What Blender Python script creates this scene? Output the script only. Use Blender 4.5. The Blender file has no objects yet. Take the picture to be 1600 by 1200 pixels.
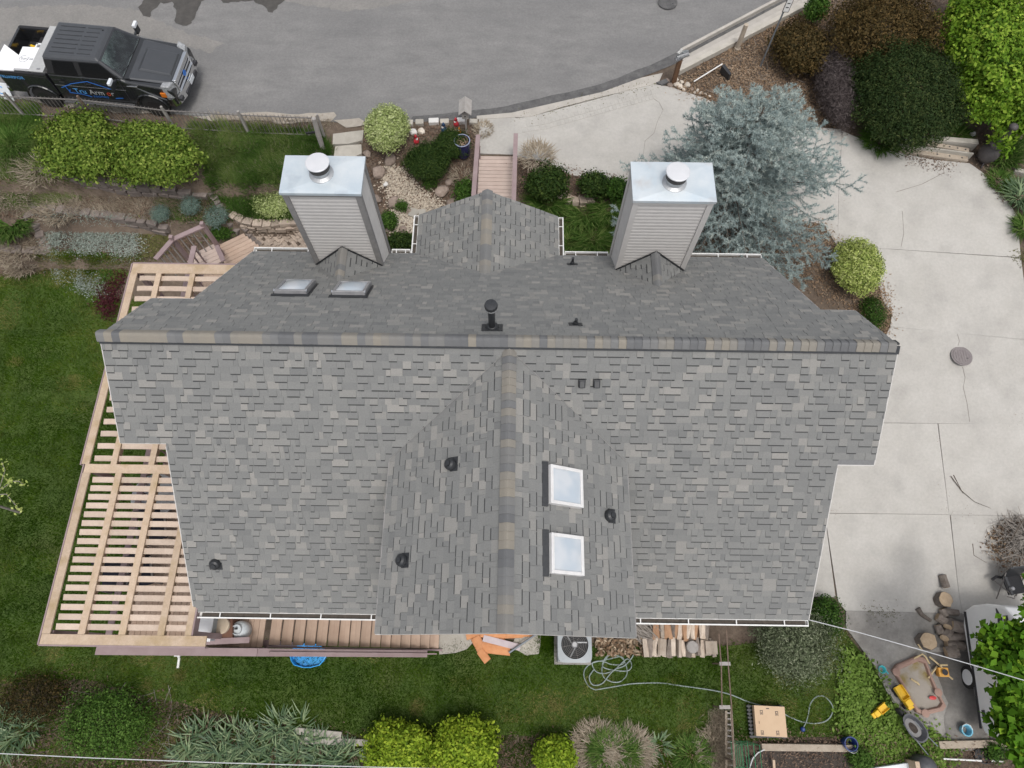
import bpy, bmesh, math, random
import numpy as np
from mathutils import Vector, Matrix
from mathutils.geometry import delaunay_2d_cdt

random.seed(7)
RNG = np.random.default_rng(7)
S = bpy.context.scene
COL = S.collection

# ------------------------------------------------------------------ camera
F_PX, TILT, YAW, ROLL = 1065.5, .38363, .00194, .01172
CAM = np.array([0.0, 0.0, 17.2])


def cam_axes():
    fw = np.array([0, math.sin(TILT), -math.cos(TILT)])
    up = np.array([0, math.cos(TILT), math.sin(TILT)])
    ri = np.array([1.0, 0, 0])
    c, s = math.cos(ROLL), math.sin(ROLL)
    ri, up = c * ri + s * up, -s * ri + c * up
    c, s = math.cos(YAW), math.sin(YAW)
    Y = np.array([[c, -s, 0], [s, c, 0], [0, 0, 1]])
    return Y @ ri, Y @ up, Y @ fw


RI, UP, FW = cam_axes()
cam = bpy.data.cameras.new('camera')
cam_o = bpy.data.objects.new('camera', cam)
COL.objects.link(cam_o)
cam.sensor_width = 36
cam.lens = F_PX / 1600 * 36
cam.clip_start, cam.clip_end = 0.1, 400
cam_o.matrix_world = Matrix(((RI[0], UP[0], -FW[0], CAM[0]), (RI[1], UP[1], -FW[1], CAM[1]),
                             (RI[2], UP[2], -FW[2], CAM[2]), (0, 0, 0, 1)))
S.camera = cam_o

# ------------------------------------------------------------------ sky, sun, exposure
SUN_EL, SUN_AZ = math.radians(70), math.radians(158)      # azimuth clockwise from +Y
W = bpy.data.worlds.new('World')
S.world = W
W.use_nodes = True
wn, wl = W.node_tree.nodes, W.node_tree.links
wn.clear()
sky = wn.new('ShaderNodeTexSky')
sky.sky_type = 'NISHITA'
sky.sun_disc = False
sky.sun_elevation = SUN_EL
sky.sun_rotation = SUN_AZ
sky.dust_density = 4
sky.ozone_density = 1.0
hsv = wn.new('ShaderNodeHueSaturation')
hsv.inputs['Saturation'].default_value = 0.30
bg = wn.new('ShaderNodeBackground')
bg.inputs['Strength'].default_value = 0.15
wo = wn.new('ShaderNodeOutputWorld')
wl.new(sky.outputs[0], hsv.inputs['Color'])
wl.new(hsv.outputs[0], bg.inputs[0])
wl.new(bg.outputs[0], wo.inputs[0])
sun = bpy.data.lights.new('sun', 'SUN')
sun.energy = 0.95
sun.angle = math.radians(12)
sun.color = (1, .965, .91)
sun_o = bpy.data.objects.new('sun', sun)
COL.objects.link(sun_o)
sd = Vector((math.sin(SUN_AZ) * math.cos(SUN_EL), math.cos(SUN_AZ) * math.cos(SUN_EL), math.sin(SUN_EL)))
sun_o.rotation_euler = (-sd).to_track_quat('-Z', 'Y').to_euler()
sun_o.location = (0, 0, 40)
S.view_settings.view_transform = 'Standard'
S.view_settings.look = 'None'
S.view_settings.gamma = 1
S.view_settings.use_curve_mapping = False
S.view_settings.exposure = 0.26
S.cycles.use_denoising = True
S.cycles.max_bounces = 6
S.cycles.transparent_max_bounces = 4


# ------------------------------------------------------------------ pixel <-> place
def ray(u, v):
    d = FW * F_PX + RI * (u - 800) - UP * (v - 600)
    return d / np.linalg.norm(d)


def at(u, v, z=0.0):
    d = ray(u, v)
    return CAM + (z - CAM[2]) / d[2] * d


def ppm(p):                                   # pixels per metre (of 1600) at a point
    return F_PX / float((np.array(p) - CAM) @ FW)


def on_plane(u, v, o, n):
    d = ray(u, v)
    o, n = np.array(o, float), np.array(n, float)
    return CAM + ((o - CAM) @ n) / (d @ n) * d


def lerp_knots(y, ks):
    ks = sorted(ks)
    return np.interp(y, [k[0] for k in ks], [k[1] for k in ks])


def sstep(a, b, x):
    t = np.clip((x - a) / (b - a), 0, 1)
    return t * t * (3 - 2 * t)


K_LEFT = [(15.9, 0), (14.3, -.25), (13.75, -.35), (13.6, -.85), (12.75, -.95), (12.6, -1.45), (11.75, -1.6), (11.6, -2.05),
          (10.2, -2.45), (7.5, -2.9), (5, -3)]
K_MID = [(15.6, 0), (13.3, -.05), (12.8, -.4), (10.5, -.9), (9.5, -1.0), (8, -1.2), (1.5, -3)]
K_BED = [(15.4, 0), (14.2, -.3), (12.8, -.6), (10.5, -.9), (9.5, -1.0), (8, -1.2), (1.5, -3)]
K_RIGHT = [(15, 0), (13.2, -.15), (1.6, -2.93), (0.5, -3)]


def T(x, y):
    x = np.asarray(x, float)
    y = np.asarray(y, float)
    a, b, c, d = (lerp_knots(y, k) for k in (K_LEFT, K_BED, K_MID, K_RIGHT))
    m1, m2, m3 = sstep(-7.4, -6.0, x), sstep(-1.3, -.3, x), sstep(4.5, 8.0, x)
    z = a * (1 - m1) + b * m1
    z = z * (1 - m2) + c * m2
    return z * (1 - m3) + d * m3


def gp(u, v, dz=0.0):                         # the ground point seen at a pixel
    d = ray(u, v)
    lo, hi = 10.0, 40.0
    for _ in range(40):
        m = (lo + hi) / 2
        p = CAM + d * m
        if p[2] > float(T(p[0], p[1])) + dz:
            lo = m
        else:
            hi = m
    return CAM + d * (lo + hi) / 2


def vnoise(x, y, scale, seed=0):
    g = np.random.default_rng(seed).random((64, 64))
    x = np.asarray(x) * scale + 500
    y = np.asarray(y) * scale + 500
    i, j = np.floor(x).astype(int), np.floor(y).astype(int)
    fx, fy = x - i, y - j
    fx, fy = fx * fx * (3 - 2 * fx), fy * fy * (3 - 2 * fy)
    a, b, c, d = g[i % 64, j % 64], g[(i + 1) % 64, j % 64], g[i % 64, (j + 1) % 64], g[(i + 1) % 64, (j + 1) % 64]
    return (a * (1 - fx) + b * fx) * (1 - fy) + (c * (1 - fx) + d * fx) * fy


def inpoly(poly, x, y):
    r = np.zeros(len(x), bool)
    n = len(poly)
    for i in range(n):
        x0, y0 = poly[i]
        x1, y1 = poly[(i + 1) % n]
        if y0 == y1:
            continue
        c = ((y0 > y) != (y1 > y)) & (x < (x1 - x0) * (y - y0) / (y1 - y0) + x0)
        r ^= c
    return r


def scatter(poly, n):
    p = np.array(poly)
    lo, hi = p.min(0), p.max(0)
    x = RNG.uniform(lo[0], hi[0], n * 3)
    y = RNG.uniform(lo[1], hi[1], n * 3)
    k = inpoly(poly, x, y)
    return x[k][:n], y[k][:n]


# ------------------------------------------------------------------ materials
MATS = {}


def mat(name, col, rough=.85, col2=None, scale=6.0, detail=6, bump=0.0, bscale=60.0, metal=0.0, tone=False, rnd=0.0,
        stretch=None, spec=.5, ramp=None, transl=0.0, contrast=(.3, .7), col3=None, scale3=1.0, c3=(.5, .75), coat=0, grain=None):
    """noise-mottled surface; tone: colour runs along 'ramp' by the piece's own tone attribute or object colour"""
    m = bpy.data.materials.new(name)
    m.use_nodes = True
    nt = m.node_tree
    N, L = nt.nodes, nt.links
    b = N['Principled BSDF']
    b.inputs['Roughness'].default_value = rough
    b.inputs['Metallic'].default_value = metal
    b.inputs['Specular IOR Level'].default_value = spec
    if coat:
        b.inputs['Coat Weight'].default_value = coat
        b.inputs['Coat Roughness'].default_value = .05
    geo = N.new('ShaderNodeNewGeometry')
    vec = geo.outputs['Position']
    if stretch:
        mp = N.new('ShaderNodeMapping')
        mp.inputs['Scale'].default_value = stretch
        tc = N.new('ShaderNodeTexCoord')
        L.new(tc.outputs['Object'], mp.inputs[0])
        vec = mp.outputs[0]
    cur = None
    if tone:
        at_ = N.new('ShaderNodeAttribute')
        at_.attribute_name = 'tone'
        oi = N.new('ShaderNodeObjectInfo')
        sp = N.new('ShaderNodeSeparateColor')
        L.new(oi.outputs['Color'], sp.inputs[0])
        ad = N.new('ShaderNodeMath')
        ad.operation = 'ADD'
        L.new(at_.outputs['Fac'], ad.inputs[0])
        L.new(sp.outputs[0], ad.inputs[1])
        cr = N.new('ShaderNodeValToRGB')
        el = cr.color_ramp.elements
        while len(el) < len(ramp):
            el.new(.5)
        for e, (p, c) in zip(el, ramp):
            e.position = p
            e.color = (*c, 1)
        L.new(ad.outputs[0], cr.inputs[0])
        cur = cr.outputs[0]
    else:
        rgb = N.new('ShaderNodeRGB')
        rgb.outputs[0].default_value = (*col, 1)
        cur = rgb.outputs[0]
    if col2 is not None:
        nz = N.new('ShaderNodeTexNoise')
        nz.inputs['Scale'].default_value = scale
        nz.inputs['Detail'].default_value = detail
        nz.inputs['Roughness'].default_value = .65
        L.new(vec, nz.inputs['Vector'])
        mr = N.new('ShaderNodeMapRange')
        mr.inputs[1].default_value, mr.inputs[2].default_value = contrast
        L.new(nz.outputs['Fac'], mr.inputs[0])
        mx = N.new('ShaderNodeMix')
        mx.data_type = 'RGBA'
        if tone:
            mx.blend_type = 'MULTIPLY'
        L.new(mr.outputs[0], mx.inputs['Factor'])
        L.new(cur, mx.inputs['A'])
        mx.inputs['B'].default_value = (*col2, 1)
        cur = mx.outputs['Result']
    if col3 is not None:
        nz = N.new('ShaderNodeTexNoise')
        nz.inputs['Scale'].default_value = scale3
        nz.inputs['Detail'].default_value = 5
        L.new(vec, nz.inputs['Vector'])
        mr = N.new('ShaderNodeMapRange')
        mr.inputs[1].default_value, mr.inputs[2].default_value = c3
        L.new(nz.outputs['Fac'], mr.inputs[0])
        mx = N.new('ShaderNodeMix')
        mx.data_type = 'RGBA'
        L.new(mr.outputs[0], mx.inputs['Factor'])
        L.new(cur, mx.inputs['A'])
        mx.inputs['B'].default_value = (*col3, 1)
        cur = mx.outputs['Result']
    if grain:
        nz = N.new('ShaderNodeTexNoise')
        nz.inputs['Scale'].default_value = grain[0]
        nz.inputs['Detail'].default_value = 3
        nz.inputs['Roughness'].default_value = .8
        L.new(geo.outputs['Position'], nz.inputs['Vector'])
        mr = N.new('ShaderNodeMapRange')
        mr.inputs[1].default_value, mr.inputs[2].default_value = .25, .75
        mr.inputs[3].default_value, mr.inputs[4].default_value = 1 - grain[1], 1 + grain[1]
        L.new(nz.outputs['Fac'], mr.inputs[0])
        hs = N.new('ShaderNodeHueSaturation')
        L.new(mr.outputs[0], hs.inputs['Value'])
        L.new(cur, hs.inputs['Color'])
        cur = hs.outputs[0]
    if rnd:
        oi = N.new('ShaderNodeObjectInfo')
        mr = N.new('ShaderNodeMapRange')
        mr.inputs[3].default_value, mr.inputs[4].default_value = 1 - rnd, 1 + rnd
        L.new(oi.outputs['Random'], mr.inputs[0])
        hs = N.new('ShaderNodeHueSaturation')
        L.new(mr.outputs[0], hs.inputs['Value'])
        L.new(cur, hs.inputs['Color'])
        cur = hs.outputs[0]
    L.new(cur, b.inputs['Base Color'])
    if bump:
        nb = N.new('ShaderNodeTexNoise')
        nb.inputs['Scale'].default_value = bscale
        nb.inputs['Detail'].default_value = 4
        L.new(vec, nb.inputs['Vector'])
        bp = N.new('ShaderNodeBump')
        bp.inputs['Strength'].default_value = bump
        bp.inputs['Distance'].default_value = .02
        L.new(nb.outputs['Fac'], bp.inputs['Height'])
        L.new(bp.outputs[0], b.inputs['Normal'])
    if transl:
        tr = N.new('ShaderNodeBsdfTranslucent')
        L.new(cur, tr.inputs[0])
        ms = N.new('ShaderNodeMixShader')
        ms.inputs[0].default_value = transl
        L.new(b.outputs[0], ms.inputs[1])
        L.new(tr.outputs[0], ms.inputs[2])
        L.new(ms.outputs[0], N['Material Output'].inputs[0])
    MATS[name] = m
    return m


def leafmat(name, lo, mid, hi, rough=.55):
    return mat(name, mid, rough, tone=True, ramp=[(0, lo), (.5, mid), (1, hi)], transl=.22, spec=.10)


# ------------------------------------------------------------------ mesh helpers
class MB:
    def __init__(s):
        s.v, s.f, s.t, s.smooth = [], [], [], False

    def add(s, vs, fs, tone=0.0):
        o = len(s.v)
        s.v += [tuple(map(float, p)) for p in vs]
        s.f += [tuple(i + o for i in f) for f in fs]
        s.t += [tone] * len(fs)
        return s

    def hexa(s, p, tone=0.0):                 # p: 4 bottom, 4 top (same order, counter-clockwise from above)
        return s.add(p, [(3, 2, 1, 0), (4, 5, 6, 7), (0, 1, 5, 4), (1, 2, 6, 5), (2, 3, 7, 6), (3, 0, 4, 7)], tone)

    def box(s, c, d, rz=0.0, tone=0.0, M=None):
        x, y, z = d[0] / 2, d[1] / 2, d[2] / 2
        p = [(-x, -y, -z), (x, -y, -z), (x, y, -z), (-x, y, -z), (-x, -y, z), (x, -y, z), (x, y, z), (-x, y, z)]
        R = M if M is not None else Matrix.Rotation(rz, 3, 'Z')
        return s.hexa([Vector(c) + R @ Vector(q) for q in p], tone)

    def prism(s, poly, z0, z1, tone=0.0):
        n = len(poly)
        vs = [(x, y, z0) for x, y in poly] + [(x, y, z1) for x, y in poly]
        fs = [tuple(range(n - 1, -1, -1)), tuple(range(n, 2 * n))] + [(i, (i + 1) % n, n + (i + 1) % n, n + i) for i in range(n)]
        return s.add(vs, fs, tone)

    def bar(s, a, b, w, h, up=(0, 0, 1), tone=0.0):     # rectangular bar from a to b, w sideways, h along up
        a, b = Vector(a), Vector(b)
        d = (b - a).normalized()
        sd_ = d.cross(Vector(up)).normalized()
        u = sd_.cross(d)
        x, z = sd_ * (w / 2), u * (h / 2)
        return s.hexa([a - x - z, a + x - z, b + x - z, b - x - z, a - x + z, a + x + z, b + x + z, b - x + z], tone)

    def tube(s, pts, r, n=8, r2=None, caps=True, tone=0.0):
        pts = [Vector(p) for p in pts]
        m = len(pts)
        rs = r if isinstance(r, (list, tuple)) else [r + ((r2 if r2 is not None else r) - r) * i / max(1, m - 1) for i in range(m)]
        vs, fs = [], []
        prev = None
        for i, p in enumerate(pts):
            d = (pts[min(i + 1, m - 1)] - pts[max(i - 1, 0)]).normalized()
            ref = prev if prev is not None else (Vector((0, 0, 1)) if abs(d.z) < .9 else Vector((1, 0, 0)))
            a = (ref - d * ref.dot(d)).normalized()
            prev = a
            b = d.cross(a)
            for k in range(n):
                t = 2 * math.pi * k / n
                vs.append(p + (a * math.cos(t) + b * math.sin(t)) * rs[i])
        for i in range(m - 1):
            for k in range(n):
                fs.append((i * n + k, i * n + (k + 1) % n, (i + 1) * n + (k + 1) % n, (i + 1) * n + k))
        if caps:
            fs += [tuple(range(n - 1, -1, -1)), tuple(range((m - 1) * n, m * n))]
        return s.add(vs, fs, tone)

    def lathe(s, prof, n=16, c=(0, 0, 0), tone=0.0, sx=1, sy=1, cap0=True, cap1=True):
        vs, fs = [], []
        for r, z in prof:
            for k in range(n):
                t = 2 * math.pi * k / n
                vs.append((c[0] + r * math.cos(t) * sx, c[1] + r * math.sin(t) * sy, c[2] + z))
        m = len(prof)
        for i in range(m - 1):
            for k in range(n):
                fs.append((i * n + k, i * n + (k + 1) % n, (i + 1) * n + (k + 1) % n, (i + 1) * n + k))
        if cap0:
            fs.append(tuple(range(n - 1, -1, -1)))
        if cap1:
            fs.append(tuple(range((m - 1) * n, m * n)))
        return s.add(vs, fs, tone)

    def mesh(s, name, m, off=(0, 0, 0), smooth=False, bevel=0):
        me = bpy.data.meshes.new(name)
        o = Vector(off)
        me.from_pydata([(x - o.x, y - o.y, z - o.z) for x, y, z in s.v], [], s.f)
        if any(s.t):
            a = me.attributes.new('tone', 'FLOAT', 'FACE')
            a.data.foreach_set('value', s.t)
        if m is not None:
            me.materials.append(MATS[m])
        if smooth:
            me.polygons.foreach_set('use_smooth', [True] * len(me.polygons))
        me.update()
        return me

    def build(s, name, m, parent=None, off=(0, 0, 0), smooth=False, bevel=0, loc=None):
        o = bpy.data.objects.new(name, s.mesh(name, m, off, smooth))
        COL.objects.link(o)
        if parent is not None:
            o.parent = parent
        if loc is not None:
            o.location = loc
        if bevel:
            md = o.modifiers.new('edge', 'BEVEL')
            md.width = bevel
            md.segments = 2
            md.limit_method = 'ANGLE'
        o.color = (0, 0, 0, 1)
        return o


def tag(o, label=None, cat=None, group=None, kind=None):
    if label: o['label'] = label
    if cat: o['category'] = cat
    if group: o['group'] = group
    if kind: o['kind'] = kind
    return o


def thing(name, label, cat, loc, rz=0.0, group=None):
    o = bpy.data.objects.new(name, None)
    COL.objects.link(o)
    o.location = loc
    o.rotation_euler = (0, 0, rz)
    o.empty_display_size = .1
    return tag(o, label, cat, group)


def copy_tree(o, parent=None):
    c = o.copy()
    COL.objects.link(c)
    if parent is not None:
        c.parent = parent
    for ch in list(o.children):
        copy_tree(ch, c)
    return c


def mesh_np(name, V, F, m, tone=None, parent=None, smooth=False):
    me = bpy.data.meshes.new(name)
    V = np.asarray(V, np.float32)
    F = np.asarray(F, np.int32)
    k = F.shape[1]
    me.vertices.add(len(V))
    me.vertices.foreach_set('co', V.ravel())
    me.loops.add(F.size)
    me.loops.foreach_set('vertex_index', F.ravel())
    me.polygons.add(len(F))
    me.polygons.foreach_set('loop_start', np.arange(len(F), dtype=np.int32) * k)
    me.polygons.foreach_set('loop_total', np.full(len(F), k, np.int32))
    if tone is not None:
        a = me.attributes.new('tone', 'FLOAT', 'FACE')
        a.data.foreach_set('value', np.asarray(tone, np.float32))
    me.materials.append(MATS[m])
    me.update(calc_edges=True)
    o = bpy.data.objects.new(name, me)
    COL.objects.link(o)
    o.color = (0, 0, 0, 1)
    if parent is not None:
        o.parent = parent
    return o


def unit(a):
    return a / np.maximum(np.linalg.norm(a, axis=1, keepdims=True), 1e-9)


def leaf_geo(P, Nrm, size, aspect=.5, fold=.15):
    n = len(P)
    r = RNG.normal(size=(n, 3))
    Tn = unit(r - Nrm * (r * Nrm).sum(1, keepdims=True))
    B = np.cross(Nrm, Tn)
    s = np.asarray(size).reshape(-1, 1)
    V = np.empty((n, 4, 3))
    V[:, 0] = P - Tn * s * .5
    V[:, 1] = P + B * s * aspect * .5 + Nrm * s * fold
    V[:, 2] = P + Tn * s * .5
    V[:, 3] = P - B * s * aspect * .5 + Nrm * s * fold
    return V.reshape(-1, 3), np.arange(4 * n).reshape(n, 4)


def blade_geo(P, D, length, width):
    """one bent blade per point: two quads tapering to a tip (as 2 quads, 5+1 verts)"""
    n = len(P)
    D = unit(D)
    h = np.column_stack([D[:, 0], D[:, 1], np.zeros(n)]) + 1e-6
    h = unit(h)
    sdv = np.column_stack([-h[:, 1], h[:, 0], np.zeros(n)])
    L_ = np.asarray(length).reshape(-1, 1)
    w = np.asarray(width).reshape(-1, 1)
    mid = P + D * L_ * .55
    tip = P + D * L_ * .85 + h * L_ * .25 - np.array([0, 0, 1]) * L_ * .08
    V = np.empty((n, 6, 3))
    V[:, 0] = P - sdv * w * .5
    V[:, 1] = P + sdv * w * .5
    V[:, 2] = mid + sdv * w * .45
    V[:, 3] = mid - sdv * w * .45
    V[:, 4] = tip + sdv * w * .08
    V[:, 5] = tip - sdv * w * .08
    b = np.arange(n)[:, None] * 6
    F = np.concatenate([b + np.array([[0, 1, 2, 3]]), b + np.array([[3, 2, 4, 5]])])
    return V.reshape(-1, 3), F


def grass_tris(P, D, length, width):
    n = len(P)
    D = unit(D)
    a = RNG.uniform(0, 2 * math.pi, n)
    sdv = np.column_stack([np.cos(a), np.sin(a), np.zeros(n)])
    V = np.empty((n, 3, 3))
    V[:, 0] = P - sdv * np.reshape(width, (-1, 1)) * .5
    V[:, 1] = P + sdv * np.reshape(width, (-1, 1)) * .5
    V[:, 2] = P + D * np.reshape(length, (-1, 1))
    return V.reshape(-1, 3), np.arange(3 * n).reshape(n, 3)


def drape(name, poly, m, dz=.02, res=.5, parent=None, thick=0.0, kind=None, off=(0, 0, 0), wob=0.0, tone=0.0):
    """a sheet that follows the ground inside a world-space outline"""
    pts = []
    n = len(poly)
    for i in range(n):
        a, b = np.array(poly[i][:2]), np.array(poly[(i + 1) % n][:2])
        k = max(1, int(np.linalg.norm(b - a) / res))
        for j in range(k):
            q = a + (b - a) * j / k
            if wob:
                q = q + RNG.uniform(-wob, wob, 2)
            pts.append(tuple(q))
    nb = len(pts)
    arr = np.array(pts)
    lo, hi = arr.min(0), arr.max(0)
    gx, gy = np.meshgrid(np.arange(lo[0] + res / 2, hi[0], res), np.arange(lo[1] + res / 2, hi[1], res))
    gx, gy = gx.ravel(), gy.ravel()
    k = inpoly(pts, gx, gy)
    allp = [Vector(p) for p in pts] + [Vector((x, y)) for x, y in zip(gx[k], gy[k])]
    V2, _, F2, *_ = delaunay_2d_cdt(allp, [(i, (i + 1) % nb) for i in range(nb)], [], 1, 1e-5)
    xs = np.array([v[0] for v in V2])
    ys = np.array([v[1] for v in V2])
    zs = T(xs, ys) + dz
    mb = MB()
    fs = []
    for f in F2:
        a, b, c = (V2[i] for i in f[:3])
        cr = (b[0] - a[0]) * (c[1] - a[1]) - (b[1] - a[1]) * (c[0] - a[0])
        fs.append(tuple(f) if cr > 0 else tuple(reversed(f)))
    mb.add(list(zip(xs, ys, zs)), fs, tone)
    if thick:
        zb = T(arr[:, 0], arr[:, 1]) + dz
        ring = [(x, y, z) for (x, y), z in zip(pts, zb)] + [(x, y, z - thick) for (x, y), z in zip(pts, zb)]
        ar = sum(pts[i][0] * pts[(i + 1) % nb][1] - pts[(i + 1) % nb][0] * pts[i][1] for i in range(nb))
        fl = [(i, nb + i, nb + (i + 1) % nb, (i + 1) % nb) for i in range(nb)]
        if ar < 0:
            fl = [tuple(reversed(q)) for q in fl]
        mb.add(ring, fl, tone)
    o = mb.build(name, m, parent, off)
    if kind:
        o['kind'] = kind
    return o


def gpoly(px, dz=0):
    return [tuple(gp(u, v, dz)[:2]) for u, v in px]


def text(name, body, size, m, parent, M, ext=.003, space=1.0, shear=0.0):
    c = bpy.data.curves.new(name + '_outline', 'FONT')
    c.body = body
    c.size = size
    c.extrude = ext
    c.align_x = 'CENTER'
    c.align_y = 'CENTER'
    c.space_character = space
    c.shear = shear
    tmp = bpy.data.objects.new(name, c)
    COL.objects.link(tmp)
    dg = bpy.context.evaluated_depsgraph_get()
    me = bpy.data.meshes.new_from_object(tmp.evaluated_get(dg))
    bpy.data.objects.remove(tmp)
    me.materials.clear()
    me.materials.append(MATS[m])
    o = bpy.data.objects.new(name, me)
    COL.objects.link(o)
    o.parent = parent
    o.matrix_local = M
    o['kind'] = 'stuff'
    return o

# ------------------------------------------------------------------ palette
mat('soil', (.085, .06, .044), .95, (.155, .12, .09), 2.2, 8, .5, 30, grain=(11, .3), col3=(.075, .055, .04), scale3=.8)
mat('dark_soil', (.035, .028, .023), .95, (.075, .06, .05), 14, 8, .8, 40)
mat('turf', (.036, .070, .008), .95, (.066, .105, .016), 1.3, 10, .6, 50, col3=(.10, .115, .035), scale3=.55, c3=(.55, .85))
mat('asphalt', (.165, .162, .160), .92, (.225, .220, .214), 1.6, 14, .35, 140, stretch=(.6, 1.5, 1), col3=(.135, .134, .135), scale3=.4, c3=(.5, .9), grain=(15, .17))
mat('asphalt_edge', (.075, .074, .075), .92, (.135, .132, .13), 4, 6, .3, 140, grain=(15, .2))
mat('sky_blue_panel', (.20, .27, .34), .8)  # blue-grey panel under the skylight panes, standing in for reflected sky
mat('concrete_damp_shade', (.105, .098, .09), .8, (.175, .164, .15), 1.4, 12, .2, 100, grain=(13, .16), col3=(.24, .228, .21), scale3=1.1, c3=(.52, .72))  # damp concrete, with the maple's shade put into the colour too
mat('asphalt_pale', (.195, .188, .178), .92, (.24, .228, .214), 1.2, 12, .3, 140, grain=(15, .17))
mat('crack_grit', (.19, .175, .155), .95, (.27, .25, .225), 14)
mat('asphalt_patch', (.048, .044, .040), .6, (.085, .078, .07), 5, 6, .2, 140)
mat('pale_grit', (.30, .27, .23), .95, (.40, .36, .31), 7, 8, .4, 90)
mat('concrete', (.392, .374, .343), .88, (.452, .434, .404), 1.1, 14, .12, 120, rnd=.04, col3=(.335, .32, .298), scale3=1.3, c3=(.48, .85), grain=(13, .09))
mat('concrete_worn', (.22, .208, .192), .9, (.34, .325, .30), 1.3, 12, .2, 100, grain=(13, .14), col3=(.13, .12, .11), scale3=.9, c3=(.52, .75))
mat('flagstone', (.36, .335, .29), .9, (.46, .43, .38), 4, 8, .3, 50, rnd=.15)
mat('stone_dark', (.20, .155, .125), .9, (.32, .255, .215), 6, 8, .7, 25, rnd=.25)
mat('stone_light', (.50, .44, .37), .9, (.64, .58, .5), 6, 6, .4, 30, rnd=.2)
mat('block_stone', (.135, .11, .098), .95, (.235, .20, .18), 8, 8, .5, 40, rnd=.18)
mat('paver_brick', (.33, .265, .215), .95, (.43, .355, .29), 8, 6, .4, 50, rnd=.16)
mat('gravel', (.52, .46, .38), .9, tone=True, ramp=[(0, (.30, .25, .20)), (.5, (.50, .43, .34)), (1, (.68, .62, .53))])
mat('mulch', (.2, .13, .09), .95, tone=True, ramp=[(0, (.075, .045, .03)), (.6, (.18, .12, .085)), (1, (.36, .28, .21))])
mat('dry_leaf', (.2, .13, .09), .9, tone=True, ramp=[(0, (.10, .06, .035)), (.5, (.25, .165, .10)), (1, (.46, .37, .27))])
mat('grass', (.05, .1, .02), .8, tone=True, transl=.2, spec=.03,
    ramp=[(0, (.016, .042, .003)), (.42, (.043, .092, .006)), (.74, (.09, .145, .016)), (1, (.25, .24, .085))])
mat('long_grass', (.05, .1, .02), .8, tone=True, transl=.25, spec=.05, ramp=[(0, (.026, .065, .012)), (.55, (.075, .15, .028)), (1, (.21, .27, .085))])
mat('straw', (.35, .3, .2), .9, tone=True, transl=.2, spec=.2, ramp=[(0, (.17, .14, .10)), (.5, (.33, .275, .205)), (1, (.50, .44, .35))])
mat('silver_plant', (.3, .34, .3), .85, tone=True, transl=.15, ramp=[(0, (.15, .18, .145)), (.5, (.30, .345, .30)), (1, (.47, .50, .44))])
mat('blue_plant', (.15, .22, .2), .85, tone=True, transl=.15, ramp=[(0, (.07, .12, .10)), (.5, (.15, .22, .18)), (1, (.26, .33, .28))])
mat('iris_leaf', (.1, .15, .1), .5, tone=True, transl=.2, ramp=[(0, (.04, .085, .038)), (.5, (.115, .185, .085)), (1, (.26, .33, .17))])
mat('moss', (.1, .09, .03), .95, tone=True, ramp=[(0, (.06, .05, .018)), (.5, (.10, .10, .03)), (1, (.16, .155, .05))])
leafmat('lime_leaf', (.085, .145, .012), (.22, .33, .025), (.40, .50, .05))
leafmat('hedge_leaf', (.055, .105, .014), (.155, .235, .035), (.32, .39, .085))
leafmat('variegated_leaf', (.17, .24, .06), (.43, .50, .20), (.68, .71, .42))
leafmat('golden_leaf', (.16, .23, .05), (.40, .47, .13), (.64, .67, .30))
leafmat('pine_leaf', (.014, .030, .009), (.034, .060, .017), (.095, .115, .036))
leafmat('mugo_leaf', (.015, .034, .008), (.036, .070, .015), (.09, .13, .03))
leafmat('bronze_leaf', (.030, .028, .011), (.095, .066, .024), (.21, .135, .052))
leafmat('green_leaf', (.025, .06, .012), (.06, .13, .02), (.14, .24, .05))
leafmat('maple_leaf', (.03, .085, .006), (.09, .21, .014), (.26, .40, .035))
leafmat('dusty_leaf', (.075, .10, .05), (.165, .20, .115), (.38, .41, .28))
leafmat('lime_green_leaf', (.045, .105, .010), (.15, .27, .022), (.33, .45, .06))
leafmat('maroon_leaf', (.03, .008, .012), (.075, .018, .025), (.12, .035, .04))
leafmat('weed_leaf', (.075, .14, .022), (.17, .27, .05), (.31, .40, .12))
leafmat('cedar_needle', (.14, .19, .19), (.34, .41, .40), (.60, .64, .57), .7)
leafmat('twig_haze', (.045, .036, .036), (.11, .09, .088), (.22, .185, .175))
mat('bark', (.10, .075, .058), .95, (.17, .135, .11), 14, 8, .7, 40)
mat('twig', (.065, .048, .036), .95, (.11, .085, .065), 12)
mat('grey_twig', (.22, .195, .17), .95, (.33, .30, .27), 12)
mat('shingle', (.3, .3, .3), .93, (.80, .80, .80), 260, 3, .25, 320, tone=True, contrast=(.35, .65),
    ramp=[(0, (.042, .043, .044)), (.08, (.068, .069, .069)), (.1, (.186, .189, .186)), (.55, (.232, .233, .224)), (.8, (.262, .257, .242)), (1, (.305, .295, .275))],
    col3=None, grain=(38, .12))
mat('ridge_cap', (.3, .3, .3), .93, (.80, .80, .80), 220, 3, .25, 320, tone=True, contrast=(.35, .65),
    ramp=[(0, (.14, .143, .148)), (.35, (.185, .187, .187)), (.6, (.222, .214, .198)), (1, (.275, .25, .208))])
mat('deck_sheathing', (.20, .203, .205), .95, (.16, .16, .162), 30)
mat('black_plastic', (.016, .018, .021), .45, (.035, .037, .04), 20)
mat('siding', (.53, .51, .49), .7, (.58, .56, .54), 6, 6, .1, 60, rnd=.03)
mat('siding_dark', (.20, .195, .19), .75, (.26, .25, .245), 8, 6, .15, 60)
mat('wall_paint', (.42, .40, .38), .8, (.47, .45, .43), 4)
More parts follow.
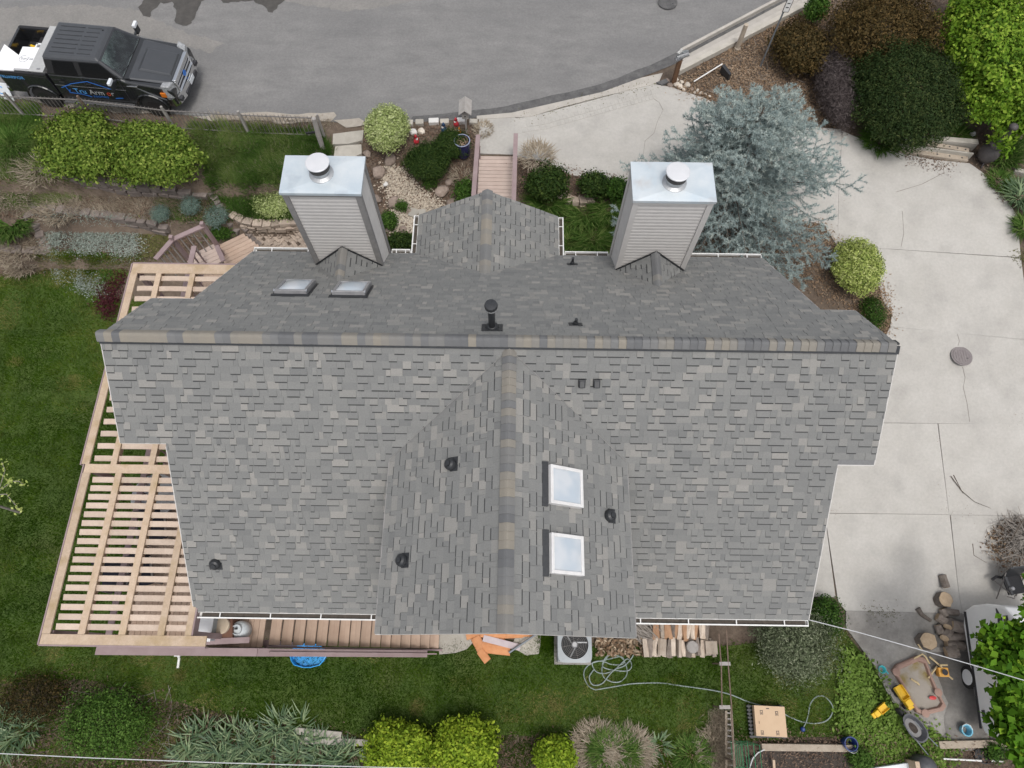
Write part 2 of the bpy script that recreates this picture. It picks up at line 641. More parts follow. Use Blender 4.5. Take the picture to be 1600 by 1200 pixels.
mat('cap_metal', (.52, .60, .655), .42, (.70, .74, .76), 1.3, 6, .05, 12, metal=.35, col3=(.33, .39, .45), scale3=1.7, c3=(.55, .8))
mat('cap_rust', (.52, .60, .655), .45, (.70, .74, .76), 1.3, 6, .05, 12, metal=.35, col3=(.50, .42, .36), scale3=1.5, c3=(.55, .85))
mat('galvanised', (.50, .51, .52), .45, (.36, .37, .38), 10, 6, 0, metal=.6)
mat('flue_top', (.60, .61, .63), .5, (.68, .68, .70), 3, metal=.2)
mat('soot', (.035, .034, .034), .8, (.07, .066, .063), 20)
mat('white_paint', (.78, .78, .76), .5, (.68, .67, .65), 5)
mat('gutter_dirt', (.05, .042, .035), .95, (.10, .085, .07), 14)
mat('bronze_frame', (.27, .27, .28), .35, (.36, .36, .37), 8, metal=.4)
mat('light_frame', (.62, .61, .60), .4, (.72, .71, .70), 8)
mat('well_white', (.74, .72, .70), .8)
mat('dim_room', (.30, .28, .26), .9)
mat('cedar_board', (.45, .335, .235), .9, (.53, .415, .31), 5, 9, .2, 60, rnd=.10, col3=(.37, .27, .145), scale3=2.6, c3=(.5, .8), grain=(24, .13))
mat('slat_board', (.46, .36, .285), .9, (.54, .44, .36), 3.5, 9, .2, 60, rnd=.09, grain=(24, .10))
mat('deck_board', (.40, .285, .215), .85, (.48, .36, .28), 2.5, 8, .15, 60, rnd=.09)
mat('walk_board', (.46, .36, .31), .85, (.53, .43, .375), 2.5, 8, .12, 60, rnd=.05)
mat('mauve_paint', (.255, .185, .185), .7, (.315, .24, .24), 3, 6, .1, 50, rnd=.03)
mat('old_wood', (.30, .245, .19), .95, (.42, .36, .29), 5, 9, .4, 40, rnd=.15)
mat('brown_wood', (.10, .05, .026), .9, (.155, .085, .045), 8, 8, .3, 40)
mat('grey_wood', (.27, .25, .235), .95, (.37, .35, .33), 6, 8, .4, 40, rnd=.1)
mat('iron', (.16, .15, .145), .6, (.24, .22, .205), 20)
mat('rust_post', (.13, .085, .06), .9, (.2, .15, .12), 20)
mat('log_bark', (.145, .115, .095), .95, (.26, .225, .195), 9, 9, .8, 40, rnd=.25)
mat('log_face', (.40, .29, .185), .9, (.52, .40, .275), 9, 8, .3, 50, rnd=.2)
mat('split_wood', (.40, .32, .25), .9, (.58, .50, .42), 5, 9, .4, 60, rnd=.28)
mat('split_red', (.34, .19, .11), .9, (.45, .28, .17), 5, 9, .4, 60, rnd=.2)
mat('terracotta', (.50, .21, .085), .85, (.60, .29, .14), 6, 7, .2, 60, rnd=.12)
mat('lilac_board', (.47, .40, .42), .8, (.54, .47, .48), 5)
mat('hose', (.20, .25, .235), .5, (.28, .33, .31), 6)
mat('cardboard', (.53, .38, .25), .85, (.58, .425, .285), 3, rnd=.02)
mat('ink', (.04, .04, .045), .8)
mat('blue_pail', (.012, .032, .16), .35, (.02, .05, .21), 6)
mat('blue_glaze', (.020, .022, .075), .2, (.03, .032, .11), 6, spec=.6)
mat('pale_glaze', (.28, .31, .42), .3)
mat('teal_plastic', (.06, .46, .50), .45)
mat('sky_plastic', (.14, .43, .58), .4, (.22, .52, .66), 6)
mat('pool_blue', (.025, .28, .72), .35, (.05, .40, .82), 3)
mat('toy_yellow', (.74, .44, .012), .4, (.80, .52, .03), 8)
mat('toy_orange', (.72, .36, .06), .5)
mat('toy_red', (.55, .05, .05), .5)
mat('sand_tan', (.56, .44, .25), .8)
mat('barrow_grey', (.065, .068, .075), .5, (.10, .10, .11), 8)
mat('barrow_inside', (.24, .235, .235), .6, (.16, .155, .15), 7)
mat('sandbox_plastic', (.30, .185, .145), .7, (.36, .24, .195), 4)
mat('sandbox_sand', (.30, .265, .225), .95, (.36, .325, .285), 3, 9, .4, 60, col3=(.24, .18, .06), scale3=1.6, c3=(.55, .68))
mat('truck_paint', (.016, .017, .019), .22, (.020, .021, .023), 4, coat=1.0, spec=.5)
mat('truck_roof', (.040, .043, .048), .3, (.05, .053, .058), 4, coat=.7)  # lighter copy of the black paint: sky sheen put into roof and hood
mat('bed_liner', (.012, .012, .014), .85, (.022, .022, .025), 30)
mat('tyre_rubber', (.014, .014, .014), .85, (.028, .027, .026), 40)
mat('rim_metal', (.10, .10, .105), .35, metal=.8)
mat('chrome', (.78, .79, .80), .12, metal=1.0)
mat('tool_steel', (.58, .58, .57), .45, (.50, .50, .49), 10, metal=.4)
mat('car_glass', (.035, .06, .062), .05, (.30, .40, .385), 2.6, 6, spec=1.0, coat=1.0, contrast=(.45, .6))  # pale blotches paint the sky's reflection into the windshield
mat('dark_glass', (.006, .007, .008), .08, spec=.7)
mat('lamp_glass', (.40, .41, .42), .12, (.17, .175, .18), 16, spec=.8)
mat('amber', (.62, .17, .02), .3)
mat('step_steel', (.14, .14, .145), .45, metal=.5)
mat('foam_white', (.80, .80, .81), .7, (.84, .84, .85), 5)
mat('decal_blue', (.03, .16, .55), .4)
mat('decal_sky', (.10, .35, .72), .4)
mat('decal_grey', (.42, .42, .43), .4)
mat('decal_red', (.50, .07, .03), .4)
mat('plate_white', (.75, .76, .78), .5, (.62, .66, .70), 4)
mat('trailer_white', (.84, .85, .86), .35, (.78, .79, .80), 3, coat=.3)
mat('trailer_roof', (.85, .86, .87), .5, (.76, .77, .78), 1.5)
mat('cast_iron', (.055, .048, .048), .6, (.085, .075, .075), 8, 6, .2, 40)
mat('unit_metal', (.29, .315, .335), .5, (.35, .375, .39), 5)
mat('fan_dark', (.018, .019, .021), .7)
mat('tank_white', (.60, .64, .66), .35)
mat('fire_rust', (.12, .055, .035), .8, (.17, .085, .055), 8)
mat('stump_face', (.52, .42, .31), .9, (.60, .50, .38), 8)
mat('cable', (.55, .56, .57), .5)
mat('cable_dark', (.10, .10, .10), .6)
mat('wire_green', (.03, .20, .085), .5)
mat('gnome_red', (.50, .035, .05), .5)
mat('gnome_blue', (.03, .07, .15), .5)
mat('gnome_orange', (.72, .25, .03), .5)
mat('gnome_skin', (.62, .42, .33), .6)
mat('white_stone', (.68, .67, .65), .8, (.58, .56, .53), 5)
mat('iron_cover', (.19, .165, .165), .7, (.235, .21, .205), 9, 6, .4, 60)
mat('rail_concrete', (.36, .335, .30), .95, (.46, .43, .39), 3, 9, .3, 60, rnd=.08)
mat('patio_cushion', (.014, .016, .03), .8)
mat('steel_pipe', (.20, .22, .24), .5, metal=.4)

# ------------------------------------------------------------------ ground
gx = np.concatenate([np.linspace(-80, -22, 12), np.arange(-21.75, 22, .25), np.linspace(22.3, 80, 12)])
gy = np.concatenate([np.linspace(-60, -6, 12), np.arange(-5.75, 18, .25), np.linspace(18.4, 90, 14)])
X, Y = np.meshgrid(gx, gy)
Z = T(X, Y)
nx, ny = len(gx), len(gy)
ids = np.arange(nx * ny).reshape(ny, nx)
Fq = np.stack([ids[:-1, :-1], ids[:-1, 1:], ids[1:, 1:], ids[1:, :-1]], -1).reshape(-1, 4)
ground = mesh_np('ground', np.stack([X, Y, Z], -1).reshape(-1, 3), Fq, 'soil')
tag(ground, kind='structure')

# road
rd = gpoly([(-500, 150), (0, 152), (100, 162), (200, 172), (300, 181), (400, 186), (480, 190), (560, 192), (650, 191), (720, 187), (790, 180), (870, 162),
            (940, 145), (1000, 122), (1060, 98), (1120, 67), (1180, 37), (1250, -1), (1300, -40)])
rd = [(x, y) for x, y in rd]
rd = rd + [(26, 60), (-60, 60), (-60, rd[0][1])]
road = drape('road', rd, 'asphalt', .02, 1.0, thick=.1)
tag(road, kind='structure')
edge = gpoly([(640, 190), (720, 187), (790, 181), (870, 163), (940, 146), (1000, 123), (1060, 98), (1120, 67), (1180, 37), (1250, -1),
              (1243, -9), (1175, 27), (1115, 55), (1055, 85), (995, 111), (935, 133), (865, 150), (790, 167), (715, 176), (645, 183)])
tag(drape('road_edge', edge, 'asphalt_edge', .026, .5, wob=.03), kind='structure')
for pts in ([(217, 12), (232, -4), (290, -14), (332, -10), (312, 8), (306, 26), (299, 38), (284, 42), (274, 36), (278, 18), (268, 4), (250, 6), (240, 16), (233, 29), (223, 25)],
            [(330, -10), (420, -14), (458, -8), (440, 5), (425, 22), (412, 12), (395, 2), (350, 6)]):
    tag(drape('wet_patch', gpoly(pts), 'asphalt_patch', .026, .12, wob=.045), kind='structure')
for pts in ([(300, 183), (350, 178), (400, 176), (440, 180), (470, 178), (520, 176), (528, 182), (520, 190), (470, 193), (400, 191), (330, 188)],
            [(520, 190), (560, 187), (575, 196), (540, 199)], [(30, 155), (100, 158), (180, 168), (250, 178), (180, 176), (80, 166)]):
    tag(drape('gravel_verge', gpoly(pts), 'pale_grit', .03, .3, wob=.06), kind='structure')


def disc_cover(u, v, r, label, m='iron_cover'):
    p = gp(u, v, .03) + np.array([0, 0, .035 if m != 'iron_cover' else .075])
    t = thing('manhole_cover', label, 'manhole cover', p)
    MB().lathe([(r, 0), (r, .02), (r - .02, .025), (r - .05, .02), (r - .05, .017)], 32).build('lid', m, t)
    mb = MB()
    for k in range(5):
        mb.box(((k - 2) * r * .3, 0, .021), (.03, r * 1.5 * math.sqrt(1 - (abs(k - 2) * .3) ** 2), .008))
    mb.build('lid_rib', m, t)
    mb = MB()
    mb.lathe([(r + .05, .0), (r + .05, .014), (r + .005, .014)], 32, cap1=False)
    mb.build('ring', m, t)
    MB().box((r * .55, -r * .3, .026), (.05, .02, .01)).build('lift_slot', 'ink', t)


tag(drape('road_dust', gpoly([(400, -8), (470, 8), (540, 18), (590, 14), (640, 4), (700, -6), (640, -14), (420, -14)]), 'asphalt_pale', .0235, .15, wob=.07), kind='structure')
tag(drape('road_dust', gpoly([(-60, 100), (-60, 20), (20, 12), (130, 8), (216, 16), (290, 52), (350, 66), (330, 84), (240, 60), (120, 40), (20, 60)]), 'asphalt_pale', .0235, .15, wob=.07), kind='structure')
disc_cover(1043, 5, .29, 'round iron manhole cover in the grey road', 'asphalt_edge')
disc_cover(1500, 558, .26, 'round iron manhole cover in the concrete driveway')

# ------------------------------------------------------------------ driveway slabs
drive = thing('driveway', None, None, (10, 8, -1.5))
tag(drive, kind='structure')
slabs = [
    [(806, 188), (835, 184), (880, 172), (940, 156), (1020, 134), (1046, 139), (1098, 156), (1140, 178), (1200, 196), (1312, 205), (1308, 300), (1306, 385), (1285, 350), (1150, 330),
     (975, 287), (930, 280), (892, 273), (870, 262), (845, 250), (812, 247), (806, 240)],
    [(750, 187), (804, 186), (804, 242), (748, 240), (750, 212)],
    [(1315, 207), (1340, 218), (1382, 237), (1402, 241), (1452, 252), (1512, 258), (1532, 272), (1562, 302), (1586, 336), (1592, 402), (1375, 388), (1309, 376), (1311, 300)],
    [(1310, 379), (1375, 391), (1592, 406), (1598, 450), (1610, 532), (1391, 510), (1394, 490), (1382, 474), (1374, 450), (1340, 430)],
    [(1391, 513), (1612, 534), (1640, 663), (1465, 661), (1250, 658), (1300, 560), (1384, 527)],
    [(1250, 662), (1462, 664), (1480, 803), (1240, 800)],
    [(1466, 664), (1640, 665), (1650, 806), (1483, 804)],
    [(1200, 803), (1286, 804), (1303, 932), (1230, 930)],
    [(1289, 804), (1481, 806), (1500, 957), (1322, 953), (1310, 940)],
    [(1485, 806), (1650, 808), (1660, 961), (1503, 958)],
    [(1322, 956), (1512, 960), (1530, 1060), (1545, 1168), (1500, 1172), (1458, 1160), (1440, 1140), (1402, 1108), (1385, 1078), (1365, 1040), (1322, 982)],
    [(1515, 961), (1660, 964), (1690, 1170), (1550, 1172), (1535, 1070)],
]
for i, px in enumerate(slabs):
    cx_, cy_ = sum(p[0] for p in px) / len(px), sum(p[1] for p in px) / len(px)
    px = [(u + 1.3 * np.sign(u - cx_), v + 1.3 * np.sign(v - cy_)) for u, v in px]
    o = drape('slab', gpoly(px), 'concrete_worn' if i == 10 else 'concrete_damp_shade' if i == 11 else 'concrete', .05, .6, drive, .14, off=drive.location, wob=0)
o = drape('damp_shade_patch', gpoly([(1462, 972), (1490, 964), (1513, 966), (1530, 1060), (1544, 1164), (1505, 1168), (1470, 1158), (1476, 1120), (1482, 1100), (1466, 1070), (1452, 1035), (1440, 1010)]), 'concrete_damp_shade', .054, .18, drive, 0, off=drive.location, wob=.07)  # dark sheet: painted tree shade together with damp
# brick-pattern border pressed into the apron's street side
for row in range(2):
    for k in range(34):
        t0, t1 = k / 34, (k + .93) / 34
        def bp(t, w):
            u, v = np.interp(t, [0, .12, .5, 1], [812, 850, 925, 1022]), np.interp(t, [0, .12, .5, 1], [193, 187, 166, 139])
            return u + w * .35, v + w
        w0, w1 = row * 7 + 1, row * 7 + 7
        q = [gp(*bp(t, w), .052)[:2] for t, w in ((t0, w1), (t1, w1), (t1, w0), (t0, w0))]
        z = float(T(*q[0])) + .05
        MB().prism([tuple(p) for p in q], z - .03, z + .007).build('paver', 'concrete', drive, drive.location)
for px in ([(1303, 205), (1306, 205), (1303, 290)],):
    pass
# hairline cracks: thin dark grooves filled with grit
def crack(px, w=.018):
    pts = [gp(u, v, .05) for u, v in px]
    mb = MB()
    for a, b in zip(pts[:-1], pts[1:]):
        mb.bar(a, b, w * random.uniform(.6, 1.3), .012)
    o = mb.build('crack', 'crack_grit', drive, drive.location)
crack([(1496, 522), (1499, 533), (1497, 540)], .012)
crack([(1504, 573), (1508, 590), (1505, 605), (1511, 630), (1515, 659)], .012)
crack([(1015, 150), (1030, 160), (1036, 172), (1027, 190), (1022, 208), (1008, 220), (1004, 250)], .012)
crack([(1400, 300), (1440, 288), (1475, 270), (1474, 262)], .012)
crack([(1410, 330), (1412, 365), (1408, 385)], .01)

# grass strip and gutter between kerb and apron
for px, m, dz in (([(745, 183), (800, 178), (870, 162), (940, 146), (1000, 124), (1035, 116), (1028, 132), (940, 153), (875, 170), (830, 184), (745, 188)], 'rail_concrete', .06),):
    tag(drape('kerb', gpoly(px), m, dz, .4, thick=.15), kind='structure')

# flagstones on the verge, at the top of the steps
for px, lab in (([(521, 214), (570, 207), (568, 224), (545, 228), (522, 229)], 'grey flagstone slab beside the round variegated shrub'),
                ([(526, 232), (566, 229), (566, 243), (540, 256), (522, 250)], 'lower grey flagstone slab behind the left chimney')):
    o = drape('flagstone', gpoly(px), 'flagstone', .12, .3, thick=.14, wob=.02)
    tag(o, lab, 'flagstone')

# ------------------------------------------------------------------ turf sheets
LAWN = gpoly([(-160, 425), (0, 432), (70, 425), (140, 425), (165, 470), (330, 470), (330, 1000), (660, 1005), (1120, 1012), (1318, 985), (1366, 1044), (1402, 1112), (1460, 1165),
              (1400, 1190), (1300, 1150), (1140, 1160), (1140, 1230), (860, 1150), (560, 1150), (400, 1130), (250, 1090), (120, 1060), (-160, 1075)])
tag(drape('lawn', LAWN, 'turf', .03, .5, wob=.05), kind='structure')
LAWN2 = gpoly([(0, 160), (60, 168), (70, 215), (40, 260), (-30, 265), (-160, 230), (-160, 150)])
LAWN3 = gpoly([(300, 195), (400, 198), (500, 205), (520, 245), (470, 250), (500, 345), (380, 338), (330, 300), (320, 250)])
for i, P_ in enumerate((LAWN2, LAWN3)):
    tag(drape('turf_bank', P_, 'turf', .02, .4, wob=.05), kind='structure')
GRAV = gpoly([(604, 258), (628, 268), (650, 300), (672, 310), (690, 330), (690, 360), (640, 380), (615, 368), (622, 340), (612, 310), (600, 280)])
tag(drape('gravel_path', GRAV, 'pale_grit', .02, .3, wob=.05), kind='structure')

# ------------------------------------------------------------------ the house
ZR, Y0, PIT = 6.03, 5.361, .7203
TP, CP, SP = math.tan(PIT), math.cos(PIT), math.sin(PIT)
XL, XR, WL, WR = -6.63, 6.29, -7.50, 6.99
RUNS, RUNN = 4.508, 4.132
ZS, ZN = ZR - RUNS * TP, ZR - RUNN * TP
WSL, WSR, WNL, WNR = 1.604, 1.801, 1.485, 1.36
DX, DW, DYS, DP, DZ = -.063, 2.285, .39, .5752, ZR - .11
TD, CD, SD = math.tan(DP), math.cos(DP), math.sin(DP)
DZE = DZ - DW * TD
EXPO = .143

house = thing('house', 'grey shingled house with two tall chimneys and a dormer', 'house', (0, Y0, -3))
HL = house.location.copy()
EZ = Vector((0, 0, 1))


class Slope:
    def __init__(s, o, ux, us):
        s.o, s.ux, s.us = Vector(o), Vector(ux), Vector(us)
        s.n = s.ux.cross(s.us)

    def p(s, x, y, h=0.0):
        return s.o + s.ux * x + s.us * y + s.n * h

    def frame(s, x, y, h=0.0):
        q = s.p(x, y, h) - HL
        return Matrix(((s.ux.x, s.us.x, s.n.x, q.x), (s.ux.y, s.us.y, s.n.y, q.y), (s.ux.z, s.us.z, s.n.z, q.z), (0, 0, 0, 1)))

    def px(s, u, v):
        q = Vector(on_plane(u, v, s.o, s.n)) - s.o
        return q.dot(s.ux), q.dot(s.us)


SS = Slope((0, Y0 - RUNS, ZS), (1, 0, 0), (0, CP, SP))
SN = Slope((0, Y0 + RUNN, ZN), (-1, 0, 0), (0, -CP, SP))
SE = Slope((DX + DW, 0, DZE), (0, 1, 0), (-CD, 0, SD))
SW = Slope((DX - DW, 0, DZE), (0, -1, 0), (CD, 0, SD))
LS, LN, LD = RUNS / CP, RUNN / CP, DW / CD
# entry gable on the street side
GX0, GX1, GY = -2.48, 1.125, 10.66
GXM = (GX0 + GX1) / 2
r_ = ray(763, 299)
GZ = CAM[2] + r_[2] / r_[1] * GY
GH = (GX1 - GX0) / 2
GP = math.atan2(GZ - ZN, GH)
CG, SG, LG = math.cos(GP), math.sin(GP), GH / math.cos(GP)
GE = Slope((GX1, 0, ZN), (0, 1, 0), (-CG, 0, SG))
GW = Slope((GX0, 0, ZN), (0, -1, 0), (CG, 0, SG))


def yroof_s(z): return Y0 - (ZR - z) / TP
def yroof_n(z): return Y0 + (ZR - z) / TP


roof = MB()
# decks: slabs under the shingles
def deck(sl, x0, x1, y0, y1, th=.14, top=-.004):
    roof.hexa([sl.p(x0, y0, top - th), sl.p(x1, y0, top - th), sl.p(x1, y1, top - th), sl.p(x0, y1, top - th),
               sl.p(x0, y0, top), sl.p(x1, y0, top), sl.p(x1, y1, top), sl.p(x0, y1, top)])
deck(SS, XL, XR, 0, LS - .07)
deck(SS, WL, XL - .002, LS - WSL / CP, LS - .07)
deck(SS, XR + .002, WR, LS - WSR / CP, LS - .07)
deck(SN, -XR, -XL, 0, LN - .07)
deck(SN, -WR, -XR - .002, LN - WNR / CP, LN - .07)
deck(SN, -XL + .002, -WL, LN - WNL / CP, LN - .07)
# dormer and gable decks, cut to the valley
def gdeck(sl, ya, yb_of, L_, th=.1):
    n = 10
    for k in range(n):
        s0, s1 = L_ * k / n, L_ * (k + 1) / n - (.05 if k == n - 1 else 0)
        z0, z1 = sl.p(0, s0).z, sl.p(0, s1).z
        def q(yy, s, h):
            return sl.p(yy * sl.ux.y, s, h)
        a, b = ya, yb_of(z0)
        c = yb_of(z1)
        vs = [(a, s0), (b, s0), (c, s1), (a, s1)]
        if sl.ux.y * (b - a) < 0:
            vs = [vs[1], vs[0], vs[3], vs[2]]
        roof.hexa([q(y, s, -.004 - th) for y, s in vs] + [q(y, s, -.004) for y, s in vs])
gdeck(SE, DYS, lambda z: yroof_s(z) + .03, LD)
gdeck(SW, DYS, lambda z: yroof_s(z) + .03, LD)
gdeck(GE, GY, lambda z: yroof_n(z) - .03, LG)
gdeck(GW, GY, lambda z: yroof_n(z) - .03, LG)
roof_o = roof.build('roof', 'deck_sheathing', house, HL)

# ---- shingles
def xr_s(y):
    return (WL, WR) if y > LS - WSL / CP - 1e-3 and y > LS - WSR / CP - 1e-3 else (
        (WL, XR) if y > LS - WSL / CP - 1e-3 else ((XL, WR) if y > LS - WSR / CP - 1e-3 else (XL, XR)))
def xr_n(y):
    return (-WR if y > LN - WNR / CP - 1e-3 else -XR, -WL if y > LN - WNL / CP - 1e-3 else -XL)


def hid_s(x, y):
    z = ZS + y * SP
    hw = (DZ - z) / TD if z > DZE else DW
    return abs(x - DX) + .3 < min(hw, DW) and Y0 - RUNS + y * CP > DYS
def hid_n(x, y):
    z = ZN + y * SP
    hw = (GZ - z) / math.tan(GP)
    return abs(-x - GXM) + .25 < hw
def no(x, y): return False


def courses(sl, L_, xr, hid):
    rows = []
    n = int(L_ / EXPO)
    for r in range(n):
        y = r * EXPO
        x0, x1 = xr(y + .01)
        x = x0 - random.uniform(0, .2)
        hi = random.random() < .5
        ps = []
        while x < x1:
            w = random.choice((.09, .13, .16, .2, .25, .32)) if hi else random.choice((.09, .13, .17, .22, .28))
            a, b = max(x, x0), min(x + w, x1)
            if b - a > .012 and not hid((a + b) / 2, y):
                tone = min(1, max(.1, random.gauss(.36, .12) if random.random() < .8 else random.uniform(.62, .98)))
                tone *= 1
                ps.append((a, b, hi, tone))
            x += w
            hi = not hi if random.random() < .86 else hi
        rows.append(ps)
    return rows


pieces = []
for nm, sl, L_, xr, hid in (
        ('S', SS, LS - .05, xr_s, hid_s), ('N', SN, LN - .05, xr_n, hid_n),
        ('E', SE, LD - .03, lambda y: (DYS - .02, yroof_s(DZE + y * SD) + .14), no),
        ('W', SW, LD - .03, lambda y: (-yroof_s(DZE + y * SD) - .14, -DYS + .02), no),
        ('GE', GE, LG - .03, lambda y: (yroof_n(ZN + y * SG) - .12, GY + .02), no),
        ('GW', GW, LG - .03, lambda y: (-GY - .02, -yroof_n(ZN + y * SG) + .12), no)):
    rows = courses(sl, L_, xr, hid)
    for r, ps in enumerate(rows):
        strips = [(a + .006, b - .006) for a, b, hi, t in rows[r + 1] if hi and b - a > .05] if r + 1 < len(rows) else []
        for a, b, hi, tone in ps:
            mine = [(max(a, c), min(b, d)) for c, d in strips if min(b, d) - max(a, c) > .02]
            c = sl.p((a + b) / 2, (r + .5) * EXPO)
            d = np.array(c) - CAM
            dist = np.linalg.norm(d)
            face = abs(float(np.dot(d / dist, np.array(sl.n))))
            zz = c.z
            own = {'E': zz > ZR - (Y0 - c.y) * TP + .05, 'W': zz > ZR - (Y0 - c.y) * TP + .05}.get(nm, True)
            pieces.append((face * (b - a) / dist ** 2 if own else 0, sl, r, a, b, hi, tone, mine))


def piece_mb(mb, w0, w1, y0, hi, tone, strips, f=lambda x, y, h: (x, y, h), dark=.05):
    hf = .019 if hi else .010
    e = EXPO
    g = .0015
    v = [(w0 + g, y0, 0), (w1 - g, y0, 0), (w1 - g, y0 + e, .001), (w0 + g, y0 + e, .001),
         (w0 + g, y0, hf), (w1 - g, y0, hf), (w1 - g, y0 + e, .005), (w0 + g, y0 + e, .005)]
    mb.add([f(*q) for q in v], [(4, 5, 6, 7), (0, 1, 5, 4), (1, 2, 6, 5), (3, 0, 4, 7)], tone)
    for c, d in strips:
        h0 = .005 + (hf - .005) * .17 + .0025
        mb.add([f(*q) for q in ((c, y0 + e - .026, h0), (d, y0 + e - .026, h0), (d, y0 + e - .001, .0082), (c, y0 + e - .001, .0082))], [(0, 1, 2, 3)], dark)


pieces.sort(key=lambda q: -q[0])
cache = {}
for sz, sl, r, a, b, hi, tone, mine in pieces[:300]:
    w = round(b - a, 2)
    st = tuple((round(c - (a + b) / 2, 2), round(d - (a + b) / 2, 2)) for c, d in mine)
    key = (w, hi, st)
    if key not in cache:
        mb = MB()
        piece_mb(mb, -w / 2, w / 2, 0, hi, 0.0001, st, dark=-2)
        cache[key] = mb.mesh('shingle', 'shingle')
    o = bpy.data.objects.new('shingle', cache[key])
    COL.objects.link(o)
    o.parent = roof_o
    o.color = (tone, 0, 0, 1)
    o.matrix_local = sl.frame((a + b) / 2, r * EXPO)
mb = MB()
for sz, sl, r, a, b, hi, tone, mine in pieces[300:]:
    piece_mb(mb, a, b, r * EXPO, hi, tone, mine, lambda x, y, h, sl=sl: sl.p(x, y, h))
sh = mb.build('shingles', 'shingle', roof_o, HL)
sh['kind'] = 'stuff'

# ---- ridge caps, each its own bent shingle
def ridge_line(p0, p1, half, pitch, n_step=EXPO, thick=.02, lift=.02, vent=None):
    p0, p1 = Vector(p0), Vector(p1)
    d = (p1 - p0).normalized()
    L_ = (p1 - p0).length
    sidev = d.cross(EZ).normalized()
    n = int(L_ / n_step)
    mb = MB()
    prof = []
    for k in range(-4, 5):
        t = k / 4
        hh = half * abs(t)
        prof.append((half * t * math.cos(pitch * min(1, abs(t) * 1.5 + .15)), -(hh * math.sin(pitch)) * (abs(t) ** .25 if abs(t) > 0 else 0)))
    m = len(prof)
    vs = []
    for i, (y, hz) in enumerate(((0, thick), (n_step + .012, .004))):
        for j in (0, 1):
            for a, z in prof:
                vs.append((y, -a, z + hz - (0 if j else .018 if i == 0 else .004)))
    fs = []
    for k in range(m - 1):
        fs += [(m + k, m + k + 1, 3 * m + k + 1, 3 * m + k), (k, k + 1, m + k + 1, m + k)]
    fs += [(0, m, 3 * m, 2 * m), (m - 1, 3 * m - 1, 4 * m - 1, 2 * m - 1)]
    fs = [tuple(reversed(f)) for f in fs]
    mb.add(vs, fs, .0001)
    me = mb.mesh('ridge_shingle', 'ridge_cap', smooth=False)
    up = sidev.cross(d) if sidev.cross(d).z > 0 else d.cross(sidev)
    run = .4
    for i in range(n):
        o = bpy.data.objects.new('ridge_shingle', me)
        COL.objects.link(o)
        o.parent = roof_o
        if random.random() < .8:
            run = random.choice((.05, .15, .3, .4, .55, .7, .85, .95))
        o.color = (min(1, max(0, run + random.uniform(-.06, .06))), 0, 0, 1)
        q = p0 + d * (i * n_step) + EZ * lift - HL
        yv = up.cross(d)
        o.matrix_local = Matrix(((d.x, yv.x, up.x, q.x), (d.y, yv.y, up.y, q.y), (d.z, yv.z, up.z, q.z), (0, 0, 0, 1)))


# ridge vent strip below the main caps
mb = MB()
for s_ in (-1, 1):
    pa = Vector((0, s_ * .15 * CP, -.15 * SP))
    for dx0, dx1 in ((WL - .01, WR + .01),):
        a0, a1 = Vector((dx0, Y0, ZR)), Vector((dx1, Y0, ZR))
        nn = Vector((0, s_ * SP, CP))
        mb.hexa([a0 + nn * .012, a1 + nn * .012, a1 + pa * 1.03 + nn * .012, a0 + pa * 1.03 + nn * .012,
                 a0 + nn * .045, a1 + nn * .045, a1 + pa * 1.03 + nn * .045, a0 + pa * 1.03 + nn * .045] if s_ < 0 else
                [a0 + pa * 1.03 + nn * .012, a1 + pa * 1.03 + nn * .012, a1 + nn * .012, a0 + nn * .012,
                 a0 + pa * 1.03 + nn * .045, a1 + pa * 1.03 + nn * .045, a1 + nn * .045, a0 + nn * .045])
mb.build('ridge_vent', 'black_plastic', roof_o, HL)
ridge_line((WL - .03, Y0, ZR), (WR + .05, Y0, ZR), .165, PIT, lift=.075)
ridge_line((DX, DYS - .02, DZ), (DX, Y0 - .12, DZ), .155, DP, lift=.045)
ridge_line((GXM, GY + .02, GZ), (GXM, yroof_n(GZ) - .1, GZ), .15, GP, lift=.045)

# rakes and fascias, each board a part
def fbar(*a_): MB().bar(*a_).build('fascia', 'siding', house, HL)
for x, sl, y0, y1, sg in ((WL, SS, LS - WSL / CP, LS, 1), (WR, SS, LS - WSR / CP, LS, 1), (XL, SS, 0, LS - WSL / CP, 1), (XR, SS, 0, LS - WSR / CP, 1),
                          (WL, SN, LN - WNL / CP, LN, -1), (WR, SN, LN - WNR / CP, LN, -1), (XL, SN, 0, LN - WNL / CP, -1), (XR, SN, 0, LN - WNR / CP, -1)):
    xx = x * sg
    o_ = .012 if x > 0 else -.012
    fbar(sl.p(xx, y0, -.09) + Vector((o_, 0, 0)), sl.p(xx, y1 - .08, -.09) + Vector((o_, 0, 0)), .02, .17, sl.n)
for x0, x1, sl, y in ((WL, XL, SS, LS - WSL / CP), (XR, WR, SS, LS - WSR / CP)):
    fbar(sl.p(x0, y - .012, -.09), sl.p(x1, y - .012, -.09), .02, .17, sl.n)
for x0, x1, sl, y in ((-WR, -XR, SN, LN - WNR / CP), (-XL, -WL, SN, LN - WNL / CP)):
    fbar(sl.p(x0, y - .012, -.09), sl.p(x1, y - .012, -.09), .02, .17, sl.n)
for sl, y in ((SE, DYS), (SW, -DYS), ):
    fbar(sl.p(y, 0, -.06) + Vector((0, -.012, 0)), sl.p(y, LD - .02, -.06) + Vector((0, -.012, 0)), .02, .13, sl.n)


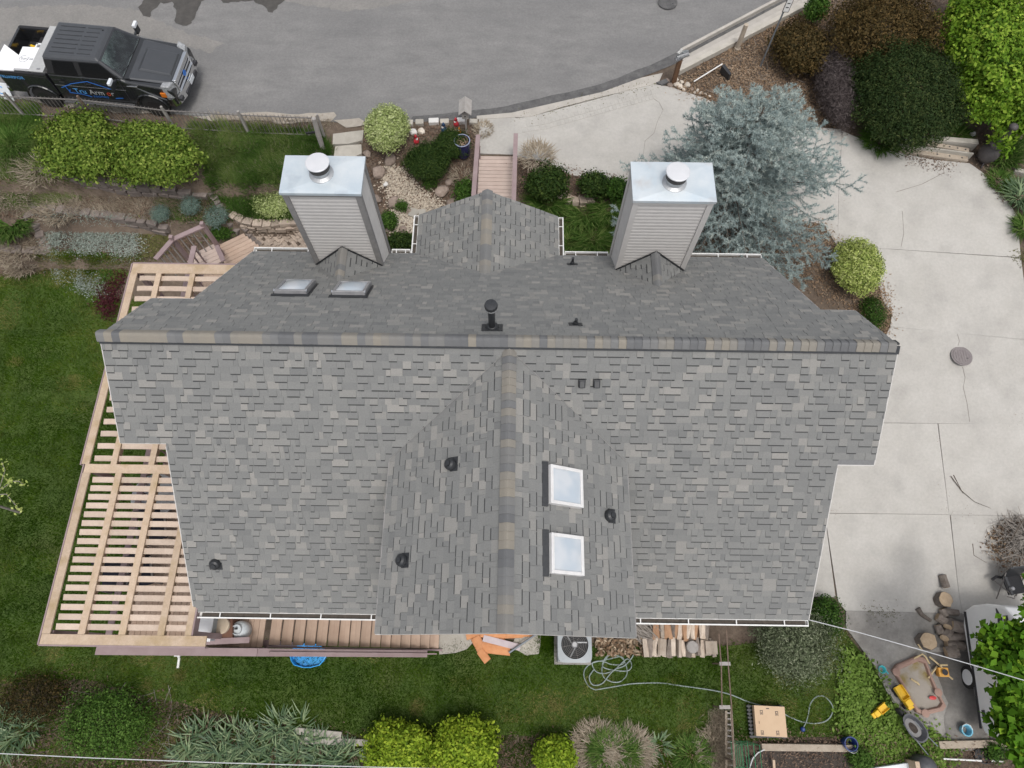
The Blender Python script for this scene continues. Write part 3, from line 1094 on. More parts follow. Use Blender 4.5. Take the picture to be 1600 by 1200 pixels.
# cut valleys of the dormer; its drip edges painted dark as eave shadow
for sg in (-1, 1):
    pa_ = Vector((DX + sg * DW, yroof_s(DZE), DZE))
    pb_ = Vector((DX + sg * .12, yroof_s(DZ - .12 * TD), DZ - .12 * TD))
    MB().bar(pa_ + EZ * .026, pb_ + EZ * .022, .009, .010).build('valley_line', 'siding_dark', roof_o, HL)
    MB().bar((DX + sg * (DW + .012), DYS, DZE - .045), (DX + sg * (DW + .012), yroof_s(DZE) - .02, DZE - .045), .02, .11).build('drip_edge', 'siding_dark', roof_o, HL)

# walls with gables (little of them shows)
mb = MB()
wx0, wx1, wy0, wy1 = XL + .3, XR - .3, Y0 - RUNS + .45, Y0 + RUNN - .45
def gable_wall(x):
    zt = lambda y: ZR - abs(y - Y0) * TP - .2
    return [(x, wy0, -3.02), (x, wy1, -3.02), (x, wy1, zt(wy1)), (x, Y0, zt(Y0)), (x, wy0, zt(wy0))]
a, b = gable_wall(wx0), gable_wall(wx1)
mb.add(a + b, [(0, 1, 2, 3, 4), (9, 8, 7, 6, 5), (0, 4, 9, 5), (1, 6, 7, 2)])
dw = DW - .3
mb.add([(DX - dw, DYS + .35, -3.02), (DX + dw, DYS + .35, -3.02), (DX + dw, DYS + .35, DZE + .1), (DX, DYS + .35, DZ - .16), (DX - dw, DYS + .35, DZE + .1),
        (DX - dw, Y0 - 1, -3.02), (DX + dw, Y0 - 1, -3.02), (DX + dw, Y0 - 1, DZE + .1), (DX - dw, Y0 - 1, DZE + .1)],
       [(0, 1, 2, 3, 4), (0, 4, 8, 5), (1, 6, 7, 2)])
mb.build('wall', 'wall_paint', house, HL)
# walkout windows on the back wall and side (seen only from lower down)
for (xa, xb, za, zb) in ((-5.6, -4.2, .1, 1.4), (-3.9, -2.9, -2.6, -1.0), (3.2, 4.6, .2, 1.5), (3.2, 4.6, -2.4, -1.2)):
    m_ = MB()
    y = wy0 - .02
    for (p, q) in (((xa, za), (xb, za)), ((xb, za), (xb, zb)), ((xb, zb), (xa, zb)), ((xa, zb), (xa, za))):
        m_.bar((p[0], y, p[1]), (q[0], y, q[1]), .06, .07, (0, 1, 0) if p[0] == q[0] else (0, 1, 0))
    w_ = m_.build('window', 'white_paint', house, HL)
    MB().box(((xa + xb) / 2, y + .01, (za + zb) / 2), (xb - xa - .06, .012, zb - za - .06)).build('pane', 'dark_glass', w_, HL)
# entry posts
for x in (GX0 + .15, GX1 - .15):
    MB().box((x, GY - .2, ZN / 2 - .15), (.12, .12, ZN - .1)).build('porch_post', 'mauve_paint', house, HL)
mb = MB()
mb.add([(GX0 + .1, GY - .08, ZN - .05), (GX1 - .1, GY - .08, ZN - .05), (GXM, GY - .08, GZ - .14)], [(2, 1, 0), (0, 1, 2)])
mb.build('gable_board', 'siding', house, HL)

# ---- gutters
def gutter(a, b, out, straps):
    a, b, out = Vector(a), Vector(b), Vector(out)
    g = MB()
    W_, H_ = .11, .10
    for off, w, h, z in ((.005, .012, H_, -H_ / 2), (W_, .014, H_, -H_ / 2)):
        g.bar(a + out * off + EZ * z, b + out * off + EZ * z, w, h)
    g.bar(a + out * (W_ + .004) + EZ * .003, b + out * (W_ + .004) + EZ * .003, .028, .012)
    g.bar(a + out * W_ / 2 + EZ * (-H_), b + out * W_ / 2 + EZ * (-H_), W_, .01)
    for q in (a, b):
        g.bar(q + out * .006 - EZ * H_ / 2, q + out * (W_ - .008) - EZ * H_ / 2, .012, H_ - .004)
    go = g.build('gutter', 'white_paint', house, HL)
    d = MB()
    d.bar(a.lerp(b, .03) + out * W_ / 2 + EZ * (-H_ + .024), b.lerp(a, .01) + out * W_ / 2 + EZ * (-H_ + .024), W_ - .03, .04)
    d.build('gutter_litter', 'gutter_dirt', go, HL)
    L_ = (b - a).length
    for k in range(straps):
        q = a.lerp(b, (k + .5) / straps)
        MB().bar(q + out * .008 + EZ * .008, q + out * (W_ - .004) + EZ * .008, .022, .006).build('strap', 'white_paint', go, HL)


yS, yN = Y0 - RUNS - .01, Y0 + RUNN + .01
gutter((XL + .02, yS, ZS - .01), (DX - DW - .02, yS, ZS - .01), (0, -1, 0), 4)
gutter((DX + DW + .03, yS, ZS - .01), (XR - .01, yS, ZS - .01), (0, -1, 0), 4)
C1 = (-4.739, -3.138, 8.692, 9.583, ZR - .167)
C2 = (2.411, 4.045, 8.634, 9.558, ZR - .19)
gutter((XL + .02, yN, ZN - .01), (C1[0] - .03, yN, ZN - .01), (0, 1, 0), 2)
gutter((C1[1] + .03, yN, ZN - .01), (GX0 - .16, yN, ZN - .01), (0, 1, 0), 2)
gutter((GX1 + .16, yN, ZN - .01), (C2[0] - .03, yN, ZN - .01), (0, 1, 0), 2)
gutter((C2[1] + .03, yN, ZN - .01), (XR - .02, yN, ZN - .01), (0, 1, 0), 3)
gutter((GX0 - .01, yN, ZN - .01), (GX0 - .01, GY, ZN - .01), (-1, 0, 0), 2)
gutter((GX1 + .01, yN, ZN - .01), (GX1 + .01, GY, ZN - .01), (1, 0, 0), 2)

# ---- chimneys
def chimney(c, capm, trim_l, trim_r, flue_px):
    x0, x1, y0, y1, zt = c
    zb = -1.2
    ch = MB().box(((x0 + x1) / 2, (y0 + y1) / 2, (zb + zt) / 2 - .04), (x1 - x0 - .13, y1 - y0 - .13, zt - zb - .1)).build('chimney', 'siding_dark', house, HL)
    e = .115
    n = int((zt - .16 - zb) / e)
    for fx, (a, b, nrm) in enumerate((((x0 + .09, y0 + .062), (x1 - .09, y0 + .062), (0, -1)), ((x1 - .062, y0 + .08), (x1 - .062, y1 - .08), (1, 0)),
                                      ((x1 - .09, y1 - .062), (x0 + .09, y1 - .062), (0, 1)), ((x0 + .062, y1 - .08), (x0 + .062, y0 + .08), (-1, 0)))):
        L_ = math.hypot(b[0] - a[0], b[1] - a[1])
        mb = MB()      # one lapped board, bottom edge proud
        for (ya, za), (yb, zb3) in (((-.036, 0), (-.038, e * .45)), ((-.038, e * .45), (-.027, e * .85)), ((-.027, e * .85), (-.014, e + .004))):
            mb.hexa([(-L_ / 2, ya, za), (L_ / 2, ya, za), (L_ / 2, .008, za), (-L_ / 2, .008, za),
                     (-L_ / 2, yb, zb3), (L_ / 2, yb, zb3), (L_ / 2, .008, zb3), (-L_ / 2, .008, zb3)], 0.0)
        me = mb.mesh('siding_board', 'siding')
        ang = math.atan2(b[1] - a[1], b[0] - a[0])
        for k in range(n):
            z = zt - .14 - (k + 1) * e
            if nrm == (0, -1) and z + e < ZR - (y0 - Y0) * TP - .1:
                continue
            if z < ZN - 2.2:
                continue
            o = bpy.data.objects.new('siding_board', me)
            COL.objects.link(o)
            o.parent = ch
            o.rotation_euler = (0, 0, ang)
            o.location = Vector(((a[0] + b[0]) / 2, (a[1] + b[1]) / 2, z)) - HL
    for cx, cy in ((x0, y0), (x1, y0), (x0, y1), (x1, y1)):
        sx, sy = (1 if cx == x0 else -1), (1 if cy == y0 else -1)
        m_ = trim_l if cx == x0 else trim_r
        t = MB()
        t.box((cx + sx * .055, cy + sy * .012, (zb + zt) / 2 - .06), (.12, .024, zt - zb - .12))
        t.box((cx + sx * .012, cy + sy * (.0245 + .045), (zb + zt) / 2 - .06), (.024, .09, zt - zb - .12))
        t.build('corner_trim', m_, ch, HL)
    t = MB()
    t.bar((x0 - .004, y0 + .001, zt - .10), (x1 + .004, y0 + .001, zt - .10), .026, .075)
    t.bar((x0 - .004, y1 - .001, zt - .10), (x1 + .004, y1 - .001, zt - .10), .026, .075)
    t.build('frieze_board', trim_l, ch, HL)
    # metal chase cover, slightly pyramidal with a turned-down rim
    cm = MB()
    g = .03
    X0, X1, Ya, Yb = x0 - g, x1 + g, y0 - g, y1 + g
    fx, fy = at(*flue_px, zt)[:2]
    rim = [(X0, Ya), (X1, Ya), (X1, Yb), (X0, Yb)]
    inn = [(fx - .2, fy - .2), (fx + .2, fy - .2), (fx + .2, fy + .2), (fx - .2, fy + .2)]
    vs = [(x, y, zt - .07) for x, y in rim] + [(x, y, zt) for x, y in rim] + [(x, y, zt + .035) for x, y in inn]
    cm.add(vs, [(3, 2, 1, 0)] + [(i, (i + 1) % 4, 4 + (i + 1) % 4, 4 + i) for i in range(4)] + [(4 + i, 4 + (i + 1) % 4, 8 + (i + 1) % 4, 8 + i) for i in range(4)] + [(8, 9, 10, 11)])
    cm.build('chimney_cap', capm, ch, HL)
    fl = MB().lathe([(.25, .03), (.25, .05), (.19, .08), (.18, .085), (.18, .20), (.2, .21), (.2, .225), (.17, .23)], 28, (fx, fy, zt)).build('chimney_flue', 'galvanised', ch, HL, smooth=False)
    MB().lathe([(.195, .215), (.215, .22), (.215, .36), (.195, .365)], 28, (fx, fy, zt)).build('flue_screen', 'soot', ch, HL)
    MB().lathe([(.232, .352), (.240, .357), (.240, .378), (.228, .385), (.1, .392), (.02, .394)], 32, (fx, fy, zt)).build('flue_lid', 'flue_top', ch, HL)
    # cricket: a little saddle roof behind the chimney
    xm = (x0 + x1) / 2
    hw = (x1 - x0) / 2 - .03
    zb2 = ZR - (y0 - Y0) * TP
    zt2 = zb2 + hw * .98
    yb2 = yroof_n(zt2)
    cr = MB()
    cr.add([(xm - hw, y0 - .01, zb2), (xm, y0 - .01, zt2), (xm, yb2, zt2), (xm + hw, y0 - .01, zb2)], [(0, 2, 1), (1, 2, 3)], .3)
    tn = lambda: random.uniform(.14, .5)
    for sg in (-1, 1):
        base = Vector((xm + sg * hw, y0, zb2))
        us = (Vector((xm, y0, zt2)) - base)
        Ls = us.length
        us.normalize()
        uy = Vector((0, -1, 0))
        nn = us.cross(uy) if us.cross(uy).z > 0 else uy.cross(us)
        k = 0
        s = 0.0
        while s < Ls - .03:
            e2 = min(EXPO, Ls - s)
            ymax = (y0 - yb2) * ((s + e2) / Ls) + .02
            y = random.uniform(-.1, 0)
            hi = random.random() < .5
            while y < ymax:
                w = random.choice((.12, .17, .24))
                a_, b_ = max(y, 0.01), min(y + w, ymax)
                if b_ - a_ > .02:
                    hh = .02 if hi else .011
                    P_ = lambda yy, ss, h: base + us * ss + uy * yy + nn * h
                    q = [P_(a_, s, 0), P_(b_, s, 0), P_(b_, s + e2, 0), P_(a_, s + e2, 0), P_(a_, s, hh), P_(b_, s, hh), P_(b_, s + e2, .005), P_(a_, s + e2, .005)]
                    if sg > 0:
                        q = [q[1], q[0], q[3], q[2], q[5], q[4], q[7], q[6]]
                    cr.hexa(q, tn())
                    if hi and s > .1:
                        q = [P_(a_, s - .03, .0155), P_(b_, s - .03, .0155), P_(b_, s - .002, .0125), P_(a_, s - .002, .0125)]
                        cr.add(q if sg < 0 else q[::-1], [(3, 2, 1, 0)] if False else [(0, 1, 2, 3)], .04)
                y += w
                hi = not hi
            s += e2
    cr.build('cricket', 'shingle', ch, HL)
    ridge_line((xm, y0 - .02, zt2), (xm, yb2 - .12, zt2), .14, .72, lift=.03)
    fl = MB()
    for sg in (-1, 1):
        fl.bar((xm + sg * (hw + .02), y0 - .012, zb2 + .035), (xm, y0 - .012, zt2 + .05), .012, .045, (0, 0, 1))
    fl.build('flashing', 'black_plastic', ch, HL)


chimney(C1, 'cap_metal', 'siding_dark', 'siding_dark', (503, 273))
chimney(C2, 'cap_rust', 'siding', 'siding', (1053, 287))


# ---- skylights
def skylight(sl, corners, fm, dome, rise=.13, well='well_white'):
    q = [sl.px(u, v) for u, v in corners]
    x0, x1 = min(a for a, b in q), max(a for a, b in q)
    y0, y1 = min(b for a, b in q), max(b for a, b in q)
    fr = MB()
    w = .055
    for a, b, c, d in ((x0, y0, x1, y0 + w), (x0, y1 - w, x1, y1), (x0, y0 + w, x0 + w, y1 - w), (x1 - w, y0 + w, x1, y1 - w)):
        fr.hexa([sl.p(a, b, .0), sl.p(c, b, .0), sl.p(c, d, .0), sl.p(a, d, .0), sl.p(a, b, rise), sl.p(c, b, rise), sl.p(c, d, rise), sl.p(a, d, rise)])
    sk = fr.build('skylight', fm, roof_o, HL)
    return sk, (x0, y0, x1, y1)


def skylight_set(sl, corners, fm, dome, flash_top):
    q = [sl.px(u, v) for u, v in corners]
    x0, x1 = min(a for a, b in q), max(a for a, b in q)
    y0, y1 = min(b for a, b in q), max(b for a, b in q)
    rise = .13
    w = .06
    sk = thing('skylight', None, None, (0, 0, 0))
    sk.parent = house
    P_ = sl.p
    fr = MB()
    for a, b, c, d in ((x0, y0, x1, y0 + w), (x0, y1 - w, x1, y1), (x0, y0 + w, x0 + w, y1 - w), (x1 - w, y0 + w, x1, y1 - w)):
        fr.hexa([P_(a, b, 0), P_(c, b, 0), P_(c, d, 0), P_(a, d, 0), P_(a, b, rise), P_(c, b, rise), P_(c, d, rise), P_(a, d, rise)])
    fr.build('frame', fm, sk, HL, bevel=.008)
    gl = MB()
    n = 8
    a, b, c, d = x0 + w, y0 + w, x1 - w, y1 - w
    vs = []
    for i in range(n + 1):
        for j in range(n + 1):
            s, t = i / n, j / n
            h = rise - .02 + dome * (16 * s * (1 - s) * t * (1 - t)) ** .5
            vs.append(P_(a + (c - a) * s, b + (d - b) * t, h))
    gl.add(vs, [(i * (n + 1) + j, (i + 1) * (n + 1) + j, (i + 1) * (n + 1) + j + 1, i * (n + 1) + j + 1) for i in range(n) for j in range(n)])
    gl.build('pane', 'skylight_glass', sk, HL, smooth=True)
    wl_ = MB()
    for (p, q_) in (((a, b), (c, b)), ((c, b), (c, d)), ((c, d), (a, d)), ((a, d), (a, b))):
        wl_.add([P_(p[0], p[1], .1), P_(q_[0], q_[1], .1), P_(q_[0], q_[1], .035), P_(p[0], p[1], .035)], [(0, 1, 2, 3), (3, 2, 1, 0)])
    MB().add([P_(a, b, .034), P_(c, b, .034), P_(c, d, .034), P_(a, d, .034)], [(0, 1, 2, 3)]).build('sky_reflection_panel', 'sky_blue_panel', sk, HL)  # flat panel, its blue painted for the sky mirrored in the pane
    wl_.build('light_well', 'well_white' if fm == 'light_frame' else 'dim_room', sk, HL)
    f2 = MB()
    top = .07
    if flash_top:
        f2.hexa([P_(x0 - .05, y1 + .005, 0), P_(x1 + .05, y1 + .005, 0), P_(x1 + .05, y1 + .11, 0), P_(x0 - .05, y1 + .11, 0),
                 P_(x0 - .05, y1 + .005, .06), P_(x1 + .05, y1 + .005, .06), P_(x1 + .05, y1 + .11, .022), P_(x0 - .05, y1 + .11, .022)])
    else:
        f2.hexa([P_(x0 - .06, y1 + .004, 0), P_(x1 + .06, y1 + .004, 0), P_(x1 + .06, y1 + .07, 0), P_(x0 - .06, y1 + .07, 0),
                 P_(x0 - .06, y1 + .004, .05), P_(x1 + .06, y1 + .004, .05), P_(x1 + .06, y1 + .07, .03), P_(x0 - .06, y1 + .07, .03)])
        for s_ in (x0 - .05, x1 + .008):
            f2.hexa([P_(s_, y0, 0), P_(s_ + .042, y0, 0), P_(s_ + .042, y1, 0), P_(s_, y1, 0), P_(s_, y0, .03), P_(s_ + .042, y0, .03), P_(s_ + .042, y1, .03), P_(s_, y1, .03)])
    f2.build('flashing', 'black_plastic', sk, HL)
    if fm == 'bronze_frame':
        for s_ in (x0, x1):
            MB().tube([P_(s_, y1 - .05, rise - .04), P_(s_, y1 - .02, rise + .008), P_(s_, y1 + .012, rise - .03)], .012, 6).build('corner_clip', 'chrome', sk, HL)


m = bpy.data.materials.new('skylight_glass')
m.use_nodes = True
b_ = m.node_tree.nodes['Principled BSDF']
nz_ = m.node_tree.nodes.new('ShaderNodeTexNoise')
nz_.inputs['Scale'].default_value = 2.2
rp_ = m.node_tree.nodes.new('ShaderNodeValToRGB')
rp_.color_ramp.elements[0].position, rp_.color_ramp.elements[0].color = .40, (.58, .65, .72, 1)  # blue and white mottling: reflected sky painted into the pane colour
rp_.color_ramp.elements[1].position, rp_.color_ramp.elements[1].color = .60, (.72, .75, .78, 1)
tc_ = m.node_tree.nodes.new('ShaderNodeNewGeometry')
m.node_tree.links.new(tc_.outputs['Position'], nz_.inputs['Vector'])
m.node_tree.links.new(nz_.outputs['Fac'], rp_.inputs[0])
m.node_tree.links.new(rp_.outputs[0], b_.inputs['Base Color'])
b_.inputs['Roughness'].default_value = .06
b_.inputs['Alpha'].default_value = .72
b_.inputs['Specular IOR Level'].default_value = .9
MATS['skylight_glass'] = m
skylight_set(SE, [(854, 727), (904, 737), (904, 792), (858, 788)], 'light_frame', .015, True)
skylight_set(SE, [(855, 833), (905, 841), (906, 901), (857, 896)], 'light_frame', .015, True)
skylight_set(SN, [(430, 462), (480, 462), (489, 446), (446, 444)], 'bronze_frame', .07, False)
skylight_set(SN, [(519, 464), (571, 464), (577, 449), (532, 447)], 'bronze_frame', .07, False)


# ---- vents
def pipe_vent(sl, u, v, r, h, cap, name='vent_pipe'):
    x, y = sl.px(u, v)
    b = sl.p(x, y) 
    vt = MB().tube([b - EZ * .1, b + EZ * h], r, 16).build(name, 'black_plastic', house, HL)
    f = MB()
    f.hexa([sl.p(x - .2, y - .16, .0), sl.p(x + .2, y - .16, .0), sl.p(x + .2, y + .16, .0), sl.p(x - .2, y + .16, .0),
            sl.p(x - .2, y - .16, .024), sl.p(x + .2, y - .16, .024), sl.p(x + .2, y + .16, .024), sl.p(x - .2, y + .16, .024)] if cap else
           [sl.p(x - .13, y - .04, .0), sl.p(x + .13, y - .04, .0), sl.p(x + .13, y + .1, .0), sl.p(x - .13, y + .1, .0),
            sl.p(x - .13, y - .04, .024), sl.p(x + .13, y - .04, .024), sl.p(x + .13, y + .1, .024), sl.p(x - .13, y + .1, .024)])
    f.build('flashing', 'black_plastic', vt, HL)
    MB().lathe([(r * 2.1, -.05), (r * 2.0, .03), (r * 1.5, .09), (r * 1.08, .13)], 18, b).build('boot', 'black_plastic', vt, HL, smooth=True)
    if cap:
        MB().lathe([(r * 1.7, h - .09), (r * 1.75, h - .05), (r * 1.5, h - .045)], 20, b).build('collar', 'galvanised', vt, HL)
        MB().lathe([(r * 1.8, h - .035), (r * 1.85, h + .02), (r * 1.7, h + .05), (r * .5, h + .06)], 20, b).build('cap', 'black_plastic', vt, HL)


pipe_vent(SN, 769, 513, .065, .88, True)
pipe_vent(SN, 894, 413, .03, .28, False)
pipe_vent(SN, 899, 507, .03, .22, False)


def hood_vent(sl, u, v, rot):
    x, y = sl.px(u, v)
    t = thing('hood_vent', None, None, (0, 0, 0))
    t.parent = house
    fr = Matrix(((sl.ux.x, sl.us.x, sl.n.x, 0), (sl.ux.y, sl.us.y, sl.n.y, 0), (sl.ux.z, sl.us.z, sl.n.z, 0), (0, 0, 0, 1)))
    def put(name, mb, smooth=False):
        o = mb.build(name, 'black_plastic', t, smooth=smooth)
        o.matrix_local = Matrix.Translation(sl.p(x, y) - HL) @ fr @ Matrix.Rotation(rot, 4, 'Z')
    f = MB()
    f.hexa([(-.13, -.02, 0), (.13, -.02, 0), (.13, .14, 0), (-.13, .14, 0), (-.13, -.02, .024), (.13, -.02, .024), (.13, .14, .024), (-.13, .14, .024)])
    put('flashing', f)
    hd = MB().lathe([(.115, .012), (.115, .06), (.10, .10), (.065, .125), (.05, .12), (.02, .118)], 20)
    put('hood', hd)
    put('throat', MB().lathe([(.04, .118), (.045, .135), (.03, .138)], 14))


hood_vent(SW, 706, 726, 0)
hood_vent(SW, 630, 876, 0)
hood_vent(SE, 951, 806, math.pi)
hood_vent(SS, 337, 880, math.pi)
for u in (909, 932):
    x, y = SS.px(u, 598)
    vt = MB()
    P_ = SS.p
    vt.hexa([P_(x - .07, y - .08, .0), P_(x + .07, y - .08, .0), P_(x + .07, y + .08, .0), P_(x - .07, y + .08, .0),
             P_(x - .055, y - .075, .10), P_(x + .055, y - .075, .10), P_(x + .06, y + .075, .07), P_(x - .06, y + .075, .07)])
    b_o = vt.build('box_vent', 'black_plastic', house, HL, bevel=.01)
    MB().hexa([P_(x - .05, y - .07, .1), P_(x + .05, y - .07, .1), P_(x + .05, y + .06, .075), P_(x - .05, y + .06, .075),
               P_(x - .04, y - .06, .108), P_(x + .04, y - .06, .108), P_(x + .04, y + .05, .083), P_(x - .04, y + .05, .083)]).build('vent_lid', 'black_plastic', b_o, HL)

# ------------------------------------------------------------------ deck, stairs, pergola
ZD = -.1                                  # deck floor
XDW = -9.05                               # deck's west edge
SOUTH = at(300, 1010, ZD)[1] + .0         # deck's south edge
STX0, STX1 = at(418, 990, ZD)[0], at(686, 990, -2.95)[0]
deck = thing('deck', 'raised brown timber deck beside the house with a mauve railing', 'deck', ((XDW + XL) / 2, 4, -3))
DL = deck.location.copy()
x = XDW
k = 0
while x < STX0 - .1:
    y1 = at(250, 412, ZD)[1] if x < XL + .35 else Y0 - RUNS + .45
    MB().box((x + .068, (SOUTH + y1) / 2, ZD - .015), (.132, y1 - SOUTH, .03)).build('board', 'deck_board', deck, DL)
    x += .14
YDN = at(250, 412, ZD)[1]
mb = MB()
mb.bar((XDW - .02, SOUTH, ZD - .16), (XDW - .02, YDN, ZD - .16), .04, .28)
mb.bar((XDW, SOUTH - .022, ZD - .16), (STX0, SOUTH - .022, ZD - .16), .04, .28)
mb.build('rim_board', 'mauve_paint', deck, DL)
for x, y in ((XDW + .1, SOUTH + .1), (XDW + .1, 3.2), (XDW + .1, 6.5), (XDW + .1, YDN - .2), (-6.9, SOUTH + .1), (STX0 - .1, SOUTH + .1)):
    zg = float(T(x, y))
    MB().box((x, y, (zg + ZD - .3) / 2), (.14, .14, ZD - .3 - zg + .1)).build('post', 'mauve_paint', deck, DL)
# west railing
rl = MB().bar((XDW + .06, SOUTH + .05, ZD + .95), (XDW + .06, YDN, ZD + .95), .14, .04).build('railing', 'mauve_paint', deck, DL)
y = SOUTH + .1
k = 0
while y < YDN:
    MB().box((XDW + .06, y, ZD + .47), (.035, .035, .9)).build('baluster', 'mauve_paint', rl, DL)
    y += .24
# wall cap along the south side, over a boarded guard that steps down with the stairs
def cap_pt(u, z): return Vector(at(u, 1017 + (u - 150) * .009, z))
pA, pB = cap_pt(150, .55), cap_pt(402, ZD + .62)
pC = cap_pt(667, -2.35)
gm = MB().bar(pA, pB, .17, .035).bar(pB, pC, .17, .035)
gc = gm.build('guard_cap', 'mauve_paint', deck, DL)
g2 = MB()
for a, b in ((pA, pB), (pB, pC)):
    for q0, q1 in ((a, b),):
        n_ = 8
        for i in range(n_):
            c0, c1 = a.lerp(b, i / n_), a.lerp(b, (i + 1) / n_)
            g2.bar(c0 - EZ * .42, c1 - EZ * .42, .03, .8)
g2.build('guard_panel', 'mauve_paint', gc, DL)
MB().bar(at(390, 1000, ZD + .5), at(318, 1003, ZD + .62), .13, .04).build('rail_end', 'mauve_paint', deck, DL)

stairs = thing('staircase', 'long straight flight of brown wooden stairs down to the lawn behind the house', 'stairs', (STX0, SOUTH + .5, -3))
SL = stairs.location.copy()
NST = 16
YSN = Y0 - RUNS + .3
for i in range(NST):
    x0 = STX0 + (STX1 - STX0) * i / NST
    x1 = STX0 + (STX1 - STX0) * (i + 1) / NST
    z = ZD - (i + 1) * (2.95 - .2) / NST
    w = (x1 - x0) + .02
    st = MB().box(((x0 + x1) / 2 + .01 - w / 4 + .002, (SOUTH + YSN) / 2 + .03, z - .02), (w / 2 - .006, YSN - SOUTH - .06, .04)).build('step', 'deck_board', stairs, SL)
    MB().box(((x0 + x1) / 2 + .01 + w / 4 - .002, (SOUTH + YSN) / 2 + .03, z - .02), (w / 2 - .006, YSN - SOUTH - .06, .04)).build('tread_board', 'deck_board', st, SL)
for y in (SOUTH + .02, YSN - .02):
    a = Vector((STX0 - .1, y, ZD - .25))
    b = Vector((STX1 + .05, y, -2.95))
    MB().bar(a, b, .045, .26).build('stringer', 'mauve_paint', stairs, SL)

ZP = 2.15
pergola = thing('pergola', 'open timber slat pergola beside the house with peeling tan boards', 'pergola', (-8.6, 4.5, ZD))
PL = pergola.location.copy()
def pg(u, v, z=ZP): return Vector(at(u, v, z))
XW1, XW2 = pg(200, 440)[0], pg(95, 870)[0]
YN_, YM_, YS_ = pg(250, 412)[1], pg(170, 732)[1], pg(100, 999)[1]
XE = XL - .1
XE2 = pg(297, 985)[0]
bw = .14
def nsboard(x, y0, y1, w=.14, z=ZP):
    MB().box((x, (y0 + y1) / 2, z - .019), (w, abs(y1 - y0), .038)).build('board', 'cedar_board', pergola, PL)
def ewboard(x0, x1, y, w=.2, z=ZP - .002):
    MB().box(((x0 + x1) / 2, y, z - .019), (abs(x1 - x0), w, .038)).build('board', 'cedar_board', pergola, PL)
xe_n = XL + 1.6
nsboard(XW1 + .09, YM_ + .1, YN_ - .28, .17)
ewboard(XW1 + .01, xe_n, YN_ - .14, .27)
nx1 = [pg(u, v)[0] for u, v in ((245, 440), (298, 440))]
for x in nx1:
    nsboard(x, YM_ + .102, YN_ - .28, .13, ZP - .001)
ewboard(XW2 + .02, XE, YM_, .2)
nsboard(XW2 + .09, YS_ + .105, YM_ - .102, .17)
nx2 = [pg(u, v)[0] for u, v in ((157, 860), (218, 860), (276, 860))]
for x in nx2:
    nsboard(x, YS_ + .105, YM_ - .102, .14, ZP - .001)
nsboard(XE2 - .03, YS_ + .105, pg(296, 925)[1], .13, ZP - .001)
ewboard(XW2 + .01, pg(322, 1000)[0], YS_, .2)
# louvre slats, each bowed a little and tilted
def slat(x0, x1, y):
    n = 5
    mb = MB()
    L_ = x1 - x0
    bow = random.uniform(.008, .02)
    for i in range(n):
        a, b = i / n, (i + 1) / n
        za, zb_ = ZP - .06 + bow * 4 * a * (1 - a), ZP - .06 + bow * 4 * b * (1 - b)
        w, th, tl = .06, .035, .012
        X0, X1 = x0 + L_ * a, x0 + L_ * b
        mb.hexa([(X0, y - w, za - th - tl), (X1, y - w, zb_ - th - tl), (X1, y + w, zb_ - th + tl), (X0, y + w, za - th + tl),
                 (X0, y - w, za - tl), (X1, y - w, zb_ - tl), (X1, y + w, zb_ + tl), (X0, y + w, za + tl)])
    mb.build('slat', 'slat_board', pergola, PL)
ys = YS_ + .26
sp = (YM_ - YS_ - .3) / 17
cols2 = [XW2 + .17] + nx2 + [XE2 + .02]
for i in range(17):
    y = YS_ + .22 + (i + .15) * sp
    for a, b in zip(cols2[:-1], cols2[1:]):
        if b - a > .15:
            slat(a + .06, b - .06, y)
cols1 = [XW1 + .17] + nx1 + [XE]
nn_ = 17
sp1 = (YN_ - YM_ - .35) / nn_
for i in range(nn_):
    y = YM_ + .22 + (i + .1) * sp1
    for a, b in zip(cols1[:-1], cols1[1:]):
        slat(a + .06, b - .06, y)
mb = MB()
mb.bar((XW1 - .018, YM_ + .08, ZP - .1), (XW1 - .018, YN_ + .01, ZP - .1), .03, .2)
mb.bar((XW2 - .018, YS_ - .11, ZP - .1), (XW2 - .018, YM_ + .09, ZP - .1), .03, .2)
mb.bar((XW1, YN_ + .015, ZP - .1), (xe_n, YN_ + .015, ZP - .1), .03, .2)
mb.bar((XW2, YS_ - .118, ZP - .1), (pg(322, 1000)[0], YS_ - .118, ZP - .1), .03, .2)
mb.build('fascia', 'mauve_paint', pergola, PL)
MB().box((XE2 + .05, (YS_ + .1 + pg(296, 925)[1]) / 2, ZP - .13), (.03, pg(296, 925)[1] - YS_ - .12, .24)).build('end_board', 'mauve_paint', pergola, PL)
for x, y in ((XW2 + .12, YS_ + .12), (XW2 + .12, YM_), (XW1 + .12, YN_ - .2), (XE2 - .05, YS_ + .14), (XE - .6, YM_)):
    zg = ZD if x > XDW + .05 else float(T(x, y))
    MB().box((x, y, (ZP - .1 + zg) / 2), (.12, .12, ZP - .1 - zg)).build('post', 'mauve_paint', pergola, PL)
mb = MB()
for x in nx1:
    mb.bar((x, YM_ + .1, ZP - .17), (x, YN_ - .1, ZP - .17), .04, .13)
for x in nx2:
    mb.bar((x, YS_ + .1, ZP - .17), (x, YM_ - .1, ZP - .17), .04, .13)
mb.build('joist', 'cedar_board', pergola, PL)

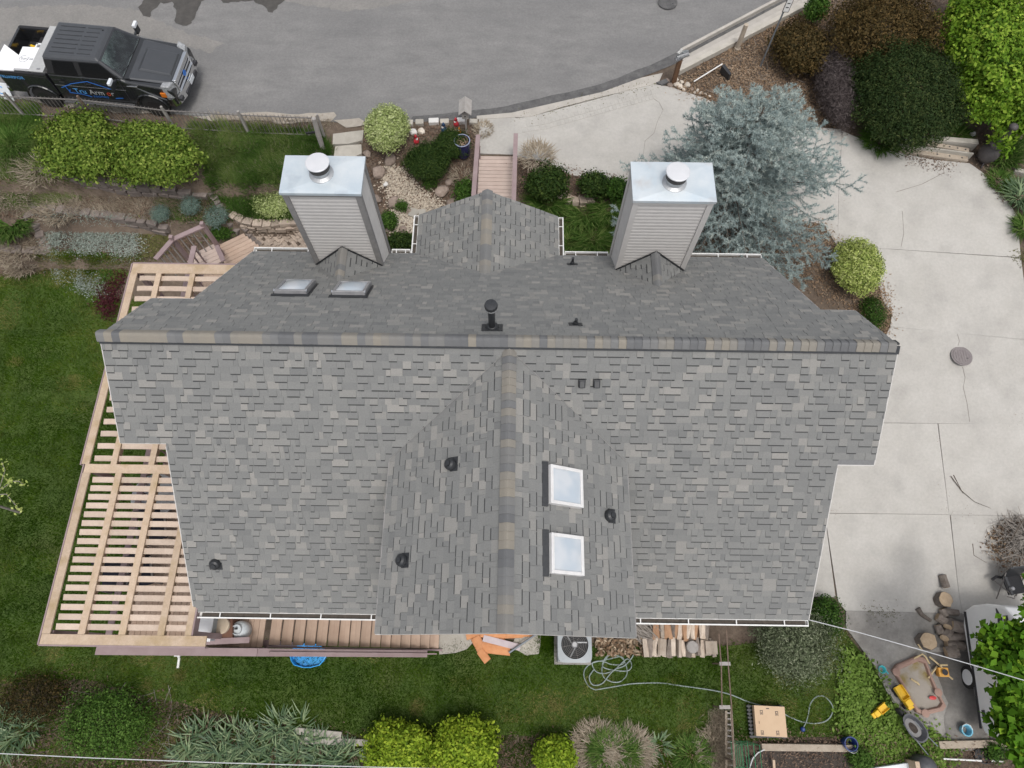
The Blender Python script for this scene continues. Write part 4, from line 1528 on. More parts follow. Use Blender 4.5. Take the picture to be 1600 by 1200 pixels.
# things on the deck, seen through the slats
def deck_chair(u, v, lab):
    p = at(u, v, ZD)
    t = thing('patio_chair', lab, 'chair', p, random.uniform(-.4, .4), 'dark chairs under the pergola')
    MB().box((0, 0, .42), (.62, .62, .1)).build('seat', 'patio_cushion', t, bevel=.02)
    MB().box((0, .32, .7), (.62, .1, .55)).build('backrest', 'patio_cushion', t, bevel=.02)
    for a in (-1, 1):
        MB().box((a * .34, 0, .55), (.05, .62, .05)).build('armrest', 'iron', t)
        for b in (-1, 1):
            MB().box((a * .3, b * .28, .2), (.04, .04, .4)).build('leg', 'iron', t)
deck_chair(253, 830, 'dark cushioned patio chair under the upper slats of the pergola')
deck_chair(196, 905, 'dark cushioned patio chair seen through the middle slats of the pergola')
deck_chair(232, 900, 'dark cushioned patio chair seen beside the house through the pergola slats')
p = at(262, 785, ZD)
t = thing('patio_table', 'glass topped patio table half hidden under the pergola slats', 'table', p)
MB().lathe([(.55, .70), (.56, .72), (.54, .725)], 24).build('table_top', 'galvanised', t)
MB().tube([(0, 0, 0), (0, 0, .7)], .04).build('pedestal', 'iron', t)
MB().lathe([(.25, 0), (.26, .02), (.05, .06)], 16).build('base', 'iron', t)

# smoker cabinet, chiminea with a wood slice on it, gas bottle
p = at(317, 978, ZD + .9)
p[2] = ZD
t = thing('grill', 'white metal barbecue with a curved handle at the end of the deck', 'grill', p)
MB().box((0, 0, .45), (.42, .62, .86)).build('cabinet', 'unit_metal', t, bevel=.02)
MB().box((.0, 0, .9), (.44, .66, .03)).build('lid', 'trailer_white', t, bevel=.008)
MB().tube([(-.2, .36, .93), (.14, .37, .93), (.2, .34, .93), (.21, .26, .93)], .018).build('handle', 'chrome', t)
MB().lathe([(.045, 0), (.05, .03), (.03, .04)], 12, (-.18, .05, .915)).build('dial', 'bronze_frame', t)
p = at(346, 982, ZD + .6)
p[2] = ZD
t = thing('fire_pot', 'rusty square fire pot with a pale wood slice on top', 'fire pot', p, .1)
MB().hexa([(-.2, -.25, 0), (.2, -.25, 0), (.2, .25, 0), (-.2, .25, 0), (-.25, -.3, .55), (.25, -.3, .55), (.22, .3, .55), (-.22, .3, .55)]).build('pot', 'fire_rust', t, bevel=.02)
MB().lathe([(.17, .55), (.185, .57), (.18, .635), (.165, .64)], 22, (0, .06, 0)).build('wood_slice', 'stump_face', t)
MB().bar((.2, .2, .5), (.36, .3, .55), .05, .05).build('spout', 'iron', t)
p = at(372, 984, ZD + .4)
p[2] = ZD
t = thing('gas_bottle', 'pale round gas bottle beside the rusty fire pot', 'gas bottle', p)
MB().lathe([(.16, 0), (.2, .05), (.205, .3), (.17, .40), (.08, .45), (.04, .455)], 22).build('bottle', 'tank_white', t, smooth=True)
MB().lathe([(.1, .44), (.11, .44), (.11, .53), (.1, .53)], 18, cap0=False, cap1=False).build('collar', 'tank_white', t)
MB().box((-.02, .02, .49), (.05, .04, .07)).build('valve', 'ink', t)

# white post with a foot on the lawn below the deck
p = gp(279, 1044)
t = thing('downpipe_outlet', 'short white drain pipe poking from under the deck onto the lawn', 'pipe', p)
MB().tube([(0, 0, .04), (-.01, .25, .05), (0, .34, .2)], .035, 10).build('pipe', 'white_paint', t)
MB().tube([(-.08, .34, .2), (.08, .34, .2)], .05, 10).build('elbow', 'white_paint', t)

# paddling pool edge
p = gp(484, 1024)
t = thing('paddling_pool', 'bright blue plastic paddling pool tucked under the stairs', 'paddling pool', p)
mb = MB()
prof = [(.45, 0), (.50, .02), (.52, .2), (.49, .21), (.46, .05)]
mb.lathe(prof, 14, cap1=False)
mb.v = [(x * (1 + .04 * math.sin(5 * math.atan2(y, x))), y * .62, z * (1 + .25 * math.sin(3 * x / .2))) for x, y, z in mb.v]
mb.build('pool', 'pool_blue', t)
MB().lathe([(.47, .045), (.47, .05)], 14, sy=.6).build('pool_floor', 'pool_blue', t)

# side landing and its railings at the deck's street side
ZL = -.12
land = thing('landing', 'small wooden landing with mauve railings at the corner of the pergola', 'landing', (*at(340, 395, ZL)[:2], -1))
LL = land.location.copy()
q = [at(u, v, ZL) for u, v in ((341, 387), (379, 369), (397, 390), (410, 440), (352, 440))]
d1 = Vector(q[1] - q[0]).normalized()
d2 = Vector((-d1.y, d1.x, 0))
o0 = Vector(q[0])
for k in range(9):
    a = o0 - d2 * (.14 * k) + d2 * .0
    MB().bar(a - d1 * .05, a + d1 * (.85 + .05 * k), .13, .03).build('board', 'deck_board', land, LL)
q = [at(u, v, ZL + .1) for u, v in ((290, 404), (335, 383), (341, 395), (300, 412))]
for k in range(5):
    a = Vector(at(291, 405, ZL + .02)) - d2 * (.14 * k)
    MB().bar(a, a + d1 * .95, .13, .03).build('board', 'walk_board', land, LL)
zr = .95
rp = [Vector(at(u, v, zr)) for u, v in ((243, 405), (270, 374), (318, 353))]
for a, b in zip(rp[:-1], rp[1:]):
    r_o = MB().bar(a, b, .14, .045).build('top_rail', 'mauve_paint', land, LL)
    n_ = 5
    for i in range(1, n_):
        c = a.lerp(b, i / n_)
        MB().tube([c - EZ * .02, Vector((c.x, c.y, ZL))], .02, 6).build('baluster', 'grey_wood', r_o, LL)
for c in rp[1:]:
    MB().box((c.x, c.y, zr / 2 - .3), (.1, .1, zr + .9)).build('post', 'mauve_paint', land, LL)
a, b = Vector(at(339, 385, .35)), Vector(at(349, 408, .62))
MB().bar(a, b, .13, .045).build('hand_rail', 'mauve_paint', land, LL)
MB().box((a.x, a.y, 0), (.09, .09, .7)).build('post', 'mauve_paint', land, LL)

# ------------------------------------------------------------------ entry bridge
ZB = .03
x0, x1 = at(748, 270, ZB)[0], at(802, 270, ZB)[0]
yb0, yb1 = 10.2, at(775, 244, ZB)[1]
br = thing('entry_bridge', 'narrow wooden footbridge with mauve railings leading to the front door', 'footbridge', ((x0 + x1) / 2, (yb0 + yb1) / 2, -.6))
BL = br.location.copy()
y = yb1
while y > yb0:
    MB().box(((x0 + x1) / 2, y - .068, ZB - .015), (x1 - x0, .128, .03)).build('board', 'walk_board', br, BL)
    y -= .14
for x in (x0, x1):
    MB().bar((x, yb0, ZB - .14), (x, yb1, ZB - .14), .05, .22).build('beam', 'mauve_paint', br, BL)
for (ua, va, ub, vb) in ((747, 211, 740, 305), (806, 209, 803, 305)):
    a, b = Vector(at(ua, va, .95)), Vector(at(ub, vb, .95))
    b = b + (b - a) * .8
    r_o = MB().bar(a, b, .13, .045).build('railing', 'mauve_paint', br, BL)
    n_ = 14
    for i in range(n_):
        c = a.lerp(b, (i + .3) / n_)
        MB().box((c.x, c.y, .47), (.035, .035, .9)).build('baluster', 'mauve_paint', r_o, BL)
    for i in (0.02, .5, .97):
        c = a.lerp(b, i)
        MB().box((c.x, c.y, .3), (.09, .09, 1.25)).build('post', 'mauve_paint', r_o, BL)

# ------------------------------------------------------------------ yard things
p = at(898, 1007, -2.15)
p[2] = -3
t = thing('air_conditioner', 'square grey outdoor air conditioner with a round fan grille', 'air conditioner', p)
A = .45
MB().box((0, 0, .04), (1.0, 1.0, .08)).build('base', 'concrete_worn', t)
mb = MB()
for k in range(11):
    mb.box((0, 0, .13 + k * .062), (.86, .86, .035))
mb.build('louvre', 'unit_metal', t)
MB().box((0, 0, .44), (.83, .83, .7)).build('coil', 'fan_dark', t)
top = MB()
n = 40
vs = []
for z in (.80, .86):
    for k in range(n):
        a_ = 2 * math.pi * (k + .5) / n
        c, s_ = math.cos(a_), math.sin(a_)
        e = 1 / max(abs(c), abs(s_))
        e = min(e, 1.27)
        vs.append((A * c * e, A * s_ * e, z))
    for k in range(n):
        a_ = 2 * math.pi * (k + .5) / n
        vs.append((.36 * math.cos(a_), .36 * math.sin(a_), z + (.015 if z > .83 else 0)))
fs = []
for k in range(n):
    j = (k + 1) % n
    fs += [(2 * n + k, 2 * n + j, 3 * n + j, 3 * n + k)[::1], (k, j, 2 * n + j, 2 * n + k), (n + j, n + k, 3 * n + k, 3 * n + j), (k, n + k, n + j, j)]
top.add(vs, fs)
top.build('top_panel', 'unit_metal', t)
MB().lathe([(.36, .72), (.36, .722)], 28).build('fan_well', 'fan_dark', t)
mb = MB()
for k in range(3):
    a_ = 2.1 + k * 2.094
    c, s_ = math.cos(a_), math.sin(a_)
    R = Matrix.Rotation(a_, 3, 'Z') @ Matrix.Rotation(.4, 3, 'X')
    mb.box((c * .2, s_ * .2, .77), (.27, .15, .008), M=R)
mb.build('fan_blade', 'galvanised', t)
MB().lathe([(.085, .74), (.085, .84), (.06, .86)], 18).build('motor', 'bronze_frame', t)
mb = MB()
for r in (.1, .145, .19, .235, .28, .325):
    pts = [(r * math.cos(2 * math.pi * k / 36), r * math.sin(2 * math.pi * k / 36), .875) for k in range(37)]
    mb.tube(pts, .003, 4, caps=False)
for k in range(8):
    a_ = math.pi * k / 4 + .2
    mb.tube([(.08 * math.cos(a_), .08 * math.sin(a_), .878), (.36 * math.cos(a_), .36 * math.sin(a_), .872)], .004, 4)
g_ = mb.build('grille', 'iron', t)
g_['kind'] = 'stuff'

# concrete pads behind the house
for px, lab in (([(688, 985), (735, 985), (742, 1000), (730, 1014), (712, 1021), (687, 1022)], 'pale concrete pad at the foot of the wooden stairs'),
                ([(808, 985), (846, 988), (842, 1022), (822, 1024), (800, 1012)], 'worn concrete pad between the orange tiles and the air conditioner')):
    o = drape('concrete_pad', gpoly(px), 'flagstone', .06, .25, thick=.1, wob=.02)
    tag(o, lab, 'concrete pad')

# broken clay tiles
tl = [(742, 991, .20, 14, .5, 'flat end'), (750, 1010, .28, -60, .55, ''), (772, 1013, .30, -5, .9, ''), (786, 992, .2, 3, 1.1, ''), (756, 1025, .22, -50, .35, ''), (782, 999, .16, -40, .4, ''), (812, 990, .18, 2, .8, ''), (765, 994, .16, -12, .5, '')]
labs = ['short orange clay tile at the corner of the pale concrete pad', 'orange clay tile lying steeply across the left of the broken pile', 'large orange clay tile along the grass edge of the pile',
        'long orange clay tile under the eave, middle of the pile', 'loose orange clay tile lying alone on the grass', 'broken orange clay tile lying across the lilac board', 'orange clay tile nearest the air conditioner', 'chipped orange clay tile above the lilac board']
for (u, v, w, an, l, _), lab in zip(tl, labs):
    p = at(u, v, -2.9)
    o = MB()
    n = 6
    for i in range(n):
        a0, a1 = math.pi * i / n, math.pi * (i + 1) / n
        f = lambda a_, r: (math.cos(a_) * w / 2 * r, math.sin(a_) * .05 * r)
        (xa, za), (xb, zb_), (xc, zc), (xd, zd) = f(a0, 1), f(a1, 1), f(a1, .8), f(a0, .8)
        o.hexa([(-l / 2, xd, zd), (l / 2, xd, zd), (l / 2, xc, zc), (-l / 2, xc, zc), (-l / 2, xa, za), (l / 2, xa, za), (l / 2, xb, zb_), (-l / 2, xb, zb_)])
    ob = o.build('clay_tile', 'terracotta', None, loc=(p[0], p[1], p[2] - .04 + random.uniform(0, .05)))
    ob.rotation_euler = (random.uniform(-.1, .1), random.uniform(-.08, .08), math.radians(an))
    tag(ob, lab, 'clay tile', 'broken clay tiles behind the house')
a, b = at(755, 997, -2.84), at(813, 1012, -2.84)
tag(MB().bar(a, b, .17, .03).build('lilac_board', 'lilac_board'), 'pale lilac board lying across the orange clay tiles', 'board')
a, b = at(795, 1020, -2.75), at(842, 988, -2.75)
tag(MB().tube([a, b], .03, 8).build('dark_pipe', 'steel_pipe'), 'thin dark pipe leaning from the grass towards the eave', 'pipe')

# firewood: split logs stacked in two rows
def split_log(u, v, z, w, l, ang, m, name='firewood_log', lab=None, h=None):
    p = at(u, v, z)
    h = h or w * .8
    mb = MB()
    n = random.choice((3, 4, 5))
    prof = []
    for i in range(n):
        a_ = 2 * math.pi * (i + random.uniform(-.25, .25)) / n + .5
        prof.append((math.cos(a_) * w / 2 * random.uniform(.9, 1.1), math.sin(a_) * h / 2))
    vs = []
    for t_ in (-.5, -.17, .17, .5):
        for (a_, b_) in prof:
            vs.append((t_ * l, a_ * random.uniform(.92, 1.08), b_ * random.uniform(.92, 1.08)))
    fs = [tuple(range(n - 1, -1, -1)), tuple(range(3 * n, 4 * n))]
    for s_ in range(3):
        fs += [(s_ * n + i, s_ * n + (i + 1) % n, (s_ + 1) * n + (i + 1) % n, (s_ + 1) * n + i) for i in range(n)]
    mb.add(vs, fs)
    o = mb.build(name, m, loc=p)
    o.rotation_euler = (random.uniform(-.5, .5), random.uniform(-.1, .1), math.radians(ang))
    return o
for row, (v, u0, u1, n_) in enumerate(((985, 1019, 1108, 15), (1012, 1004, 1118, 15))):
    for lay in (0, 1):
        for i in range(n_):
            u = u0 + (u1 - u0) * (i + .5) / n_ + random.uniform(-1.2, 1.2)
            if row == 1 and i == 10 and lay:
                continue
            m_ = random.choice(('split_wood', 'split_wood', 'split_red', 'log_bark') if row == 0 else ('split_wood', 'split_wood', 'split_wood', 'log_bark'))
            o = split_log(u, v + random.uniform(-2, 2), -2.88 + lay * .13 + row * -.0, random.uniform(.11, .17), random.uniform(.40, .5), 90 + random.uniform(-16, 10), m_)
            kd = {'split_wood': 'pale split', 'split_red': 'reddish split', 'log_bark': 'bark covered'}[m_]
            tag(o, '%s firewood log, %s of the %s, %s' % (kd, ('left third', 'middle', 'right third')[min(2, i // 5)], 'row against the house' if row == 0 else 'row along the lawn', 'on top' if lay else 'underneath'),
                'firewood', 'firewood stacked behind the house')
p = at(1080, 1011, -2.8)
o = MB().lathe([(.15, -.18), (.17, -.1), (.165, .16), (.15, .18)], 16).build('firewood_log', 'grey_wood', loc=p)
tag(o, 'round grey log standing on end in the firewood stack', 'firewood')
p = at(1110, 1012, -2.72)
o = MB().box((0, 0, 0), (.32, .34, .25)).build('wood_block', 'split_wood', loc=p, bevel=.01)
tag(o, 'square block of split wood at the right end of the firewood', 'wood block')
# kindling sticks and bark chips
mb = MB()
for i in range(60):
    c = Vector(at(random.uniform(990, 1020), random.uniform(970, 996), -2.9 + random.uniform(0, .2)))
    a_ = random.uniform(-1.2, -.2)
    d = Vector((math.cos(a_), math.sin(a_), random.uniform(-.1, .1))) * random.uniform(.2, .45)
    mb.tube([c - d, c + d * .2 + EZ * .02, c + d], random.uniform(.008, .02), 5)
o = mb.build('kindling', 'grey_twig')
tag(o, 'heap of grey kindling sticks beside the firewood', 'kindling', kind='stuff')
P = np.array([at(random.uniform(931, 1008), random.uniform(996, 1024), -2.95 + random.uniform(0, .16)) for _ in range(420)])
Nn = unit(RNG.normal(size=(420, 3)) + np.array([0, 0, .8]))
V, Fq = leaf_geo(P, Nn, RNG.uniform(.08, .22, 420), .45, .02)
o = mesh_np('bark_chips', V, Fq, 'dry_leaf', RNG.uniform(.2, 1, 420))
tag(o, 'heap of split bark and wood chips beside the air conditioner', 'wood chips', kind='stuff')
for u, v, s_, m_, lab in ((1036, 1024, .0, '', ''),):
    pass


def hose_path(pts, r=.022, z=.045):
    P_ = [gp(u, v, .0) + np.array([0, 0, z + random.uniform(-.008, .03)]) for u, v in pts]
    out = []
    n = len(P_)
    for i in range(n - 1):
        p0, p1, p2, p3 = P_[max(i - 1, 0)], P_[i], P_[i + 1], P_[min(i + 2, n - 1)]
        for k in range(5):
            s_ = k / 5
            out.append(.5 * ((2 * p1) + (-p0 + p2) * s_ + (2 * p0 - 5 * p1 + 4 * p2 - p3) * s_ ** 2 + (-p0 + 3 * p1 - 3 * p2 + p3) * s_ ** 3))
    out.append(P_[-1])
    return out
h1 = hose_path([(990, 1016), (985, 1012), (970, 1013), (955, 1020), (945, 1032), (940, 1045), (943, 1058), (955, 1065), (968, 1065), (978, 1056), (979, 1045), (973, 1030), (960, 1023), (947, 1026), (941, 1038), (945, 1044),
                (965, 1048), (980, 1048), (986, 1042), (985, 1034), (978, 1030), (960, 1046), (945, 1052), (932, 1050), (926, 1042), (926, 1035), (940, 1033), (955, 1038), (972, 1038), (974, 1030),
                (968, 1026), (950, 1030), (925, 1036), (914, 1045), (912, 1056), (918, 1070), (928, 1077), (940, 1076), (975, 1070), (990, 1068), (1030, 1067), (1060, 1071), (1110, 1078), (1140, 1085), (1170, 1097), (1205, 1107), (1225, 1116), (1250, 1127),
                (1275, 1130), (1292, 1124), (1300, 1110), (1297, 1098), (1286, 1088), (1274, 1089), (1265, 1100), (1262, 1115), (1258, 1128), (1252, 1139)])
t = thing('garden_hose', 'grey green garden hose coiled on the lawn and trailing away', 'hose', (float(h1[0][0]), float(h1[0][1]), -3))
MB().tube(h1, .016, 7).build('hose', 'hose', t, t.location)
h2 = hose_path([(928, 1045), (920, 1058), (926, 1070), (940, 1068), (950, 1056), (960, 1046), (975, 1040), (986, 1028), (990, 1020)], z=.08)
MB().tube(h2, .016, 7).build('hose_loop', 'hose', t, t.location)
e_ = h1[-1]
MB().lathe([(.03, 0), (.06, .02), (.06, .06), (.03, .1)], 12, tuple(e_)).build('nozzle', 'blue_pail', t, t.location)

# timber lattice fence running away from the house, with a ladder-like end
p0, p1 = gp(1126, 1035), gp(1131, 1105)
t = thing('wire_fence', 'rusty wire fence with two rails crossing the back lawn', 'fence', (p0[0], p0[1], -3))
for px in (((1123, 990), (1127, 1040), (1128, 1105)), ((1135, 985), (1138, 1040), (1143, 1105), (1147, 1215))):
    pts = [Vector(at(u, v, -2.15)) for u, v in px]
    MB().tube(pts, .018, 6).build('rail', 'rust_post', t, t.location)
for u, v in ((1137, 1037), (1141, 1107), (1146, 1190), (1127, 1037), (1128, 1106)):
    c = at(u, v, -2.15)
    MB().tube([c, (c[0], c[1], -3)], .022, 6).build('post', 'rust_post', t, t.location)
for v in (1037, 1105):
    MB().bar(at(1124, v, -2.15), at(1141, v, -2.15), .09, .03).build('cross_board', 'grey_wood', t, t.location)
mb = MB()
for k in range(30):
    v = 1040 + k * 2.2
    for z in (-2.9, -2.65, -2.4):
        pass
for z in (-2.3, -2.5, -2.7, -2.9):
    mb.tube([at(1135, 990, z), at(1143, 1105, z), at(1147, 1215, z)], .004, 4)
mb.build('wire', 'iron', t, t.location)
t = thing('ladder', 'weathered wooden ladder lying beside the wire fence', 'ladder', gp(1137, 1150))
for (a, b) in (((1132, 1110), (1132, 1215)), ((1140, 1110), (1146, 1215))):
    MB().bar(gp(*a) + np.array([0, 0, .12]), gp(*b) + np.array([0, 0, .12]), .06, .06).build('rail', 'old_wood', t, t.location)
for k in range(11):
    v = 1113 + k * 9
    MB().bar(gp(1132, v) + np.array([0, 0, .13]), gp(1140 + k * .6, v + 1) + np.array([0, 0, .13]), .035, .03).build('rung', 'grey_wood', t, t.location)

# green wire frames
for i, (u, lab) in enumerate(((1154, 'green wire plant frame nearest the ladder'), (1163, 'green wire plant frame beside the raised bed'))):
    c = gp(u - 6, 1180)
    t = thing('wire_trellis', lab, 'trellis', c, 0, 'green wire plant frames')
    for k in range(3):
        w_ = .14 + .02 * k
        zz = .25 + .4 * k
        MB().tube([(-w_, -.25, zz), (w_, -.25, zz), (w_, .35, zz), (-w_, .35, zz), (-w_, -.25, zz)], .009, 5).build('ring', 'wire_green', t)
    for a_, b_ in ((-.16, -.25), (.16, -.25), (.16, .35), (-.16, .35)):
        MB().tube([(a_, b_, 0), (a_, b_, 1.15)], .009, 5).build('upright', 'wire_green', t)

# cardboard box on black crate
c = at(1204, 1127, -2.62)
t = thing('cardboard_box', 'flat tan cardboard box with dark printed marks on the lawn', 'cardboard box', (c[0], c[1], -2.78), -.03)
w_, d_ = .80, .72
MB().box((0, 0, .08), (w_, d_, .16)).build('carton', 'cardboard', t)
for q in ((-.22, .2), (.18, .19), (-.24, -.28), (.16, -.27)):
    m_ = MB()
    for dx, dy, a, b in ((-.03, 0, .012, .11), (.03, 0, .012, .11), (0, .045, .05, .012), (0, 0, .03, .012), (0, -.03, .02, .03)):
        m_.box((q[0] + dx, q[1] + dy, .162), (a, b, .003))
    m_.build('printed_mark', 'ink', t)
MB().box((-.05, .3, .162), (.07, .02, .003)).build('printed_mark', 'ink', t)
MB().box((-.3, -.04, .162), (.012, .06, .003)).build('printed_mark', 'ink', t)
t = thing('plastic_crate', 'black slatted plastic crate under the cardboard box', 'crate', (c[0] - .04, c[1] - .02, -3))
for k in range(9):
    MB().box((-.0, -.36 + k * .09, .19), (.98, .045, .03)).build('slat', 'black_plastic', t)
for k in (-1, 0, 1):
    MB().box((k * .42, 0, .1), (.05, .8, .14)).build('bearer', 'black_plastic', t)

# raised bed
def timber(px0, px1, w, h, lab, m='old_wood', z0=-3, cat='timber', name='sleeper', zt=None):
    a, b = gp(*px0), gp(*px1)
    a[2] = b[2] = float((a[2] + b[2]) / 2) + h / 2 - .02
    o = MB().bar(a, b, w, h).build(name, m, None, bevel=.012)
    return tag(o, lab, cat)
timber((1186, 1166), (1334, 1168), .17, .25, 'long tan timber edging the dark raised bed')
BED = gpoly([(1168, 1185), (1188, 1172), (1330, 1173), (1345, 1200), (1350, 1260), (1150, 1260)])
tag(drape('bed_soil', BED, 'dark_soil', .12, .3, wob=.03), kind='structure')
pts = [gp(u, v) + np.array([0, 0, .3]) for u, v in ((1188, 1169), (1178, 1174), (1170, 1183), (1166, 1195), (1163, 1212))]
tag(MB().tube(pts, .016, 6).build('white_hoop', 'cable'), 'white plastic hoop curving into the raised bed', 'hoop')
a, b = gp(1201, 1184) + np.array([0, 0, .35]), gp(1206, 1215) + np.array([0, 0, .2])
tag(MB().bar(a, b, .06, .06).build('stake', 'cedar_board'), 'tan wooden stake lying on the dark raised bed', 'stake')
timber((1462, 1163), (1590, 1160), .18, .2, 'timber edge along the back of the trailer pad')
timber((1360, 1204), (1442, 1192), .2, .3, 'pale board at the bottom edge beside the orange post', 'plate_white', cat='board', name='pale_board')

# blue bucket
c = gp(1319, 1160)
t = thing('bucket', 'dark blue plastic bucket at the end of the raised bed', 'bucket', (c[0], c[1], -2.97))
mb = MB()
mb.lathe([(.13, 0), (.165, .36), (.175, .36), (.175, .385), (.155, .385), (.12, .02), (.02, .018)], 24, cap1=False)
mb.build('pail', 'blue_pail', t)
mb = MB()
mb.lathe([(.170, .30), (.178, .30), (.178, .33), (.170, .33)], 24, cap0=False, cap1=False)
mb.build('rim_band', 'blue_pail', t)
MB().tube([(.17 * math.cos(a_), .17 * math.sin(a_) - .03, .34 - .1 * math.sin(a_)) for a_ in np.linspace(math.pi, 1.2 * math.pi * 1.5, 10)], .005, 5).build('handle', 'galvanised', t)
# sky-blue bucket near the trailer
c = gp(1503, 1140)
t = thing('toy_bucket', 'pale blue plastic tub on the dark concrete by the trailer', 'tub', c)
mb = MB()
mb.lathe([(.10, 0), (.135, .22), (.15, .225), (.145, .24), (.12, .235), (.09, .03), (.01, .028)], 20, cap1=False)
mb.build('tub', 'sky_plastic', t)
MB().tube([(-.14, .02, .24), (-.1, .12, .25), (0, .16, .25), (.1, .12, .25), (.14, .02, .24)], .007, 5).build('handle', 'white_paint', t)
# teal toy
c = gp(1375, 1046)
t = thing('toy_scoop', 'small turquoise plastic toy on the concrete edge', 'toy', c, .4)
MB().lathe([(.05, 0), (.1, .13), (.105, .135), (.09, .13), (.04, .02)], 12, cap1=False).build('cup', 'teal_plastic', t)
MB().bar((.08, -.05, .1), (.12, -.17, .06), .03, .02).build('handle', 'teal_plastic', t)


def toy_truck(u, v, ang, s_, lab):
    c = gp(u, v)
    t = thing('toy_dump_truck', lab, 'toy truck', c + np.array([0, 0, .09]), ang, 'yellow toy trucks on the weeds')
    t.scale = (s_, s_, s_)
    b = MB()
    b.box((.08, 0, .14), (.34, .22, .02))
    for a, w, q in ((.08, .34, (.08, .11)), (.08, .34, (.08, -.11))):
        b.box((q[0], q[1], .19), (.34, .015, .12))
    b.box((-.09, 0, .2), (.015, .22, .14))
    b.build('dump_body', 'toy_yellow', t, bevel=.005)
    MB().box((-.2, 0, .17), (.17, .18, .17)).build('cab', 'toy_yellow', t, bevel=.015)
    MB().box((-.32, 0, .13), (.1, .16, .09)).build('bonnet', 'toy_yellow', t, bevel=.01)
    MB().box((-.02, 0, .09), (.56, .12, .04)).build('chassis', 'ink', t)
    for x in (-.26, .06, .18):
        for y in (-.1, .1):
            MB().tube([(x, y - .025, .06), (x, y + .025, .06)], .06, 12).build('wheel', 'tyre_rubber', t)
toy_truck(1403, 1086, math.radians(118), 1.0, 'larger yellow toy dump truck against the sandbox rim')
toy_truck(1370, 1108, math.radians(35), .8, 'smaller yellow toy truck alone on the weeds')

# sandbox: plastic tray with a wide moulded rim
zs = .02
out = [gp(u, v) for u, v in ((1390, 1047), (1397, 1038), (1430, 1024), (1441, 1028), (1451, 1056), (1462, 1082), (1473, 1103), (1468, 1110), (1447, 1115), (1440, 1118), (1427, 1112), (1415, 1092), (1402, 1066))]
cc = sum(out) / len(out)
t = thing('sandbox', 'brown plastic sandbox with a moulded rim, half full of wet sand', 'sandbox', cc)
O_ = [(q - cc)[:2] for q in out]
mb = MB()
n = len(O_)
rings = [(1.0, 0), (1.0, .17), (.94, .2), (.84, .19), (.80, .08)]
vs = [(x * s_, y * s_, z) for s_, z in rings for x, y in O_]
fs = [(k * n + i, (k + 1) * n + i, (k + 1) * n + (i + 1) % n, k * n + (i + 1) % n) for k in range(len(rings) - 1) for i in range(n)]
ar = sum(O_[i][0] * O_[(i + 1) % n][1] - O_[(i + 1) % n][0] * O_[i][1] for i in range(n))
mb.add(vs, fs if ar < 0 else [f[::-1] for f in fs])
mb.build('rim', 'sandbox_plastic', t, bevel=.01)
mb = MB()
mb.add([(x * .83, y * .83, .10) for x, y in O_], [tuple(range(n)) if ar > 0 else tuple(range(n - 1, -1, -1))])
mb.build('sand', 'sandbox_sand', t)
mb = MB()
for i in (0, 5, 9):
    x, y = O_[i][0] * .9, O_[i][1] * .9
    mb.lathe([(.1, .19), (.105, .215), (.07, .225)], 12, (x, y, 0))
mb.build('corner_seat', 'sandbox_plastic', t)
c = gp(1452, 1090) + np.array([0, 0, .14])
tag(MB().lathe([(.03, 0), (.1, .02), (.1, .03), (.02, .04)], 12, sy=.5).build('toy_dish', 'toy_red', loc=c), 'small red toy dish on the sandbox sand', 'toy')
c = gp(1426, 1065) + np.array([0, 0, .13])
o = MB().tube([(-.1, .07, 0), (.03, -.02, .03), (.09, -.08, .01)], [.025, .03, .02], 6).build('driftwood', 'sand_tan', loc=c)
tag(o, 'short pale stick lying in the sandbox', 'stick')

# plastic toy rails and the digger seat
def bent(px, r, z, m, name, lab, cat, group=None):
    pts = [gp(u, v) + np.array([0, 0, z]) for u, v in px]
    o = MB().tube(pts, r, 7).build(name, m)
    return tag(o, lab, cat, group)
bent([(1422, 1029), (1435, 1022), (1439, 1025), (1446, 1037)], .022, .2, 'sand_tan', 'bent_pole', 'tan pole bent at a right angle over the sandbox corner', 'pole')
bent([(1425, 1007), (1432, 1017)], .02, .3, 'sand_tan', 'short_pole', 'short tan pole beside the big cut stump', 'pole')
c = gp(1465, 1047)
t = thing('toy_digger', 'sand coloured ride-on toy digger with an orange scoop', 'toy digger', (c[0], c[1], c[2]))
for px, z in (([(1444, 1026), (1462, 1041), (1469, 1052), (1480, 1061)], .25), ([(1459, 1041), (1446, 1059)], .15), ([(1458, 1039), (1470, 1039)], .3)):
    MB().tube([gp(u, v) + np.array([0, 0, z]) for u, v in px], .024, 7).build('arm', 'sand_tan', t, t.location)
q = gp(1466, 1050)
MB().hexa([(q[0] - .1, q[1] - .1, -2.98), (q[0] + .1, q[1] - .1, -2.98), (q[0] + .1, q[1] + .1, -2.98), (q[0] - .1, q[1] + .1, -2.98),
           (q[0] - .13, q[1] - .12, -2.75), (q[0] + .12, q[1] - .12, -2.7), (q[0] + .12, q[1] + .12, -2.7), (q[0] - .13, q[1] + .12, -2.75)]).build('seat', 'toy_orange', t, t.location, bevel=.02)
MB().lathe([(.06, 0), (.08, .03), (.07, .035)], 12, (q[0], q[1], -2.71)).build('scoop', 'ink', t, t.location)
bent([(1503, 1058), (1508, 1053), (1512, 1050)], .045, .06, 'sand_tan', 'toy_bone', 'short yellowish toy lying on the dark concrete', 'toy')

